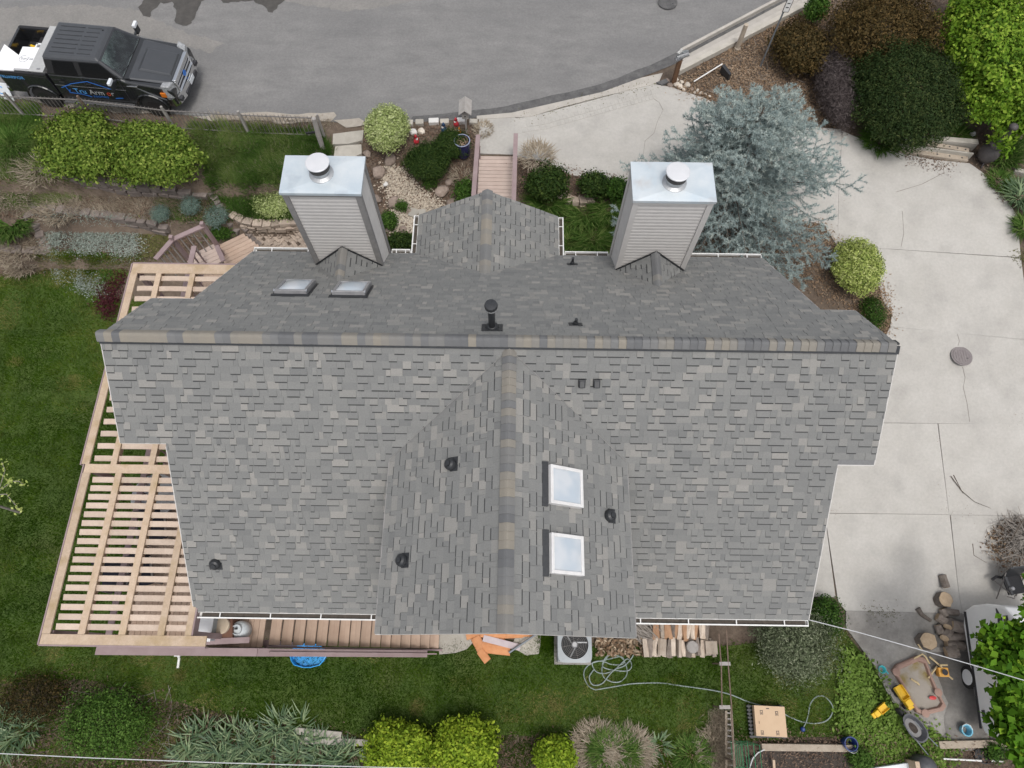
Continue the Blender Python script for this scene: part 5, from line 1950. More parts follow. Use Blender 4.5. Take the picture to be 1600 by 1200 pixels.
# wheelbarrow tub
c = gp(1418, 1136)
t = thing('wheelbarrow', 'dark grey wheelbarrow tray with dried mud inside, lying in weeds', 'wheelbarrow', c + np.array([0, 0, .14]), math.radians(125))
t.scale = (.74, .74, .74)
def tub_ring(L0, L1, W0, s_, z):
    out_ = []
    for k in range(20):
        a_ = 2 * math.pi * k / 20
        x, y = math.cos(a_), math.sin(a_)
        ex = .5 if x < 0 else 1.0
        px = (abs(x) ** (ex) * (1 if x > 0 else -1)) * (L0 if x > 0 else L1) * s_
        py = (abs(y) ** .7 * (1 if y > 0 else -1)) * W0 * s_ * (1 - .22 * max(0, -x) if x < 0 else 1 - .15 * x)
        out_.append((px, py, z))
    return out_
rr = [tub_ring(.5, .45, .3, .62, .1), tub_ring(.5, .45, .3, .98, .34), tub_ring(.5, .45, .3, 1.06, .345), tub_ring(.5, .45, .3, 1.06, .365), tub_ring(.5, .45, .3, .95, .365), tub_ring(.5, .45, .3, .60, .13)]
mb = MB()
mb.add([q for r in rr for q in r], [(k * 20 + i, k * 20 + (i + 1) % 20, (k + 1) * 20 + (i + 1) % 20, (k + 1) * 20 + i) for k in range(5) for i in range(20)])
mb.build('tray', 'barrow_grey', t)
mb = MB()
mb.add(tub_ring(.5, .45, .3, .72, .19), [tuple(range(20))])
mb.build('tray_floor', 'barrow_inside', t)
mb = MB()
q = tub_ring(.5, .45, .3, .4, .195)
mb.add(q, [tuple(range(20))])
mb.build('mud', 'dark_soil', t)
for y in (-.2, .2):
    MB().tube([(.3, y, .2), (-.55, y * 1.1, .24), (-.85, y * 1.2, .3)], .02, 7).build('handle', 'steel_pipe', t)
    MB().tube([(-.2, y, .2), (-.25, y, 0)], .018, 6).build('leg', 'iron', t)
MB().tube([(.62, -.05, .15), (.62, .05, .15)], .15, 16).build('wheel', 'tyre_rubber', t)

# orange post and dark bin at the bottom edge
c = gp(1431, 1196)
t = thing('compost_bin', 'dark grey compost bin with an orange wooden post', 'bin', c)
MB().lathe([(.3, 0), (.28, .5), (.2, .62), (.05, .65)], 16).build('bin', 'barrow_grey', t, smooth=True)
MB().box((-.28, 0, .3), (.11, .32, .65)).build('post', 'cedar_board', t)
c = gp(1535, 1180)
o = MB().lathe([(.26, 0), (.28, .12), (.25, .13), (.22, .05), (.02, .05)], 18, cap1=False, sy=.7).build('black_tub', 'black_plastic', loc=c)
tag(o, 'shallow black tub on the soil behind the trailer pad', 'tub')
a, b = gp(1467, 1184) + np.array([0, 0, .2]), gp(1526, 1187) + np.array([0, 0, .2])
tag(MB().tube([a, b], .022, 8).build('white_pipe', 'white_paint'), 'longer white plastic pipe on the soil at the bottom edge', 'pipe')
a, b = gp(1541, 1187) + np.array([0, 0, .2]), gp(1560, 1188) + np.array([0, 0, .2])
tag(MB().tube([a, b], .022, 8).build('white_pipe', 'white_paint'), 'short white plastic pipe beside the black tub', 'pipe')

# logs on the concrete
def log(u, v, r, l, dirv, lab, upright=False, hollow=False, z=None):
    c = gp(u, v)
    d = Vector(dirv).normalized()
    n = 14
    jag = [random.uniform(.88, 1.1) for _ in range(n)]
    body = MB()
    cz = (l / 2 if upright else r * .95) + .04
    a, b = -d * l / 2, d * l / 2
    side = d.cross(EZ if abs(d.z) < .9 else Vector((1, 0, 0))).normalized()
    up = side.cross(d)
    vs = []
    for s_ in range(5):
        q = a.lerp(b, s_ / 4)
        for k in range(n):
            a_ = 2 * math.pi * k / n
            rr_ = r * jag[k] * random.uniform(.96, 1.04)
            vs.append(q + (side * math.cos(a_) + up * math.sin(a_)) * rr_)
    fs = [(s_ * n + k, s_ * n + (k + 1) % n, (s_ + 1) * n + (k + 1) % n, (s_ + 1) * n + k) for s_ in range(4) for k in range(n)]
    body.add(vs, fs)
    t = thing('log', lab, 'log', (c[0], c[1], c[2]), 0, 'cut logs on the driveway')
    body.build('bark', 'log_bark', t, loc=(0, 0, cz))
    for e_, sg in ((0, -1), (4, 1)):
        cap = MB()
        ring = vs[e_ * n:(e_ + 1) * n]
        cen = a if e_ == 0 else b
        cap.add([cen + d * sg * .004] + [cen + (q - cen) * .55 + d * sg * .012 for q in ring] + [cen + (q - cen) * .97 + d * sg * .004 for q in ring],
                [(0, 1 + k, 1 + (k + 1) % n) for k in range(n)] + [(1 + k, 1 + n + k, 1 + n + (k + 1) % n, 1 + (k + 1) % n) for k in range(n)])
        if sg < 0:
            cap.f = [f[::-1] for f in cap.f]
        cap.build('cut_face', 'soot' if hollow and sg < 0 else 'log_face', t, loc=(0, 0, cz))
    return t
log(1471, 909, .10, .34, (.12, -1, 0), 'short mossy log lying alone on the driveway', hollow=True)
log(1468, 938, .21, .24, (0.1, 0, 1), 'upright cut stump with an orange face, above the log pile', True)
log(1442, 1002, .235, .26, (.05, 0, 1), 'upright cut stump with a pale face, left of the log pile', True)
log(1481, 957, .09, .4, (1, -.1, 0), 'grey log at the top of the log pile')
log(1470, 958, .1, .2, (.3, -.9, 0), 'mossy log at the upper left of the log pile')
log(1466, 968, .11, .25, (.8, -.5, 0), 'brown faced log at the left edge of the pile')
log(1478, 975, .11, .28, (-.5, -.5, .3), 'reddish cut log in the middle of the pile')
log(1491, 980, .14, .42, (-1, .25, .1), 'thick grey barked log on the right of the pile')
log(1463, 984, .10, .22, (.2, -1, 0), 'short dark log low on the left of the pile')
log(1474, 992, .12, .3, (-.7, -.6, .3), 'brown log with two cut faces in the lower pile')
log(1488, 996, .10, .5, (1, .1, 0), 'slim grey log near the bottom of the pile')
log(1487, 1008, .11, .48, (1, -.1, 0), 'long grey log along the bottom of the pile')
log(1480, 1019, .17, .3, (.9, .1, .25), 'broad dark log below the pile beside the toy digger')
o = MB().tube([gp(1431, 951) + np.array([0, 0, .1]), gp(1438, 961) + np.array([0, 0, .08]), gp(1452, 970) + np.array([0, 0, .07])], [.075, .06, .05], 9).build('branch', 'log_bark')
tag(o, 'forked branch lying on the driveway left of the logs', 'branch')

# folding table/chair in black by the brush heap
c = gp(1566, 916)
t = thing('folding_chair', 'black folding camp chair beside the brush heap', 'chair', c, math.radians(8))
MB().box((0, 0, .48), (.52, .5, .04)).build('seat', 'bed_liner', t, bevel=.01)
MB().hexa([(-.26, .22, .5), (.26, .22, .5), (.26, .26, .5), (-.26, .26, .5), (-.26, .4, .95), (.26, .4, .95), (.26, .44, .95), (-.26, .44, .95)]).build('backrest', 'black_plastic', t)
for x in (-.29, .29):
    MB().tube([(x, -.3, 0), (x, .32, .75)], .016, 7).build('leg', 'iron', t)
    MB().tube([(x, .34, 0), (x, -.26, .66)], .016, 7).build('leg', 'iron', t)
    MB().box((x, -.02, .68), (.07, .5, .03)).build('armrest', 'black_plastic', t, bevel=.008)
MB().tube([(-.12, -.28, .2), (0, -.36, .3), (.12, -.28, .2)], .012, 6).build('cross_bar', 'iron', t)
MB().lathe([(.05, 0), (.05, .1), (.02, .12)], 12, (-.29, -.1, .7)).build('cup_holder', 'bronze_frame', t)
c = gp(1547, 905)
o = MB().tube([(-.16, -.05, .3), (-.05, .03, .36), (.1, .02, .3)], .04, 8).build('work_glove', 'bed_liner', loc=c)
tag(o, 'black cloth bundle hanging beside the camp chair', 'bundle')

# railroad ties by the driveway
tz = [((1403, 236), (1509, 252), .17, .20, 'front weathered railway sleeper with bolt holes by the driveway', 3), ((1400, 233), (1514, 248), .05, .34, 'thin pale board standing behind the front railway sleeper', 0),
      ((1440, 231), (1507, 243), .15, .34, 'second railway sleeper with three bolt holes', 3), ((1407, 223), (1519, 232), .18, .42, 'rear mossy grey railway sleeper under the dark round shrub', 0)]
for a, b, w, h, lab, holes in tz:
    pa, pb = gp(*a), gp(*b)
    z = float(max(pa[2], pb[2]))
    t = thing('railway_sleeper', lab, 'railway sleeper', ((pa[0] + pb[0]) / 2, (pa[1] + pb[1]) / 2, z - .1))
    pa[2] = pb[2] = z + h / 2 - .1
    MB().bar(pa, pb, w, h).build('timber', 'old_wood' if holes else 'flagstone', t, t.location, bevel=.012)
    for k in range(holes):
        q = Vector(pa).lerp(Vector(pb), .55 + .18 * k)
        MB().lathe([(.028, 0), (.028, .003)], 12, (q.x, q.y, z + h - .098)).build('bolt_hole', 'ink', t, t.location)

# chiminea
c = gp(1533, 252)
t = thing('chiminea', 'dark cast iron chiminea with a round belly and a tall capped neck', 'chiminea', c)
MB().lathe([(.12, .10), (.22, .16), (.29, .30), (.30, .42), (.24, .58), (.16, .68), (.14, .72)], 24).build('belly', 'cast_iron', t, smooth=True)
MB().lathe([(.14, .70), (.21, .73), (.21, .78), (.14, .80)], 24).build('collar', 'cast_iron', t)
MB().lathe([(.10, .79), (.085, 1.0), (.085, 1.42), (.10, 1.44)], 18).build('neck', 'cast_iron', t, smooth=True)
MB().lathe([(.04, 1.44), (.13, 1.47), (.125, 1.53), (.06, 1.585), (.01, 1.59)], 18).build('cap', 'cast_iron', t, smooth=True)
for k in range(3):
    a_ = 2.09 * k + .3
    MB().tube([(.15 * math.cos(a_), .15 * math.sin(a_), .18), (.26 * math.cos(a_), .26 * math.sin(a_), 0)], .025, 7).build('leg', 'cast_iron', t)
MB().lathe([(.11, 0), (.12, .02)], 14, (-.0, -.0, 0)).build('base_ring', 'cast_iron', t)
c = gp(1518, 211)
o = MB().lathe([(.06, 0), (.1, .04), (.08, .1), (.02, .12)], 8).build('white_rock', 'white_stone', loc=c)
tag(o, 'round white rock on the soil beside the chiminea', 'rock')
timber((1582, 268), (1640, 285), .16, .16, 'grey timber edging at the right side of the driveway', 'flagstone')

# ------------------------------------------------------------------ street side
# long kerb rails beside the right part of the road
kr = thing('timber_kerb', 'long weathered kerb of parallel rails beside the road', 'kerb', gp(1150, 60))
for (a, b, w, h, m_) in (((1062, 84), (1262, -22), .10, .16, 'rail_concrete'), ((1066, 97), (1268, -12), .22, .08, 'rail_concrete'), ((1062, 106), (1268, -1), .20, .12, 'rail_concrete'), ((1058, 116), (1268, 7), .17, .2, 'flagstone')):
    pa, pb = gp(*a), gp(*b)
    pa[2] = pb[2] = h / 2 + .01
    MB().bar(pa, pb, w, h).build('rail', m_, kr, kr.location, bevel=.01)


def post(u, v, ut, vt, w, m_, lab, name='post', cat='post'):
    b = gp(u, v)
    # height at which the straight-up point reaches the seen top
    best = min(np.arange(.3, 3.6, .02), key=lambda h: (lambda q: (q[0] - ut) ** 2 + (q[1] - vt) ** 2)(proj(b + np.array([0, 0, h]))))
    return b, best


def proj(p):
    p = np.array(p, float) - CAM
    d = p @ FW
    return 800 + F_PX * (p @ RI) / d, 600 - F_PX * (p @ UP) / d


b, h = post(1052, 130, 1061, 92, .15, '', '')
t = thing('mailbox_post', 'stout brown post topped with a weathered metal mailbox cluster', 'post', b)
MB().box((0, 0, h / 2), (.14, .14, h)).build('post', 'brown_wood', t, bevel=.01)
for k, (x, y, w_, l_, a_, m_) in enumerate(((-.06, -.02, .16, .26, .5, 'bronze_frame'), (.06, .05, .17, .4, .35, 'galvanised'), (.09, .16, .1, .3, .15, 'unit_metal'), (-.04, .12, .1, .2, .8, 'white_paint'))):
    m2 = MB()
    n = 6
    for i in range(n):
        a0, a1 = math.pi * i / n, math.pi * (i + 1) / n
        f = lambda q, x_: (x_, math.cos(q) * w_ / 2, math.sin(q) * w_ / 2)
        m2.add([f(a0, -l_ / 2), f(a1, -l_ / 2), f(a1, l_ / 2), f(a0, l_ / 2)], [(0, 3, 2, 1), (0, 1, 2, 3)])
    m2.add([(s_ * l_ / 2, math.cos(q) * w_ / 2, math.sin(q) * w_ / 2) for s_ in (-1, 1) for q in np.linspace(0, math.pi, 7)], [tuple(range(7)), tuple(range(13, 6, -1))])
    o = m2.build('metal_box', m_, t, loc=(x, y, h + .02 + .05 * k))
    o.rotation_euler = (.1, -.1, a_)
b, h = post(1151, 78, 1170, 40, .13, '', '')
t = thing('wooden_post', 'weathered grey brown wooden post beside the road kerb', 'post', b)
MB().tube([(0, 0, 0), (.01, .0, h)], .085, 9, .075).build('shaft', 'old_wood', t)
MB().lathe([(.1, 0), (.11, .1), (.08, .12)], 9).build('foot', 'old_wood', t)
b, h = post(1187, 106, 1228, 2, .05, '', '')
t = thing('street_sign', 'narrow white street sign with a black border on a grey pole', 'street sign', b)
MB().tube([(0, 0, 0), (0, 0, h + .3)], .028, 8).build('pole', 'steel_pipe', t)
sg_ = MB().box((0.02, .1, h - .05), (.05, .02, .5))
MB().box((.04, -.035, h - .02), (.20, .012, .62)).build('plate', 'ink', t)
MB().box((.04, -.043, h - .02), (.16, .006, .57)).build('face', 'white_paint', t)
for k in range(3):
    MB().box((.04, -.048, h - .16 + k * .14), (.09, .004, .03)).build('printed_bar', 'ink', t)
# thin white stick with dark head in the mulch
a, b = gp(1083, 131) + np.array([0, 0, .1]), gp(1124, 113) + np.array([0, 0, .35])
t = thing('yard_broom', 'white handled garden tool with a black head lying on mulch', 'garden tool', gp(1105, 122))
MB().tube([a, b], .02, 7).build('handle', 'white_paint', t, t.location)
MB().hexa([tuple(b + np.array(q)) for q in ((-.04, -.1, -.25), (.22, -.42, -.3), (.3, -.36, -.3), (.06, -.02, -.25), (-.04, -.1, .03), (.2, -.42, -.05), (.28, -.36, -.05), (.06, -.02, .03))]).build('head', 'black_plastic', t, t.location, bevel=.01)

# birdhouse on post
b, h = post(729, 208, 728, 185, .05, '', '')
t = thing('birdhouse', 'grey gable roofed birdhouse on a thin post by the road', 'birdhouse', b)
MB().box((0, 0, h / 2), (.05, .05, h)).build('post', 'grey_wood', t)
MB().box((0, .18, h + .12), (.2, .42, .24)).build('box', 'grey_wood', t)
for s_ in (-1, 1):
    MB().hexa([(0, -.1, h + .38), (s_ * .19, -.1, h + .22), (s_ * .19, .5, h + .22), (0, .5, h + .38), (0, -.1, h + .40), (s_ * .2, -.1, h + .24), (s_ * .2, .5, h + .24), (0, .5, h + .40)]
              if s_ < 0 else [(0, .5, h + .38), (s_ * .19, .5, h + .22), (s_ * .19, -.1, h + .22), (0, -.1, h + .38), (0, .5, h + .40), (s_ * .2, .5, h + .24), (s_ * .2, -.1, h + .24), (0, -.1, h + .40)]).build('roof_board', 'grey_wood', t)
MB().lathe([(.03, 0), (.03, .01)], 12, (0, -.035, h + .12)).build('entry_hole', 'ink', t)

# glazed blue pot with dead twigs
c = gp(724, 243)
t = thing('plant_pot', 'tall glossy dark blue pot with dead leaves by the footbridge', 'plant pot', c)
mb = MB()
mb.lathe([(.18, 0), (.22, .1), (.245, .35), (.235, .55), (.225, .62), (.25, .64), (.25, .68), (.215, .68), (.20, .58), (.02, .57)], 28, cap1=False)
mb.build('pot', 'blue_glaze', t, smooth=False)
MB().lathe([(.248, .66), (.255, .675), (.245, .69), (.225, .685)], 28, cap0=False, cap1=False).build('glazed_rim', 'pale_glaze', t)
MB().lathe([(.21, .585), (.21, .59)], 20).build('soil', 'dark_soil', t)
P = np.column_stack([RNG.uniform(-.17, .17, 90), RNG.uniform(-.17, .17, 90), RNG.uniform(.6, .7, 90)])
P = P[(P[:, 0] ** 2 + P[:, 1] ** 2) < .035]
V, Fq = leaf_geo(P, unit(RNG.normal(size=P.shape) + np.array([0, 0, 1])), RNG.uniform(.05, .12, len(P)), .4, .05)
o = mesh_np('dead_leaves', V, Fq, 'dry_leaf', RNG.uniform(.3, .9, len(P)), t)
o['kind'] = 'stuff'


def gnome(u, v, hat, body, lab, h=.32):
    c = gp(u, v)
    t = thing('garden_gnome', lab, 'garden gnome', c, random.uniform(-1, 1), 'garden ornaments by the road')
    k = h / .32
    MB().lathe([(.07 * k, 0), (.085 * k, .06 * k), (.06 * k, .15 * k), (.035 * k, .18 * k)], 12).build('body', body, t, smooth=True)
    MB().lathe([(.02 * k, .17 * k), (.045 * k, .2 * k), (.045 * k, .23 * k), (.02 * k, .25 * k)], 12).build('head', 'gnome_skin', t, smooth=True)
    MB().lathe([(.055 * k, .225 * k), (.03 * k, .28 * k), (.006 * k, .33 * k)], 12).build('hat', hat, t, smooth=True)
    MB().lathe([(.03 * k, .14 * k), (.036 * k, .17 * k), (.03 * k, .2 * k)], 10, (0, -.03 * k, 0)).build('beard', 'white_paint', t, smooth=True)
    for s_ in (-1, 1):
        MB().tube([(s_ * .055 * k, 0, .15 * k), (s_ * .09 * k, -.02 * k, .1 * k)], .018 * k, 7).build('arm', body, t)
gnome(651, 223, 'gnome_red', 'gnome_red', 'red garden ornament in front of the dark pine shrub', .36)
gnome(713, 196, 'gnome_red', 'gnome_red', 'red garden ornament beside the birdhouse post', .34)
gnome(694, 205, 'gnome_blue', 'gnome_blue', 'dark blue garden ornament above the dark pine shrub', .38)
gnome(718, 207, 'gnome_orange', 'gnome_orange', 'orange garden ornament just above the blue pot', .22)

# kerb blocks and rocks: one object each
def rock(u, v, r, m_, lab, name='rock', group=None, flat=.6, sq=False, dz=0):
    c = gp(u, v)
    bm = bmesh.new()
    bmesh.ops.create_icosphere(bm, subdivisions=2, radius=1)
    sx, sy = random.uniform(.85, 1.15), random.uniform(.75, 1.05)
    ks = [(Vector(RNG.normal(size=3)).normalized(), random.uniform(.55, .9)) for _ in range(7)]
    for vv in bm.verts:
        p = vv.co.copy()
        for nrm, dd in ks:
            e_ = p.dot(nrm) - dd
            if e_ > 0:
                p -= nrm * e_ * .85
        p += Vector(RNG.normal(size=3)) * .03
        vv.co = Vector((p.x * r * sx, p.y * r * sy, p.z * r * flat))
    me = bpy.data.meshes.new(name)
    bm.to_mesh(me)
    bm.free()
    me.materials.append(MATS[m_])
    o = bpy.data.objects.new(name, me)
    COL.objects.link(o)
    o.location = c + np.array([0, 0, r * flat * .5 + dz])
    o.rotation_euler = (0, 0, random.uniform(0, 6.3))
    return tag(o, lab, 'rock', group)
for i, (u, v, w_, d_, m_, lab) in enumerate(((641, 195, .20, .2, 'flagstone', 'pale edging block beside the variegated shrub'), (656, 194, .26, .19, 'flagstone', 'second pale edging block along the road bed'),
                                             (678, 192, .32, .19, 'white_stone', 'whitest edging block along the road bed'), (695, 193, .28, .18, 'flagstone', 'pale edging block behind the blue ornament'),
                                             (722, 191, .30, .18, 'white_stone', 'pale edging block just below the birdhouse'), (740, 193, .26, .17, 'flagstone', 'pale edging block nearest the concrete apron'))):
    c = gp(u, v)
    o = MB().box((0, 0, .05), (w_, d_, .16)).build('edging_block', m_, loc=c, bevel=.015)
    o.rotation_euler = (0, 0, random.uniform(-.08, .08))
    tag(o, lab, 'edging block')
rock(646, 208, .13, 'white_stone', 'pale bluish rock above the red ornament', flat=.7)
rock(658, 207, .14, 'stone_light', 'tan rock beside the pale bluish rock', flat=.7)
rock(603, 289, .11, 'white_stone', 'white rock at the left edge of the gravel path', flat=.7)
for u, v, r, lab in ((609, 252, .24, 'brown boulder under the variegated shrub, nearest the gravel'), (592, 272, .25, 'round brown boulder beside the left chimney'), (575, 243, .19, 'rusty brown boulder below the flagstones'),
                     (590, 313, .2, 'brown boulder beside the chimney siding'), (617, 318, .23, 'angular reddish boulder at the bend of the gravel path'), (690, 300, .27, 'mossy boulder right of the gravel path'),
                     (703, 285, .16, 'brown boulder beside the footbridge'), (706, 318, .2, 'brown boulder beside the entry gable'), (630, 362, .16, 'grey boulder below the gravel path'),
                     (606, 360, .12, 'small grey rock near the chimney base'), (640, 330, .14, 'flat dark rock crossing the gravel path')):
    rock(u, v, r, 'stone_dark', lab)
rk = [(1042, 127, .1), (1047, 135, .11), (1057, 133, .11), (1063, 136, .11), (1065, 129, .1), (1057, 124, .09), (1073, 134, .12), (1080, 140, .08), (1068, 141, .08), (1090, 142, .07), (1095, 146, .07), (1102, 148, .06), (1109, 151, .06), (1085, 145, .06)]
for u, v, r in rk:
    rock(u, v, r, random.choice(('stone_light', 'stone_light', 'stone_dark')), 'tan or brown river rock at the foot of the brown post by the driveway', group='river rocks by the driveway corner')
o = drape('flagstone', gpoly([(1024, 132), (1040, 126), (1044, 131), (1034, 136)]), 'asphalt_edge', .09, .3, thick=.1)
tag(o, 'dark flat slab at the driveway corner by the brown post', 'flagstone')

# retaining walls of dry-laid stone: each wall a thing, each stone a part
def stone_wall(px, label, h, n, depth=.28, courses=2, m_='block_stone', zoff=0.0, rowlen=None):
    pts = [gp(u, v) for u, v in px]
    seg = [np.linalg.norm((b - a)[:2]) for a, b in zip(pts[:-1], pts[1:])]
    L_ = sum(seg)
    t = thing('retaining_wall', label, 'retaining wall', pts[len(pts) // 2])
    def along(s_):
        s_ = min(max(s_, 0), L_ - 1e-4)
        for (a, b), l in zip(zip(pts[:-1], pts[1:]), seg):
            if s_ <= l:
                return a + (b - a) * s_ / l, (b - a) / l
            s_ -= l
    for c_ in range(courses):
        s_ = random.uniform(-.15, 0)
        while s_ < L_:
            w = L_ / n * random.uniform(.75, 1.25)
            p, d = along(s_ + w / 2)
            d = Vector((d[0], d[1], 0)).normalized()
            mb = MB()
            a, b = -w / 2 + .012, w / 2 - .012
            q = [(a, -depth / 2, 0), (b, -depth / 2, 0), (b, depth / 2, 0), (a, depth / 2, 0)]
            hh = h / courses
            vs = [(x + random.uniform(-.02, .02), y + random.uniform(-.03, .03), z) for x, y, z in q] + [(x + random.uniform(-.02, .02), y + random.uniform(-.03, .03), hh - .01 + random.uniform(-.015, .015)) for x, y, z in q]
            mb.hexa(vs)
            o = mb.build('stone', m_, t, bevel=.015)
            zb = float(T(p[0], p[1]))
            o.location = Vector((p[0], p[1], p[2] - h + c_ * hh + .09 + zoff)) - t.location + Vector((0, -.03 * (courses - c_), 0))
            o.rotation_euler = (0, 0, math.atan2(d.y, d.x))
            s_ += w
    return t
stone_wall([(55, 262), (130, 279), (200, 286), (270, 293), (325, 305)], 'dry stone retaining wall below the green hedge', .5, 13)
stone_wall([(45, 318), (75, 324), (130, 331), (185, 338), (240, 346), (255, 352)], 'dry stone retaining wall above the silver ground cover', .5, 12)
stone_wall([(-30, 386), (20, 389), (76, 391)], 'dry stone retaining wall at the left edge above the lawn', .45, 6)
stone_wall([(45, 335), (58, 352), (66, 372), (76, 392)], 'short stone wall stepping down beside the tall grass', .3, 5)
stone_wall([(330, 302), (345, 322), (352, 340), (368, 356), (380, 368)], 'low diagonal block edging beside the side path', .16, 9, .2, 1)
stone_wall([(366, 336), (378, 343), (395, 347), (415, 349), (435, 348), (462, 345)], 'curved block wall below the bank beside the left chimney', .34, 7, .26, 2, 'paver_brick')
stone_wall([(873, 301), (890, 312), (905, 312), (922, 308)], 'short block wall in the bed between bridge and right chimney', .35, 4, .3, 2, 'paver_brick')
stone_wall([(874, 352), (890, 357), (904, 354)], 'low row of rocks near the gutter of the entry gable', .18, 4, .25, 1)
stone_wall([(640, 330), (650, 334), (663, 333)], 'flat stone step across the gravel path', .1, 2, .3, 1, 'flagstone')

# brick paved path at the side landing
path = thing('side_path', None, None, gp(425, 372))
tag(path, kind='structure')
for r in range(9):
    for k in range(16):
        u0, v0 = 384 + k * 7.2 + (r % 2) * 3.5, 355 + r * 5.2
        if u0 + v0 * .2 < 455 - 0 and r < 2 and k < 2:
            continue
        c = gp(u0, v0)
        if not (378 < u0 < 492) or random.random() < .06:
            continue
        mb = MB().box((0, 0, .02), (.19, .12, .06))
        o = mb.build('paver', 'paver_brick', path)
        o.location = Vector(c) - path.location + EZ * random.uniform(-.012, .012)
        o.rotation_euler = (random.uniform(-.03, .03), random.uniform(-.03, .03), .75 + random.uniform(-.06, .06) + (math.pi / 2 if (r + k) % 2 else 0))
for k, (u, v) in enumerate(((383, 357), (389, 365), (394, 374), (402, 381))):
    o = MB().box((0, 0, .03), (.3, .2, .08)).build('paver', 'block_stone', path, bevel=.01)
    o.location = Vector(gp(u, v)) - path.location
    o.rotation_euler = (0, 0, -.7)

# iron railing along the road
fp = [(-25, 150), (48, 158), (135, 164), (178, 168), (262, 175), (390, 195), (505, 199)]
fh = 1.0
base = [gp(u, v) for u, v in ((-40, 179), (40, 183), (150, 188), (275, 204), (390, 211), (508, 216))]
fence = thing('iron_fence', 'grey iron picket railing along the roadside beside the truck', 'fence', base[2])
FL = fence.location.copy()
segl = list(zip(base[:-1], base[1:]))
pk = MB().box((0, 0, .46), (.012, .012, .96)).mesh('picket', 'iron')
for i, (a, b) in enumerate(segl):
    L_ = np.linalg.norm(b - a)
    for z in (.12, .86):
        MB().bar(Vector(a) + EZ * z, Vector(b) + EZ * z, .025, .03).build('rail', 'iron', fence, FL)
    n_ = int(L_ / .125)
    for k in range(n_):
        q = a + (b - a) * (k + .5) / n_
        o = bpy.data.objects.new('picket', pk)
        COL.objects.link(o)
        o.parent = fence
        o.location = Vector(q) - FL
    MB().box((b[0], b[1], b[2] + .5), (.06, .06, 1.05)).build('post', 'rust_post' if i == 1 else 'grey_wood', fence, FL)

c = gp(505, 234)
t = thing('gate_post', 'leaning weathered grey post at the end of the iron railing', 'post', c)
MB().tube([(0, 0, 0), (.0, .05, .6), (.02, .1, 1.25)], [.07, .09, .07], 8).build('shaft', 'grey_wood', t)
MB().bar((-.02, .04, .75), (-.35, .02, .7), .05, .06).build('arm', 'bed_liner', t)

# yard sign left of the truck
c = gp(8, 150)
t = thing('yard_sign', 'pale blue and white yard sign standing at the roadside', 'sign', c, -.2)
MB().hexa([(-.55, -.14, .02), (.42, -.14, .02), (.42, -.12, .02), (-.55, -.12, .02), (-.55, .12, .45), (.28, .12, .45), (.28, .14, .45), (-.55, .14, .45)]).build('panel', 'plate_white', t)
M_ = Matrix.Translation((-.1, -.005, .245)) @ Matrix.Rotation(math.radians(59), 4, 'X')
text('sign_lettering', 'RC', .36, 'decal_sky', t, M_)
for x in (-.4, .2):
    MB().tube([(x, .1, 0), (x, .1, .4)], .012, 6).build('stake', 'iron', t)

# overhead cables
def cable(px, r, m_, lab, sag=0):
    pts = [Vector(at(u, v, z)) for u, v, z in px]
    tag(MB().tube(pts, r, 6).build('overhead_cable', m_), lab, 'cable')
cable([(-60, 1174.5, 3.0), (150, 1184.5, 3.0), (350, 1192, 3.0), (560, 1198, 3.0), (720, 1202, 3.0), (900, 1207, 3)], .008, 'cable', 'pale overhead cable crossing the bottom left corner')
cable([(1262, 968, 2.0), (1345, 989, 2.2), (1430, 1013, 2.5), (1520, 1039, 2.9), (1600, 1063, 3.3), (1700, 1093, 3.9)], .009, 'cable', 'grey service cable running from the eave to the right')

# ------------------------------------------------------------------ planting
def lumps(D, seed, k=14, amp=.22, width=.35):
    g = np.random.default_rng(seed)
    c = unit(g.normal(size=(k, 3)) + np.array([0, 0, .25]))
    out = np.zeros(len(D))
    for q in c:
        ang = np.arccos(np.clip(D @ q, -1, 1))
        out = np.maximum(out, np.exp(-(ang / width) ** 2))
    return 1 - amp + amp * out


def crown_leaves(c, ax, n, size, seed, amp=.22, low=-.35, depth=.32, aspect=.55, k=14, width=.35, clump=5, spread=.06, up=.35, tone_sd=.2, tone_mu=.45, taper=0, hole=14):
    m = max(1, n // clump)
    D = unit(RNG.normal(size=(m * 3, 3)))
    D = D[D[:, 2] > low][:m]
    if hole:
        hm = lumps(D, seed + 9, hole, 1.0, .15)
        D = D[~((hm > .55) & (RNG.random(len(D)) < .8))]
    rad = lumps(D, seed, k, amp, width) * (1 - depth * RNG.random(len(D)) ** 1.4)
    P = D * rad[:, None] * np.array(ax)
    if taper:
        P[:, :2] *= (1 - taper * (P[:, 2:3] / ax[2]).clip(0, 1))
    P = np.repeat(P, clump, 0) + RNG.normal(size=(len(P) * clump, 3)) * spread
    Nn = np.repeat(D, clump, 0)
    Nn = unit(Nn + RNG.normal(size=Nn.shape) * .65 + np.array([0, 0, up]))
    V, Fq = leaf_geo(P + np.array(c), Nn, RNG.uniform(.45, 1.5, len(P)) * size, aspect, .12)
    ct = np.repeat(RNG.normal(0, tone_sd, len(D)), clump)
    tone = np.clip(tone_mu + ct + RNG.normal(0, .1, len(P)), .0, 1)
    return V, Fq, tone


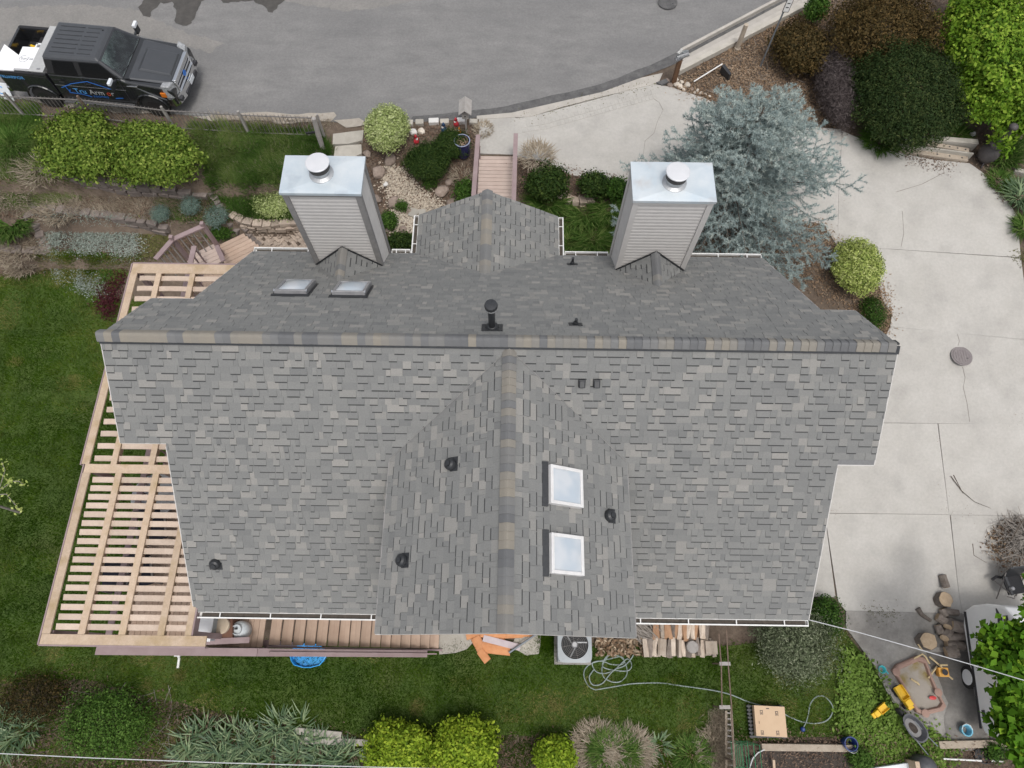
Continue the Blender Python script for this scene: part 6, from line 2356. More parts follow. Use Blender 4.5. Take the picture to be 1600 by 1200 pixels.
def bush(u, v, ru, rv, h, leafm, n, size, name, label, cat='shrub', group=None, core='twig', seed=None, zbase=None, **kw):
    seed = seed if seed is not None else int(u * 7 + v)
    g = gp(u, v)
    for _ in range(4):
        z0 = float(T(g[0], g[1])) if zbase is None else zbase
        g = at(u, v, z0 + h * .5)
    s_ = ppm(g)
    d = ray(u, v)
    ca = abs(d[2])
    sa = math.sqrt(1 - ca * ca)
    rx = ru / s_
    ry2 = (rv / s_) ** 2 - (h / 2 * sa) ** 2
    ry = math.sqrt(max(ry2, (.45 * rx) ** 2)) / ca
    t = thing(name, label, cat, (g[0], g[1], z0), 0, group)
    n, size = int(n * 1.7), size * .72
    V, Fq, tone = crown_leaves((0, 0, h * .5), (rx, ry, h * .5), n, size, seed, **kw)
    kw2 = dict(kw, depth=.1, clump=6, hole=0)
    V2_, F2_, t2_ = crown_leaves((0, 0, h * .45), (rx * .74, ry * .74, h * .40), int(n * .4), size * 1.25, seed + 1, **kw2)
    V, Fq, tone = np.concatenate([V, V2_]), np.concatenate([Fq, F2_ + len(V)]), np.concatenate([tone, t2_])
    mesh_np('foliage', V, Fq, leafm, tone, t)
    mb = MB()
    for i in range(22):
        a_ = random.uniform(0, 6.28)
        r = random.uniform(.35, .9)
        e = (math.cos(a_) * rx * r * .85, math.sin(a_) * ry * r * .85, h * (.3 + .42 * (1 - r)))
        mb.tube([(e[0] * .05, e[1] * .05, -.05), (e[0] * .5, e[1] * .5, h * .35), e], .03, 5, .008)
    mb.build('stem', core, t)
    return t


bush(126, 226, 78, 56, 1.3, 'hedge_leaf', 9500, .125, 'shrub', 'left bright green shrub of the pair below the truck', seed=3, spread=.085, amp=.36, k=30, width=.24, tone_sd=.26)
bush(236, 238, 96, 54, 1.3, 'hedge_leaf', 10500, .125, 'shrub', 'right bright green shrub of the pair below the truck', seed=4, spread=.085, amp=.34, k=30, width=.24, tone_sd=.26)
bush(605, 201, 36, 37, 1.15, 'variegated_leaf', 6000, .075, 'shrub', 'round pale variegated shrub at the roadside by the left chimney', spread=.05, amp=.10)
bush(1340, 416, 42, 43, 1.15, 'golden_leaf', 6000, .085, 'shrub', 'round yellow green shrub at the driveway edge', spread=.05, amp=.12)
bush(1364, 488, 21, 29, .6, 'green_leaf', 1500, .07, 'shrub', 'low dark green plant at the driveway edge below the round shrub', spread=.06, tone_mu=.25, aspect=.3)
bush(705, 225, 32, 26, .8, 'mugo_leaf', 4200, .095, 'pine_shrub', 'dark dwarf pine behind the blue pot, upper of the two', spread=.06, amp=.3, k=24, width=.22, aspect=.28, up=.8)
bush(668, 252, 45, 34, .9, 'mugo_leaf', 5600, .095, 'pine_shrub', 'dark dwarf pine beside the gravel path, lower of the two', spread=.06, amp=.3, k=24, width=.22, aspect=.28, up=.8)
bush(725, 300, 17, 22, .6, 'green_leaf', 900, .075, 'shrub', 'small green plant between the blue pot and the entry gable', spread=.07)
bush(672, 285, 14, 12, .3, 'green_leaf', 500, .06, 'shrub', 'small bright plant at the edge of the gravel path', spread=.05, aspect=.3)
bush(855, 285, 38, 31, .9, 'mugo_leaf', 3600, .10, 'shrub', 'dark green shrub with straw tufts beside the footbridge', spread=.08, amp=.3)
bush(930, 290, 28, 20, .8, 'mugo_leaf', 2200, .10, 'shrub', 'dark green shrub below the concrete apron, left of two', spread=.08, amp=.3)
bush(962, 296, 24, 17, .8, 'green_leaf', 1700, .10, 'shrub', 'dark green shrub against the right chimney', spread=.08, amp=.3, tone_mu=.3)
bush(628, 377, 24, 15, .6, 'mugo_leaf', 1500, .09, 'shrub', 'dark green shrub against the gutter beside the left chimney', spread=.06)
bush(607, 345, 15, 15, .5, 'green_leaf', 800, .07, 'shrub', 'small green plant beside the left chimney siding', spread=.06)
bush(628, 322, 9, 9, .35, 'green_leaf', 350, .06, 'shrub', 'tiny green plant beside the angular boulder', spread=.05)
bush(1252, 74, 52, 44, 1.3, 'bronze_leaf', 5600, .10, 'shrub', 'mixed brown green shrub beside the street sign pole', spread=.09, amp=.3, tone_mu=.35)
bush(1275, 16, 18, 22, 1.2, 'green_leaf', 1300, .10, 'shrub', 'small bright shrub at the top edge by the road kerb', spread=.08)
bush(1305, 132, 32, 62, 1.1, 'twig_haze', 12000, .17, 'shrub', 'bare grey purple twiggy shrub behind the blue cedar', spread=.1, aspect=.09, up=0)
bush(1380, 50, 104, 72, 2.2, 'bronze_leaf', 12000, .12, 'shrub', 'large bronze brown juniper at the top edge', spread=.09, amp=.28, k=30, width=.22, aspect=.35)
bush(1416, 146, 96, 84, 2.1, 'pine_leaf', 20000, .115, 'shrub', 'big round dark green shrub behind the railway sleepers', spread=.07, amp=.16, k=40, width=.16, aspect=.3, up=.6)
bush(1556, 85, 88, 130, 2.3, 'lime_green_leaf', 20000, .16, 'shrub', 'large bright lime green shrub in the top right corner', spread=.08, amp=.3, k=90, width=.12, tone_mu=.48, tone_sd=.24, clump=9, depth=.4)
bush(625, 1172, 66, 50, 1.3, 'lime_leaf', 7600, .125, 'shrub', 'left lime green bush of the pair at the bottom edge', spread=.08, amp=.36, k=34, width=.2, tone_mu=.55, tone_sd=.26)
bush(728, 1170, 60, 52, 1.3, 'lime_leaf', 7400, .125, 'shrub', 'right lime green bush of the pair at the bottom edge', spread=.08, amp=.36, k=34, width=.2, tone_mu=.55, tone_sd=.26)
bush(866, 1184, 36, 34, 1.0, 'lime_leaf', 3200, .115, 'shrub', 'small lime green bush beside the dry grass at the bottom edge', spread=.07, amp=.25)
bush(165, 1130, 90, 58, 1.0, 'green_leaf', 5200, .07, 'shrub', 'loose green shrub with bare twigs in the bottom left', spread=.14, amp=.4, k=20, tone_mu=.6)
bush(50, 1092, 62, 36, .7, 'bronze_leaf', 2200, .06, 'shrub', 'brown twiggy low shrub at the bottom left edge', spread=.12, tone_mu=.15)
bush(1240, 1006, 78, 66, 1.3, 'dusty_leaf', 8200, .095, 'shrub', 'loose dusty green shrub below the gutter at the house corner', core='grey_twig', spread=.14, amp=.4, k=26, width=.25, depth=.35, aspect=.3, tone_sd=.26)
bush(1292, 962, 26, 34, .8, 'green_leaf', 2000, .08, 'shrub', 'dark green shrub at the corner between house and driveway', spread=.1, tone_mu=.3, amp=.4)
bush(430, 322, 42, 22, .35, 'variegated_leaf', 2600, .06, 'ground_cover', 'cream edged ground cover above the curved block wall', cat='plant', spread=.07, amp=.3, low=0, tone_mu=.42)
for u, v, r, lab in ((250, 334, 15, 'blue grey lavender mound, left of three above the landing'), (297, 322, 17, 'blue grey lavender mound, middle of three above the landing'), (338, 338, 21, 'grey green lavender mound nearest the path steps')):
    bush(u, v, r, r * .9, .45, 'blue_plant', 900, .075, 'lavender', lab, cat='plant', spread=.05, aspect=.22, up=.8)
bush(345, 362, 22, 14, .4, 'green_leaf', 900, .07, 'shrub', 'low green plant beside the landing railing', spread=.06)
bush(1555, 1175, 16, 14, .4, 'green_leaf', 500, .07, 'shrub', 'small weed at the end of the timber edge under the maple', spread=.06)
bush(1345, 1186, 20, 15, .5, 'green_leaf', 900, .075, 'shrub', 'bright green herb at the corner of the raised bed', spread=.06, tone_mu=.6)


def tuft(u, v, r, h, n, m, label, name='grass_clump', cat='grass clump', group=None, width=.02, lean=.8, kind=None, parent=None, tone=(.2, .9)):
    c = gp(u, v)
    R = r / ppm(c)
    a = RNG.uniform(0, 2 * math.pi, n)
    q = R * (.9 if m == 'straw' else .6) * np.sqrt(RNG.random(n))
    if m == 'straw':
        h, n_w = h * .62, width
        a = a + 0
    P = np.column_stack([q * np.cos(a), q * np.sin(a), np.zeros(n)])
    b = a + RNG.normal(0, .6, n)
    D = np.column_stack([np.cos(b) * lean, np.sin(b) * lean, RNG.uniform(.35, 1.2, n)])
    V, Fq = blade_geo(P, D, RNG.uniform(.6, 1.15, n) * h, RNG.uniform(.7, 1.3, n) * width)
    o = mesh_np(name, V, Fq, m, np.tile(RNG.uniform(*tone, n), 2))
    o.location = c
    return tag(o, label, cat, group, kind)


tuft(20, 352, 36, .6, 900, 'long_grass', 'thick clump of bright green strap leaves at the left edge', width=.03)
tuft(35, 415, 22, .45, 500, 'straw', 'dry straw coloured clump on the lawn at the left edge', width=.02)
tuft(70, 262, 40, .6, 700, 'straw', 'dry grass clump at the left end of the upper stone wall', width=.02)
tuft(22, 225, 34, .5, 900, 'long_grass', 'green grass clump on the bank at the left edge', width=.02)
tuft(20, 300, 38, .42, 500, 'straw', 'dry grass clump below the bank at the left edge', width=.02)
tuft(95, 328, 30, .5, 500, 'straw', 'dry grass clump hanging over the middle stone wall', width=.02)
tuft(30, 385, 42, .45, 700, 'straw', 'dry grass spilling over the lower stone wall', width=.02)
for u, v, r, lab in ((855, 320, 30, 'green strap leaf clump below the dark shrub by the footbridge'), (915, 335, 34, 'large green strap leaf clump below the block wall'), (948, 330, 26, 'green strap leaf clump beside the right chimney'),
                     (925, 375, 32, 'green grass clump above the eave gutter'), (890, 383, 20, 'short green grass clump beside the gable gutter')):
    tuft(u, v, r, .55, 520, 'long_grass', lab, width=.028)
tuft(838, 268, 26, .5, 420, 'straw', 'pale dry tuft on top of the dark shrub by the footbridge', width=.02).location.z += .65
tuft(755, 204, 14, .35, 260, 'straw', 'small dry green tuft on the concrete beside the footbridge', width=.018)
tuft(722, 278, 18, .4, 200, 'straw', 'dry brown tuft below the blue pot', width=.02)
tuft(1565, 246, 28, .5, 500, 'long_grass', 'bright green grass clump behind the chiminea', width=.025)
tuft(1492, 212, 18, .45, 300, 'long_grass', 'green grass clump behind the railway sleepers', width=.025)
tuft(1578, 232, 22, .4, 300, 'long_grass', 'green grass clump at the right edge above the chiminea', width=.025)
tuft(1560, 285, 26, .35, 420, 'long_grass', 'low green weeds beside the driveway corner', width=.02)
tuft(1592, 310, 26, .55, 420, 'iris_leaf', 'grey green strap leaf clump at the right edge of the driveway', width=.035)
tuft(1600, 360, 22, .5, 380, 'long_grass', 'dark green leaf clump at the driveway joint on the right', width=.03)
tuft(1375, 222, 36, .5, 500, 'green_leaf', 'dark trailing greenery under the big round shrub', width=.03)
tuft(930, 1168, 36, .55, 1000, 'straw', 'dry pale ornamental grass clump at the bottom edge', width=.018)
tuft(985, 1175, 34, .55, 900, 'straw', 'second dry pale grass clump right of the first at the bottom edge', width=.018, tone=(.3, 1))
tuft(958, 1178, 50, .42, 1100, 'long_grass', 'green grass growing between the dry clumps', width=.018)
tuft(1080, 1180, 36, .35, 600, 'long_grass', 'bright weedy patch at the bottom edge', width=.02)
tuft(1115, 1165, 26, .45, 600, 'straw', 'dry grass along the wooden ladder', width=.016)
# irises
iris_spots = [(300, 1160), (325, 1145), (345, 1165), (330, 1185), (370, 1150), (385, 1175), (405, 1160), (425, 1180), (440, 1155), (460, 1185), (480, 1165), (505, 1188), (530, 1190), (400, 1192), (355, 1195), (435, 1130), (470, 1135),
              (10, 1125), (25, 1150), (5, 1165), (45, 1140), (500, 1170), (545, 1180), (290, 1185)]
for i, (u, v) in enumerate(iris_spots):
    left = u < 100
    tuft(u + random.uniform(-4, 4), v + random.uniform(-3, 3), 24, random.uniform(.42, .56), 58, 'iris_leaf', 'grey green iris leaf fan at the bottom left corner' if left else ('grey green iris fan beside the half buried timbers' if v < 1140 else 'grey green iris leaf fan in the bed along the bottom edge'),
         'iris', 'iris', 'iris plants at the bottom edge', width=.036, lean=.8, tone=(0, 1))
tuft(1030, 1035 + 130, 18, .3, 60, 'iris_leaf', 'single iris fan beside the dry grass clumps', 'iris', 'iris', width=.045)
timber((462, 1141), (535, 1148), .16, .16, 'upper grey half buried timber beside the irises', 'flagstone', name='garden_timber')
timber((470, 1156), (575, 1160), .16, .14, 'lower grey half buried timber beside the lime bushes', 'flagstone', name='garden_timber')

# ---- ground covers nobody could count
def cover(name, px, n, m, size, label=None, aspect=.4, h=.06, tone=(.1, .9), up=1.0, patch=None):
    poly = gpoly(px)
    x, y = scatter(poly, n)
    x, y = x + RNG.normal(0, .13, len(x)), y + RNG.normal(0, .13, len(x))
    if patch:
        k = vnoise(x, y, patch[0], patch[2]) + RNG.normal(0, .12, len(x)) > patch[1]
        x, y = x[k], y[k]
    P = np.column_stack([x, y, T(x, y) + .03 + RNG.random(len(x)) * h])
    Nn = unit(RNG.normal(size=P.shape) * .5 + np.array([0, 0, up]))
    V, Fq = leaf_geo(P, Nn, RNG.uniform(.6, 1.4, len(x)) * size, aspect, .08)
    tn = RNG.uniform(*tone, len(x))
    tn = np.clip(tn * .6 + .4 * vnoise(x, y, 1.1, 5) * (tone[1]), 0, 1)
    o = mesh_np(name, V, Fq, m, tn)
    o['kind'] = 'stuff'
    return o


BEDL = [(-40, 255), (60, 250), (330, 300), (395, 360), (330, 380), (290, 400), (200, 405), (170, 470), (140, 425), (-40, 425)]
cover('mulch', BEDL, 16000, 'mulch', .075, h=.03, aspect=.35)
cover('mulch', [(565, 205), (745, 195), (745, 300), (655, 335), (650, 395), (590, 395), (560, 250)], 6500, 'mulch', .07, h=.03, aspect=.4)
cover('mulch', [(806, 250), (975, 280), (960, 400), (872, 398), (872, 335), (806, 305)], 5000, 'mulch', .07, h=.03, aspect=.4)
cover('mulch', [(1045, 135), (1260, 5), (1300, -20), (1300, 200), (1160, 195)], 15000, 'dry_leaf', .075, h=.04, aspect=.35)
cover('mulch', [(1300, -10), (1660, -10), (1660, 300), (1600, 330), (1540, 262), (1400, 232), (1320, 205)], 9000, 'mulch', .08, h=.04, aspect=.4)
cover('mulch', [(975, 287), (1290, 350), (1376, 450), (1392, 500), (1380, 525), (1190, 400), (970, 400)], 9000, 'dry_leaf', .07, h=.04, aspect=.35)
cover('mulch', [(-60, 1065), (120, 1055), (270, 1100), (560, 1150), (860, 1150), (1140, 1165), (1140, 1260), (-60, 1260)], 12000, 'mulch', .08, h=.04, aspect=.35)
cover('mulch', [(1150, 1150), (1340, 1145), (1460, 1160), (1640, 1170), (1640, 1260), (1150, 1260)], 7000, 'mulch', .07, h=.2, aspect=.3)
cover('dead_leaves', [(1375, 440), (1390, 460), (1396, 490), (1388, 528), (1360, 520), (1345, 470)], 900, 'dry_leaf', .07, h=.06)
cover('dead_leaves', [(1395, 238), (1500, 262), (1470, 268), (1430, 258)], 400, 'mulch', .06, h=.06)
cover('dead_leaves', [(1545, 272), (1575, 300), (1592, 335), (1575, 318), (1548, 290)], 500, 'mulch', .06, h=.07)
cover('gravel_stones', [(604, 256), (628, 266), (652, 298), (676, 310), (694, 330), (692, 362), (640, 384), (612, 368), (620, 340), (610, 310), (598, 280)], 5200, 'gravel', .065, aspect=.8, h=.03, up=2)
cover('silver_ground_cover', [(70, 348), (110, 345), (150, 350), (205, 350), (228, 372), (226, 392), (205, 404), (190, 412), (160, 402), (110, 392), (75, 385)], 9500, 'silver_plant', .06, aspect=.35, h=.10, patch=(1.6, .25, 9))
cover('silver_ground_cover', [(78, 392), (95, 400), (130, 430), (165, 445), (168, 460), (140, 458), (105, 445), (88, 425)], 2600, 'silver_plant', .06, aspect=.35, h=.08, patch=(1.8, .35, 12))
cover('moss_cover', [(200, 350), (270, 358), (262, 385), (240, 405), (215, 404), (228, 385)], 2600, 'moss', .06, aspect=.5, h=.05)
cover('maroon_ground_cover', [(152, 478), (165, 455), (185, 410), (195, 425), (178, 500), (160, 490)], 1800, 'maroon_leaf', .07, h=.12)
cover('weed_cover', [(1318, 1020), (1345, 1032), (1368, 1050), (1402, 1112), (1440, 1150), (1475, 1172), (1470, 1200), (1400, 1215), (1340, 1180), (1310, 1120)], 9500, 'weed_leaf', .10, aspect=.6, h=.14, up=.8, patch=(1.5, .22, 4))
cover('weed_cover', [(1440, 1140), (1480, 1160), (1500, 1175), (1470, 1190), (1440, 1170)], 700, 'weed_leaf', .09, aspect=.6, h=.1)
cover('weed_cover', [(160, 410), (190, 408), (182, 440), (160, 445)], 700, 'green_leaf', .08, h=.1)
cover('kerb_weeds', [(800, 181), (835, 181), (875, 168), (945, 150), (1000, 132), (1028, 126), (1030, 131), (945, 156), (878, 173), (836, 186), (800, 186)], 1300, 'moss', .05, h=.04, tone=(.5, 1))
cover('joint_weeds', [(1350, 953), (1400, 956), (1400, 961), (1350, 958)], 220, 'moss', .04, h=.05)
cover('joint_weeds', [(1584, 398), (1605, 400), (1605, 412), (1584, 408)], 200, 'moss', .06, h=.05)
for px in ([(1466, 664), (1470, 690), (1474, 720), (1478, 760), (1482, 800), (1479, 802), (1472, 740), (1464, 690)], [(1290, 790), (1312, 800), (1305, 805), (1290, 804)], [(1310, 207), (1314, 210), (1310, 380), (1306, 380)],
           [(1570, 655), (1605, 648), (1605, 668), (1580, 664)], [(1478, 790), (1486, 800), (1530, 806), (1525, 810), (1480, 808)]):
    cover('joint_litter', px, 260, 'dry_leaf', .035, h=.02, tone=(0, .5))
P = None


# ---- grass: blades over every turf sheet
def blades(name, poly, n, L_, m='grass', w=.012, dry=.72, seed=2, boost=0.0):
    x, y = scatter(poly, n)
    n = len(x)
    x, y = x + RNG.normal(0, .07, n), y + RNG.normal(0, .07, n)
    t1 = vnoise(x, y, .55, seed) * .6 + vnoise(x, y, 1.7, seed + 1) * .4
    t2 = vnoise(x, y, 4.0, seed + 2)
    t3 = vnoise(x, y, .25, seed + 5)
    tone = .27 + .95 * (t1 - .34) + .30 * (t2 - .5) + .45 * (t3 - .5) + RNG.normal(0, .11, n) + boost
    d = (vnoise(x, y, .8, seed + 3) > dry) & (RNG.random(n) < .55)
    tone[d] += .4
    P = np.column_stack([x, y, T(x, y) + .025])
    fl = vnoise(x, y, .9, seed + 7) * 12
    D = np.column_stack([np.cos(fl) * .5 + RNG.normal(0, .45, n), np.sin(fl) * .5 + RNG.normal(0, .45, n), RNG.uniform(.3, 1.0, n)])
    V, Fq = grass_tris(P, D, RNG.uniform(.6, 1.3, n) * L_ * (.7 + .6 * t2), RNG.uniform(.7, 1.4, n) * w)
    o = mesh_np(name, V, Fq, m, np.clip(tone, 0, 1))
    o['kind'] = 'stuff'
    return o


blades('grass', LAWN, 330000, .09, w=.017, dry=.66)
blades('grass', LAWN2, 16000, .22, 'long_grass', .02, boost=.22, dry=.6)
blades('grass', LAWN3, 42000, .26, 'long_grass', .02, boost=.22, dry=.62)
blades('straw', LAWN3, 5000, .22, 'straw', .014)
cover('weed_cover', [(305, 200), (505, 210), (465, 255), (490, 340), (385, 335), (335, 300)], 2200, 'green_leaf', .085, h=.2, patch=(1.2, .55, 21))
cover('weed_cover', [(-30, 170), (55, 180), (60, 280), (330, 310), (395, 352), (330, 375), (60, 330), (-30, 330)], 3000, 'green_leaf', .075, h=.12, patch=(1.0, .62, 22))
blades('grass', gpoly([(-60, 1060), (120, 1055), (270, 1100), (560, 1150), (860, 1150), (1140, 1165), (1140, 1260), (-60, 1260)]), 46000, .15, 'grass', .016, dry=.5, seed=9)
for px in ([(70, 428), (110, 432), (125, 445), (90, 452)], [(128, 436), (160, 440), (165, 462), (140, 458)], [(110, 585), (122, 590), (126, 604), (116, 606)], [(-10, 430), (60, 436), (40, 448), (-10, 444)],
           [(110, 1028), (180, 1034), (160, 1050), (90, 1052)], [(648, 1092), (666, 1094), (662, 1112), (644, 1108)], [(225, 1058), (240, 1062), (236, 1085), (222, 1080)], [(700, 1060), (735, 1058), (740, 1070), (705, 1074)],
           [(860, 1095), (880, 1098), (876, 1112), (862, 1108)], [(1045, 1055), (1075, 1057), (1070, 1068), (1048, 1066)], [(275, 1045), (290, 1050), (285, 1064), (276, 1060)], [(20, 560), (35, 562), (32, 572), (20, 570)]):
    blades('worn_grass', gpoly(px), 420, .08, 'grass', .014, boost=.5)
blades('grass', gpoly([(80, 395), (160, 400), (150, 440), (100, 440)]), 6000, .12, 'grass', .015, dry=.5)
blades('grass', gpoly([(-40, 185), (62, 180), (85, 250), (150, 300), (60, 325), (-40, 330)]), 20000, .22, 'long_grass', .018, dry=.5, boost=.15)
blades('grass', gpoly([(60, 395), (230, 402), (195, 430), (165, 470), (140, 425), (60, 425)]), 8000, .14, 'grass', .016, dry=.5, boost=.1)
blades('grass', gpoly([(235, 300), (335, 308), (375, 345), (335, 372), (262, 345)]), 5000, .13, 'long_grass', .016, dry=.45)
blades('grass', gpoly([(806, 305), (960, 340), (955, 400), (872, 398), (872, 340)]), 9000, .2, 'long_grass', .016, dry=.5)
blades('grass', gpoly([(840, 985), (872, 985), (872, 1020), (845, 1015)]), 2500, .12, 'grass', .015)
blades('straw', gpoly([(-60, 200), (60, 255), (330, 300), (330, 330), (250, 352), (60, 330), (80, 400), (-60, 420)]), 16000, .22, 'straw', .012)
blades('straw', gpoly([(1110, 1110), (1130, 1110), (1135, 1215), (1112, 1215)]), 3500, .3, 'straw', .012)
blades('straw', gpoly([(330, 180), (520, 188), (520, 200), (330, 192)]), 2500, .12, 'straw', .012)


# ---- blue cedar
ap = at(1198, 160, 4.6)
bx, by = ap[0], ap[1]
zg = float(T(bx, by))
t = thing('cedar_tree', 'spiky blue grey cedar tree beside the right chimney', 'tree', (bx, by, zg))
HT = 4.85
MB().tube([(0, 0, -.1), (.05, 0, HT * .4), (0, .03, HT * .8), (0, 0, HT)], [.13, .10, .05, .015], 8).build('trunk', 'bark', t)
segs = []
limbs = MB()
nb = 100
for i in range(nb):
    f = (i + .5) / nb
    z = .35 + (HT - .5) * f ** .9
    a = i * 2.39996 + random.uniform(-.3, .3)
    L_ = (2.4 * (1 - f) ** .55 + .55) * random.uniform(.72, 1.18)
    # longer to the south-east and north-east as in the picture
    L_ *= (1 + .14 * math.cos(a + 1.2)) * (.92 if math.cos(a) > .2 and f > .45 else 1.16 if f < .45 and math.sin(a) < .4 else 1)
    dz = random.uniform(-.1, .25) + .35 * f
    d = Vector((math.cos(a), math.sin(a), dz)).normalized()
    p0 = Vector((0, 0, z))
    pts = []
    for k in range(8):
        s_ = k / 7
        pts.append(p0 + d * L_ * s_ + Vector((0, 0, -.30 * L_ * s_ * s_ * .5)) + Vector((random.uniform(-.04, .04), random.uniform(-.04, .04), 0)))
    limbs.tube(pts, .022 * (1 - f) + .010, 5, .004, caps=False)
    segs += [(pts[k], pts[k + 1]) for k in range(7)]
    side = d.cross(EZ).normalized()
    for k in range(1, 8):
        for sg in (-1, 1):
            if random.random() < .05:
                continue
            l2 = L_ * (.34 - .034 * k) * random.uniform(.6, 1.5) + .09
            d2 = (d * random.uniform(.7, 1.1) + side * sg * random.uniform(.6, 1.1) + EZ * random.uniform(-.25, .3)).normalized()
            q0 = pts[k]
            q1 = q0 + d2 * l2 * .5
            q2 = q0 + d2 * l2 + EZ * random.uniform(-.12, .08) * l2
            segs += [(q0, q1), (q1, q2)]
            for sg2 in (-1, 1):
                d3 = (d2 + side * sg2 * .8 + EZ * random.uniform(-.3, .5)).normalized()
                segs.append((q1, q1 + d3 * l2 * .45))
limbs.build('branch', 'bark', t)
A_ = np.array([s[0] for s in segs])
B_ = np.array([s[1] for s in segs])
ln = np.linalg.norm(B_ - A_, axis=1)
cnt = np.maximum(3, (ln / .0046).astype(int))
idx = np.repeat(np.arange(len(segs)), cnt)
u_ = RNG.random(len(idx))[:, None]
P = A_[idx] + (B_ - A_)[idx] * u_
dirs = unit((B_ - A_))[idx]
D = unit(dirs * .35 + RNG.normal(size=P.shape) * .8)
V, Fq = grass_tris(P, D, RNG.uniform(.045, .095, len(P)), RNG.uniform(.012, .022, len(P)))
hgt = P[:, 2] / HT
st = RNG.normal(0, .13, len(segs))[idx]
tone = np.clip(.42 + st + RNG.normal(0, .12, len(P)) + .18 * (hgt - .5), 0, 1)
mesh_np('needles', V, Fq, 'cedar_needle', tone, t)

# ---- maple over the trailer
c0 = gp(1720, 1150)
t = thing('maple_tree', 'bright green maple tree leaning over the white trailer', 'tree', (c0[0], c0[1], -3))
off = np.array([c0[0], c0[1], -3])
MB().tube([(0, 0, -.1), (-.1, .1, 1.8), (-.2, .2, 3.2)], [.16, .12, .07], 9).build('trunk', 'bark', t)
Vs, Fs, Ts, o_ = [], [], [], 0
br_ = MB()
lobes = [(1604, 962, 12, 40), (1565, 992, 16, 16), (1590, 1010, 40, 42), (1545, 1008, 22, 14), (1530, 985, 12, 9), (1522, 1000, 10, 8), (1522, 1027, 22, 10), (1560, 1045, 40, 26), (1517, 1062, 0, 0), (1580, 1075, 46, 30),
         (1545, 1090, 16, 16), (1575, 1115, 38, 34), (1600, 1150, 40, 40), (1590, 1185, 34, 26), (1565, 1150, 18, 20), (1610, 1060, 30, 60), (1525, 1036, 20, 8), (1608, 930, 14, 34), (1540, 1120, 12, 9)]
for i, (u, v, ru, rv) in enumerate(lobes):
    if ru == 0:
        continue
    zz = .9 + .45 * ((i * 7) % 5) / 4
    u, ru = u + (22 if 980 < v < 1130 else 15), max(4, ru * .84 - 7)
    g = at(u, v, zz)
    s_ = ppm(g)
    n_ = int(ru * rv * 1.1) + 60
    V, Fq, tn = crown_leaves(g - off, (ru / s_, rv / s_, .35), n_, .165, i + 50, amp=.35, low=-.9, depth=.8, clump=3, spread=.10, up=.5, aspect=.75, tone_sd=.2)
    Vs.append(V)
    Fs.append(Fq + o_)
    Ts.append(tn)
    o_ += len(V)
    br_.tube([(-.2, .2, 3.0), tuple((g - off) * .5 + np.array([0, 0, 1.8])), tuple(g - off)], .035, 5, .008)
mesh_np('crown', np.concatenate(Vs), np.concatenate(Fs), 'maple_leaf', np.concatenate(Ts), t)
br_.build('branch', 'bark', t)

# ---- sapling reaching in from the left
b0 = at(-70, 770, -.4)
t = thing('sapling', 'thin branch with young yellow green leaves at the left edge', 'sapling', (b0[0], b0[1], -2.95))
off = np.array([b0[0], b0[1], -2.95])
mb = MB()
tips = []
mb.tube([(0, 0, 0), (0, 0, 2.4)], .04, 7, .025)
for path in (((-30, 775), (-5, 770), (12, 757), (18, 752)), ((-30, 775), (0, 760), (8, 735), (3, 722)), ((-30, 775), (10, 772), (25, 790), (32, 798)), ((18, 752), (30, 752), (36, 757))):
    pts = [at(u, v, -.5) - off for u, v in path]
    mb.tube(pts, .014, 5, .005)
    for a, b in zip(pts[:-1], pts[1:]):
        for k in range(8):
            tips.append(a + (b - a) * random.random())
    tips += [pts[-1]] * 10
mb.tube([(0, 0, 2.4), tuple(at(-30, 775, -.5) - off)], .02, 5)
mb.build('branch', 'grey_twig', t)
P = np.array(tips)
P = P + RNG.normal(size=P.shape) * .045
V, Fq = leaf_geo(P, unit(RNG.normal(size=P.shape) * .6 + np.array([0, 0, 1])), RNG.uniform(.05, .11, len(P)), .6, .1)
mesh_np('foliage', V, Fq, 'golden_leaf', RNG.uniform(.1, .8, len(P)), t)

# ---- brush heap
c = gp(1585, 845)
t = thing('brush_heap', 'heap of cut branches and dead leaves at the right edge of the driveway', 'brush heap', c)
mb = MB()
for i in range(420):
    a = random.uniform(0, 6.28)
    r = abs(random.gauss(0, .42))
    h = max(.03, .55 * (1 - r / 1.1)) * random.uniform(.4, 1.1)
    q = Vector((r * math.cos(a) * .85, r * math.sin(a) * 1.05, h))
    b = random.uniform(0, 6.28)
    d = Vector((math.cos(b), math.sin(b), random.uniform(-.25, .35))) * random.uniform(.15, .55)
    mb.tube([q - d, q + Vector((random.uniform(-.06, .06), random.uniform(-.06, .06), .03)), q + d * .9], random.uniform(.005, .016), 5, .004)
o = mb.build('cut_branches', 'grey_twig', t)
o['kind'] = 'stuff'
P = np.column_stack([RNG.normal(0, .42, 2600), RNG.normal(0, .5, 2600), np.zeros(2600)])
rr_ = np.hypot(P[:, 0], P[:, 1])
P[:, 2] = np.clip(.42 * (1 - rr_ / 1.15), .03, None) * RNG.uniform(.3, 1, 2600)
P = P[rr_ < 1.1]
V, Fq = leaf_geo(P, unit(RNG.normal(size=P.shape) + np.array([0, 0, .6])), RNG.uniform(.06, .13, len(P)), .5, .08)
o = mesh_np('dead_leaves', V, Fq, 'dry_leaf', RNG.uniform(0, .8, len(P)), t)
o['kind'] = 'stuff'
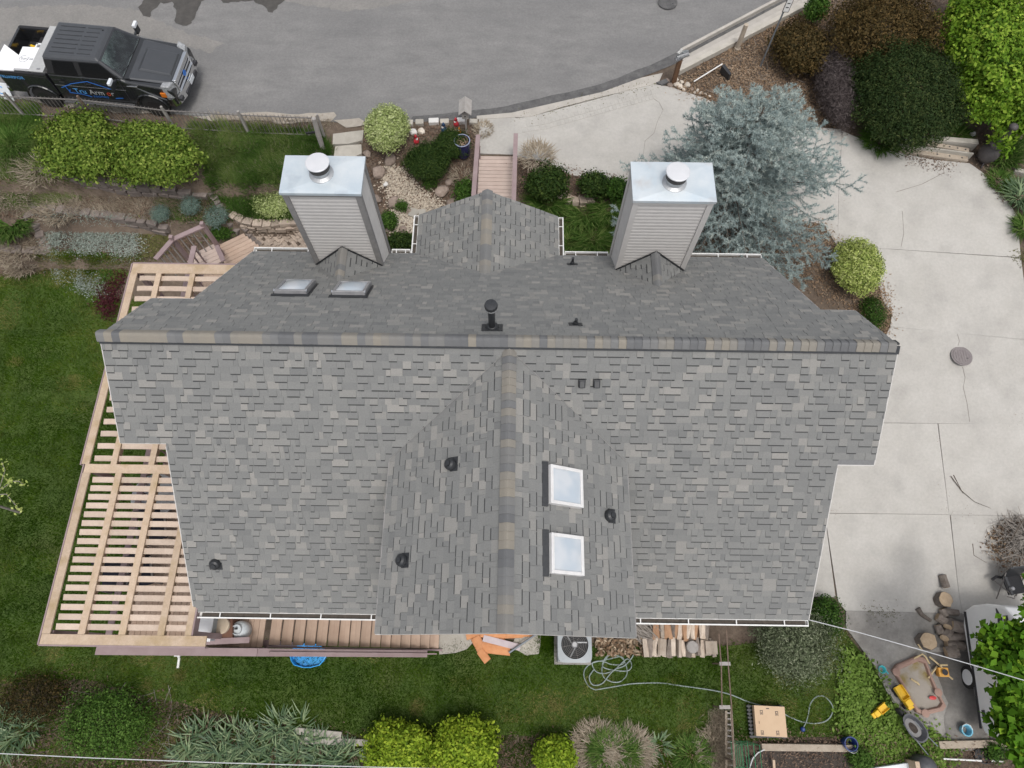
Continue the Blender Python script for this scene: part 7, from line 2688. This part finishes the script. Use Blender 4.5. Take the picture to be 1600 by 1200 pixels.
for px, z in (([(1483, 745), (1500, 768), (1520, 785), (1545, 795)], .08), ([(1488, 743), (1503, 772)], .06), ([(1518, 850), (1520, 868), (1540, 880)], .05), ([(1560, 850), (1590, 800), (1605, 780)], .5)):
    o = MB().tube([gp(u, v) + np.array([0, 0, z]) for u, v in px], .012, 5, .004).build('loose_twig', 'twig')
    tag(o, 'thin bare twig trailing from the brush heap onto the concrete' if z < .3 else 'long pale twig across the top of the brush heap', 'twig', 'loose twigs around the brush heap')

# fallen twigs in the mulch
mb = MB()
for i in range(160):
    u, v = random.choice(((random.uniform(0, 330), random.uniform(290, 400)), (random.uniform(1110, 1290), random.uniform(60, 190)), (random.uniform(100, 280), random.uniform(1080, 1180))))
    c = gp(u, v) + np.array([0, 0, .06])
    a = random.uniform(0, 6.28)
    d = np.array([math.cos(a), math.sin(a), random.uniform(-.1, .2)]) * random.uniform(.1, .3)
    mb.tube([c - d, c + d], .006, 4)
o = mb.build('fallen_twigs', 'grey_twig')
o['kind'] = 'stuff'

# ------------------------------------------------------------------ pickup truck
A_, B_ = at(6, 72, 1.4), at(303, 113, .75)
ang = math.radians(-5.2)
mid = (A_ + B_) / 2 + np.array([.18, -.19, 0])
trk = thing('pickup_truck', 'black crew cab pickup truck parked on the road with blue door lettering', 'pickup truck', (mid[0], mid[1], .02), ang)
trk.scale = (.96, .97, .98)
WR_, AR = .42, .50
XF, XB_ = 1.97, -2.0
def arch(cx, r, n=10, z0=.52):
    a0 = math.asin((z0 - WR_) / r)
    return [(cx - r * math.cos(a), WR_ + r * math.sin(a)) for a in np.linspace(a0, math.pi - a0, n)]
def side_prism(poly, y0, y1):
    mb = MB()
    n = len(poly)
    mb.add([(x, y0, z) for x, z in poly] + [(x, y1, z) for x, z in poly],
           [tuple(range(n)), tuple(range(2 * n - 1, n - 1, -1))] + [(i, n + i, n + (i + 1) % n, (i + 1) % n) for i in range(n)])
    return mb
HW = 1.0
prof = [(-1.36, .52)] + arch(XF, AR) + [(2.62, .52), (2.95, .6), (2.97, 1.05), (2.90, 1.16), (2.5, 1.24), (1.45, 1.375), (1.3, 1.42), (-1.36, 1.42)]
body = side_prism(prof, -HW, HW)
# tumblehome: narrow the nose and the top a little
body.v = [(x, y * (1 - .06 * max(0, x - 2.3)) * (1 - .05 * max(0, z - 1.1) / .3), z) for x, y, z in body.v]
body.build('body', 'truck_paint', trk, bevel=.04)
bp = [(-3.0, .62)] + arch(XB_, AR, z0=.62) + [(-1.40, .62), (-1.40, 1.40), (-3.0, 1.40)]
for s_ in (-1, 1):
    y0, y1 = sorted((s_ * HW, s_ * (HW - .11)))
    side_prism(bp, y0, y1).build('bed_side', 'truck_paint', trk, bevel=.02)
    MB().box((-2.2, s_ * (HW - .055), 1.412), (1.6, .10, .024)).build('bed_rail', 'bed_liner', trk, bevel=.008)
MB().box((-3.0, 0, 1.02), (.09, 2 * HW - .02, .78)).build('tailgate', 'truck_paint', trk, bevel=.02)
mb = MB().box((-2.18, 0, .86), (1.62, 1.78, .05)).box((-1.42, 0, 1.1), (.05, 1.78, .55))
for k in range(9):
    mb.box((-2.18, -.72 + .18 * k, .895), (1.58, .07, .02))
for s_ in (-1, 1):
    mb.box((XB_, s_ * .74, .98), (.9, .3, .24))
mb.build('bed_floor', 'bed_liner', trk)
# greenhouse
g0, g1 = 1.41, 1.90
gb = [(-1.35, -.96), (1.42, -.93), (1.42, .93), (-1.35, .96)]
gt = [(-1.27, -.76), (.55, -.74), (.55, .74), (-1.27, .76)]
cab = MB().hexa([(x, y, g0) for x, y in gb] + [(x, y, g1) for x, y in gt])
cab.build('cab', 'truck_paint', trk, bevel=.05)
rf = MB().hexa([(-1.29, -.77, g1 - .02), (.56, -.75, g1 - .02), (.56, .75, g1 - .02), (-1.29, .77, g1 - .02), (-1.22, -.68, g1 + .06), (.44, -.66, g1 + .06), (.44, .66, g1 + .06), (-1.22, .68, g1 + .06)])
ro = rf.build('roof', 'truck_roof', trk, bevel=.03)
for k in range(7):
    y = -.54 + .18 * k
    MB().box((-.68, y, g1 + .062), (.78, .035, .034)).build('roof_rib', 'truck_roof', ro, bevel=.006)
    MB().box((.02, y, g1 + .062), (.42, .035, .03)).build('roof_rib', 'truck_roof', ro, bevel=.006)
MB().lathe([(.03, 0), (.025, .02), (.005, .025)], 12, (.3, .48, g1 + .06)).build('antenna_base', 'black_plastic', ro)
def quad_on(name, pts, off, m_):
    a, b, c, d = (Vector(p) for p in pts)
    n = (b - a).cross(d - a).normalized() * off
    mb = MB()
    mb.hexa([a, b, c, d, a + n, b + n, c + n, d + n])
    return mb.build(name, m_, trk)
def lerp3(a, b, t): return tuple(x + (y - x) * t for x, y in zip(a, b))
fl, fr_, tl, tr = (1.42, .93, g0), (1.42, -.93, g0), (.55, .74, g1), (.55, -.74, g1)
def onws(s, t): return lerp3(lerp3(fl, fr_, s), lerp3(tl, tr, s), t)
ws = quad_on('windshield', [onws(.93, .06), onws(.07, .06), onws(.06, .93), onws(.94, .93)], -.012, 'car_glass')
ws.data.flip_normals()
for s0 in (.3, .62):
    MB().bar(onws(s0, .01), onws(s0 + .28, .16), .02, .02).build('wiper', 'black_plastic', trk)
MB().box((1.5, 0, 1.405), (.18, 1.7, .03)).build('cowl', 'black_plastic', trk)
MB().box((.72, .1, 1.73), (.05, .22, .08)).build('inner_mirror', 'black_plastic', trk)
for s_ in (-1, 1):
    def onside(x, t):
        xb = x
        yb, yt = .955 * s_, .757 * s_
        return (xb, yb + (yt - yb) * t, g0 + (g1 - g0) * t)
    for nm, xs in (('rear_window', ((-1.08, .06), (-.32, .06), (-.34, .86), (-1.0, .86))), ('front_window', ((-.16, .06), (1.12, .06), (.52, .86), (-.14, .86)))):
        q = [onside(*p) for p in xs]
        quad_on(nm, q if s_ < 0 else q[::-1], .008, 'dark_glass')
    MB().bar((-1.3, s_ * 1.0, 1.06), (1.3, s_ * 1.0, 1.06), .006, .012).build('trim_line', 'bronze_frame', trk)
    for x in (-1.1, -.22):
        MB().box((x + .12, s_ * 1.012, 1.2), (.16, .02, .035)).build('door_handle', 'black_plastic', trk)
    for x in (-.24, 1.22):
        MB().box((x, s_ * .999, .98), (.012, .012, .84)).build('door_gap', 'ink', trk)
    MB().bar((-1.3, s_ * 1.06, .46), (1.3, s_ * 1.06, .46), .17, .06).build('running_board', 'step_steel', trk, bevel=.02)
    # mirrors
    mm = MB().box((1.08, s_ * 1.22, 1.46), (.13, .22, .3)).build('mirror', 'black_plastic', trk, bevel=.03)
    MB().box((1.09, s_ * 1.23, 1.60), (.15, .24, .10)).build('mirror_cap', 'plate_white', mm, bevel=.015)
    MB().bar((1.1, s_ * .95, 1.42), (1.08, s_ * 1.15, 1.44), .08, .06).build('mirror_arm', 'black_plastic', mm)
    # wheels
    for cx in (XF, XB_):
        w = MB().tube([(cx, s_ * .72, WR_), (cx, s_ * .75, WR_), (cx, s_ * .95, WR_), (cx, s_ * .985, WR_)], [.37, WR_, WR_, .37], 28).build('wheel', 'tyre_rubber', trk)
        MB().tube([(cx, s_ * .96, WR_), (cx, s_ * .99, WR_)], .25, 20).build('rim', 'rim_metal', w)
        m_ = MB()
        for k in range(36):
            a_ = 2 * math.pi * k / 36
            m_.box((cx + math.cos(a_) * (WR_ + .003), s_ * .85, WR_ + math.sin(a_) * (WR_ + .003)), (.03, .2, .03), M=Matrix.Rotation(-a_, 3, 'Y'))
        m_.build('tread', 'tyre_rubber', w)
        fa = MB()
        pts = [(cx + (AR + .02) * math.cos(a_), s_ * (HW + .015), WR_ + (AR + .02) * math.sin(a_)) for a_ in np.linspace(.15, math.pi - .15, 12)]
        fa.tube(pts, .035, 6)
        fa.build('fender_flare', 'truck_paint', trk)
    # lamps
    MB().hexa([(2.62, s_ * .74, .86), (3.0, s_ * .66, .86), (2.93, s_ * .965, .86), (2.62, s_ * 1.005, .86), (2.60, s_ * .78, 1.31), (2.94, s_ * .66, 1.25), (2.87, s_ * .92, 1.26), (2.60, s_ * .985, 1.33)] if s_ > 0 else
              [(2.62, s_ * 1.005, .86), (2.93, s_ * .965, .86), (3.0, s_ * .66, .86), (2.62, s_ * .74, .86), (2.60, s_ * .985, 1.33), (2.87, s_ * .92, 1.26), (2.94, s_ * .66, 1.25), (2.60, s_ * .78, 1.31)]).build('headlight', 'lamp_glass', trk, bevel=.02)
    MB().box((2.56, s_ * 1.0, 1.0), (.2, .05, .16)).build('indicator', 'amber', trk, bevel=.01)
    MB().box((-3.02, s_ * .88, 1.1), (.08, .16, .4)).build('tail_light', 'decal_red', trk, bevel=.01)
    MB().box((1.62, s_ * .975, 1.22), (.34, .045, .05)).build('fender_badge', 'chrome', trk, bevel=.01)
# bonnet with raised centre
MB().hexa([(1.55, -.86, 1.395), (2.88, -.76, 1.20), (2.88, .76, 1.20), (1.55, .86, 1.395), (1.55, -.82, 1.425), (2.84, -.7, 1.265), (2.84, .7, 1.265), (1.55, .82, 1.425)]).build('hood', 'truck_roof', trk, bevel=.03)
MB().hexa([(1.72, -.48, 1.40), (2.82, -.48, 1.26), (2.82, .48, 1.26), (1.72, .48, 1.40), (1.84, -.42, 1.455), (2.78, -.44, 1.325), (2.78, .44, 1.325), (1.84, .42, 1.455)]).build('hood_scoop', 'truck_roof', trk, bevel=.015)
# grille
MB().box((2.95, 0, 1.21), (.16, 1.28, .10)).build('grille_cap', 'chrome', trk, bevel=.03)
MB().box((2.93, 0, .98), (.10, 1.26, .44)).build('grille_back', 'ink', trk)
for z in (.86, .99, 1.11):
    MB().box((2.985, 0, z), (.05, 1.24, .055)).build('grille_bar', 'chrome', trk, bevel=.012)
for s_ in (-1, 1):
    MB().box((2.98, s_ * .63, .98), (.07, .07, .46)).build('grille_frame', 'chrome', trk, bevel=.015)
MB().tube([(3.01, 0, .99), (3.03, 0, .99)], .09, 18).build('badge', 'decal_blue', trk)
# bumpers
fb = MB()
for (a, b) in (((2.82, -1.02), (2.98, -.86)), ((2.98, -.86), (3.1, -.5)), ((3.1, -.5), (3.13, 0)), ((3.13, 0), (3.1, .5)), ((3.1, .5), (2.98, .86)), ((2.98, .86), (2.82, 1.02))):
    fb.hexa([(a[0] - .22, a[1], .58), (a[0], a[1], .55), (b[0], b[1], .55), (b[0] - .22, b[1], .58), (a[0] - .22, a[1], .84), (a[0] - .03, a[1], .84), (b[0] - .03, b[1], .84), (b[0] - .22, b[1], .84)])
fb.build('front_bumper', 'chrome', trk)
MB().box((3.1, 0, .60), (.06, 1.0, .14)).build('bumper_grille', 'ink', trk)
for s_ in (-1, 1):
    MB().box((3.02, s_ * .76, .68), (.10, .16, .11)).build('fog_light', 'ink', trk)
MB().box((3.14, 0.05, .70), (.02, .32, .15)).build('number_plate', 'plate_white', trk)
MB().box((-3.12, 0, .62), (.14, 1.9, .18)).build('rear_bumper', 'chrome', trk, bevel=.03)
# tool box across the bed
tb = MB().box((-1.66, 0, 1.36), (.46, 1.86, .26)).build('tool_box', 'tool_steel', trk, bevel=.015)
MB().box((-1.66, 0, 1.502), (.48, 1.94, .024)).build('lid', 'tool_steel', tb, bevel=.008)
for s_ in (-1, 1):
    MB().box((-1.6, s_ * .86, 1.518), (.1, .06, .012)).build('latch', 'bronze_frame', tb)
# lettering on the near door
def onside_M(x, z, y=-1.004): return Matrix.Translation((x, y, z)) @ Matrix.Rotation(math.radians(90), 4, 'X')
text('door_lettering', 'Tru', .27, 'decal_sky', trk, onside_M(-.58, .86), ext=.002)
text('door_lettering', 'Arm   r', .27, 'decal_grey', trk, onside_M(.13, .86), ext=.002)
text('door_lettering', 'o', .27, 'decal_red', trk, onside_M(.36, .86), ext=.002)
text('door_lettering', 'ROOFING', .10, 'decal_blue', trk, onside_M(.02, .69), ext=.002, space=1.2)
mb = MB()
for a, b in (((-1.14, .96), (-.70, 1.16)), ((-.95, .78), (-.98, 1.02)), ((-.70, 1.16), (-.1, 1.31)), ((-.1, 1.31), (.62, 1.06)), ((-.98, .78), (-.55, .74)), ((-.55, .74), (-.3, .66)), ((.5, .68), (.9, .72)), ((-.9, .9), (-.98, .78))):
    mb.bar((a[0], -1.006, a[1]), (b[0], -1.006, b[1]), .006, .024, (0, 0, 1))
mb.build('door_logo', 'decal_blue', trk)
text('bed_lettering', 'TRUARMOR', .15, 'decal_sky', trk, onside_M(-2.62, 1.22), ext=.002)

# shorten the nose a little: the windscreen rakes less and the bumper sits closer
def nose(x):
    if x > .5: x = .5 + (x - .5) * .68 if x < 1.42 else x - .294
    return x if x < 2.2 else 2.2 + (x - 2.2) * .84
done = set()
for o in trk.children_recursive:
    if o.type != 'MESH' or o.data.name in done or 'lettering' in o.name:
        continue
    done.add(o.data.name)
    xs = [v.co.x for v in o.data.vertices]
    rigid = o.name.split('.')[0] in ('wheel', 'rim', 'tread', 'fender_flare')
    cx_ = (min(xs) + max(xs)) / 2
    for v in o.data.vertices:
        v.co.x = v.co.x + nose(cx_) - cx_ if rigid else nose(v.co.x)

# cargo: separate things lying in the bed
R_ = Matrix.Rotation(ang, 3, 'Z')
def in_bed(x, y, z): return Vector((mid[0], mid[1], .02)) + R_ @ Vector((x, y, z))
def cargo(name, label, cat, x, y, z, rz=0): return thing(name, label, cat, in_bed(x, y, z), ang + rz)
t = cargo('skylight_carton', 'white carton with a round blue grey logo in the truck bed', 'carton', -2.06, -.42, .9, .03)
MB().box((0, 0, .29), (.56, .88, .58)).build('carton', 'foam_white', t, bevel=.01)
text('printed_lettering', 'SunTek', .13, 'steel_pipe', t, Matrix.Translation((.03, -.05, .583)), ext=.001)
ring = MB()
for k in range(22):
    a0, a1 = 2 * math.pi * k / 26 + 1.1, 2 * math.pi * (k + 1) / 26 + 1.1
    ring.bar((-.08 + .13 * math.cos(a0), -.06 + .13 * math.sin(a0), .583), (-.08 + .13 * math.cos(a1), -.06 + .13 * math.sin(a1), .583), .009, .004)
ring.build('printed_ring', 'steel_pipe', t)
t = cargo('foam_sheet', 'large plain white sheet at the tail of the truck bed', 'sheet', -2.66, -.46, 1.38, 0)
mb = MB()
mb.prism([(-.36, -.48), (.33, -.46), (.33, .12), (-.34, .55)], 0, .05)
mb.build('sheet', 'foam_white', t)
t = cargo('metal_frame', 'white metal double frame lying beside the carton in the truck bed', 'frame', -2.08, .3, 1.1, .0)
for x in (-.24, 0, .24):
    MB().box((x, 0, 0), (.05, .52, .05)).build('bar', 'trailer_white', t)
for y in (-.24, .24):
    MB().box((0, y, 0), (.53, .05, .05)).build('bar', 'trailer_white', t)
for x in (-.12, .12):
    MB().box((x, 0, -.01), (.16, .40, .02)).build('inner_frame', 'bronze_frame', t)
t = cargo('strap', 'yellow orange strap or tool handle in the truck bed', 'strap', -2.5, .52, .95, .2)
MB().bar((-.1, .03, .03), (.1, -.03, .05), .09, .04).bar((-.12, .08, .05), (0, 0, .06), .06, .03).build('strap', 'toy_yellow', t)

# ------------------------------------------------------------------ white caravan
p0, p1 = at(1513, 946, -2.2), at(1543, 1130, -2.2)
ln = np.linalg.norm((p1 - p0)[:2])
ang2 = math.atan2(p1[1] - p0[1], p1[0] - p0[0])
tl = thing('caravan', 'white caravan with a black swirl parked under the maple', 'caravan', (p0[0], p0[1], -3), ang2)
# local x runs towards the near end, +y to the right side of the picture
CW, CL = 2.1, ln + .35
sec = [(0, 1.0), (0, .55)]
side = [(.0, .95), (.12, .55), (.5, .42), (CL - .5, .42), (CL - .1, .6), (CL, 1.1), (CL - .15, 1.9), (CL - .6, 2.45), (.45, 2.55), (.12, 2.2), (0, 1.5)]
mb = MB()
n = len(side)
mb.add([(x, 0, z) for x, z in side] + [(x, CW, z) for x, z in side], [tuple(range(n)), tuple(range(2 * n - 1, n - 1, -1))] + [(i, n + i, n + (i + 1) % n, (i + 1) % n) for i in range(n)])
mb.build('body', 'trailer_white', tl, bevel=.06)
MB().hexa([(.5, .06, 2.5), (CL - .6, .06, 2.43), (CL - .6, CW - .06, 2.43), (.5, CW - .06, 2.5), (.6, .16, 2.58), (CL - .7, .16, 2.5), (CL - .7, CW - .16, 2.5), (.6, CW - .16, 2.58)]).build('roof', 'trailer_roof', tl, bevel=.02)
MB().box((.9, CW / 2, 2.62), (.45, .4, .1)).build('roof_vent', 'trailer_white', tl, bevel=.03)
sw = MB()
pts = [(.15, 1.9, .02), (.4, 1.98, .09), (.8, 1.9, .11), (1.15, 1.72, .07), (1.5, 1.5, .015)]
for a, b in zip(pts[:-1], pts[1:]):
    sw.hexa([(a[0], -.006, a[1] - a[2]), (b[0], -.006, b[1] - b[2]), (b[0], 0.004, b[1] - b[2]), (a[0], 0.004, a[1] - a[2]), (a[0], -.006, a[1] + a[2]), (b[0], -.006, b[1] + b[2]), (b[0], .004, b[1] + b[2]), (a[0], .004, a[1] + a[2])])
sw.build('swirl_stripe', 'ink', tl)
MB().bar((.15, -.006, .62), (CL - .2, -.006, .50), .012, .09).build('lower_stripe', 'ink', tl)
for x, z, w_, h_ in ((.45, 2.2, .22, .16), (1.0, 2.15, .26, .2), (2.0, 1.75, .7, .5)):
    MB().box((x, -.01, z), (w_, .03, h_)).build('window', 'dark_glass', tl, bevel=.01)
for x in (CL * .6, CL * .6 + .0):
    pass
w = MB().tube([(CL * .56, -.02, .30), (CL * .56, .22, .30)], .29, 24).build('wheel', 'tyre_rubber', tl)
MB().tube([(CL * .56, -.035, .30), (CL * .56, -.015, .30)], .2, 20).build('rim', 'trailer_white', w)
MB().box((CL + .2, CW / 2, .5), (.7, .08, .08)).build('tow_bar', 'iron', tl)
MB().box((CL - .5, -.03, .75), (.3, .05, .06)).build('step', 'ink', tl)
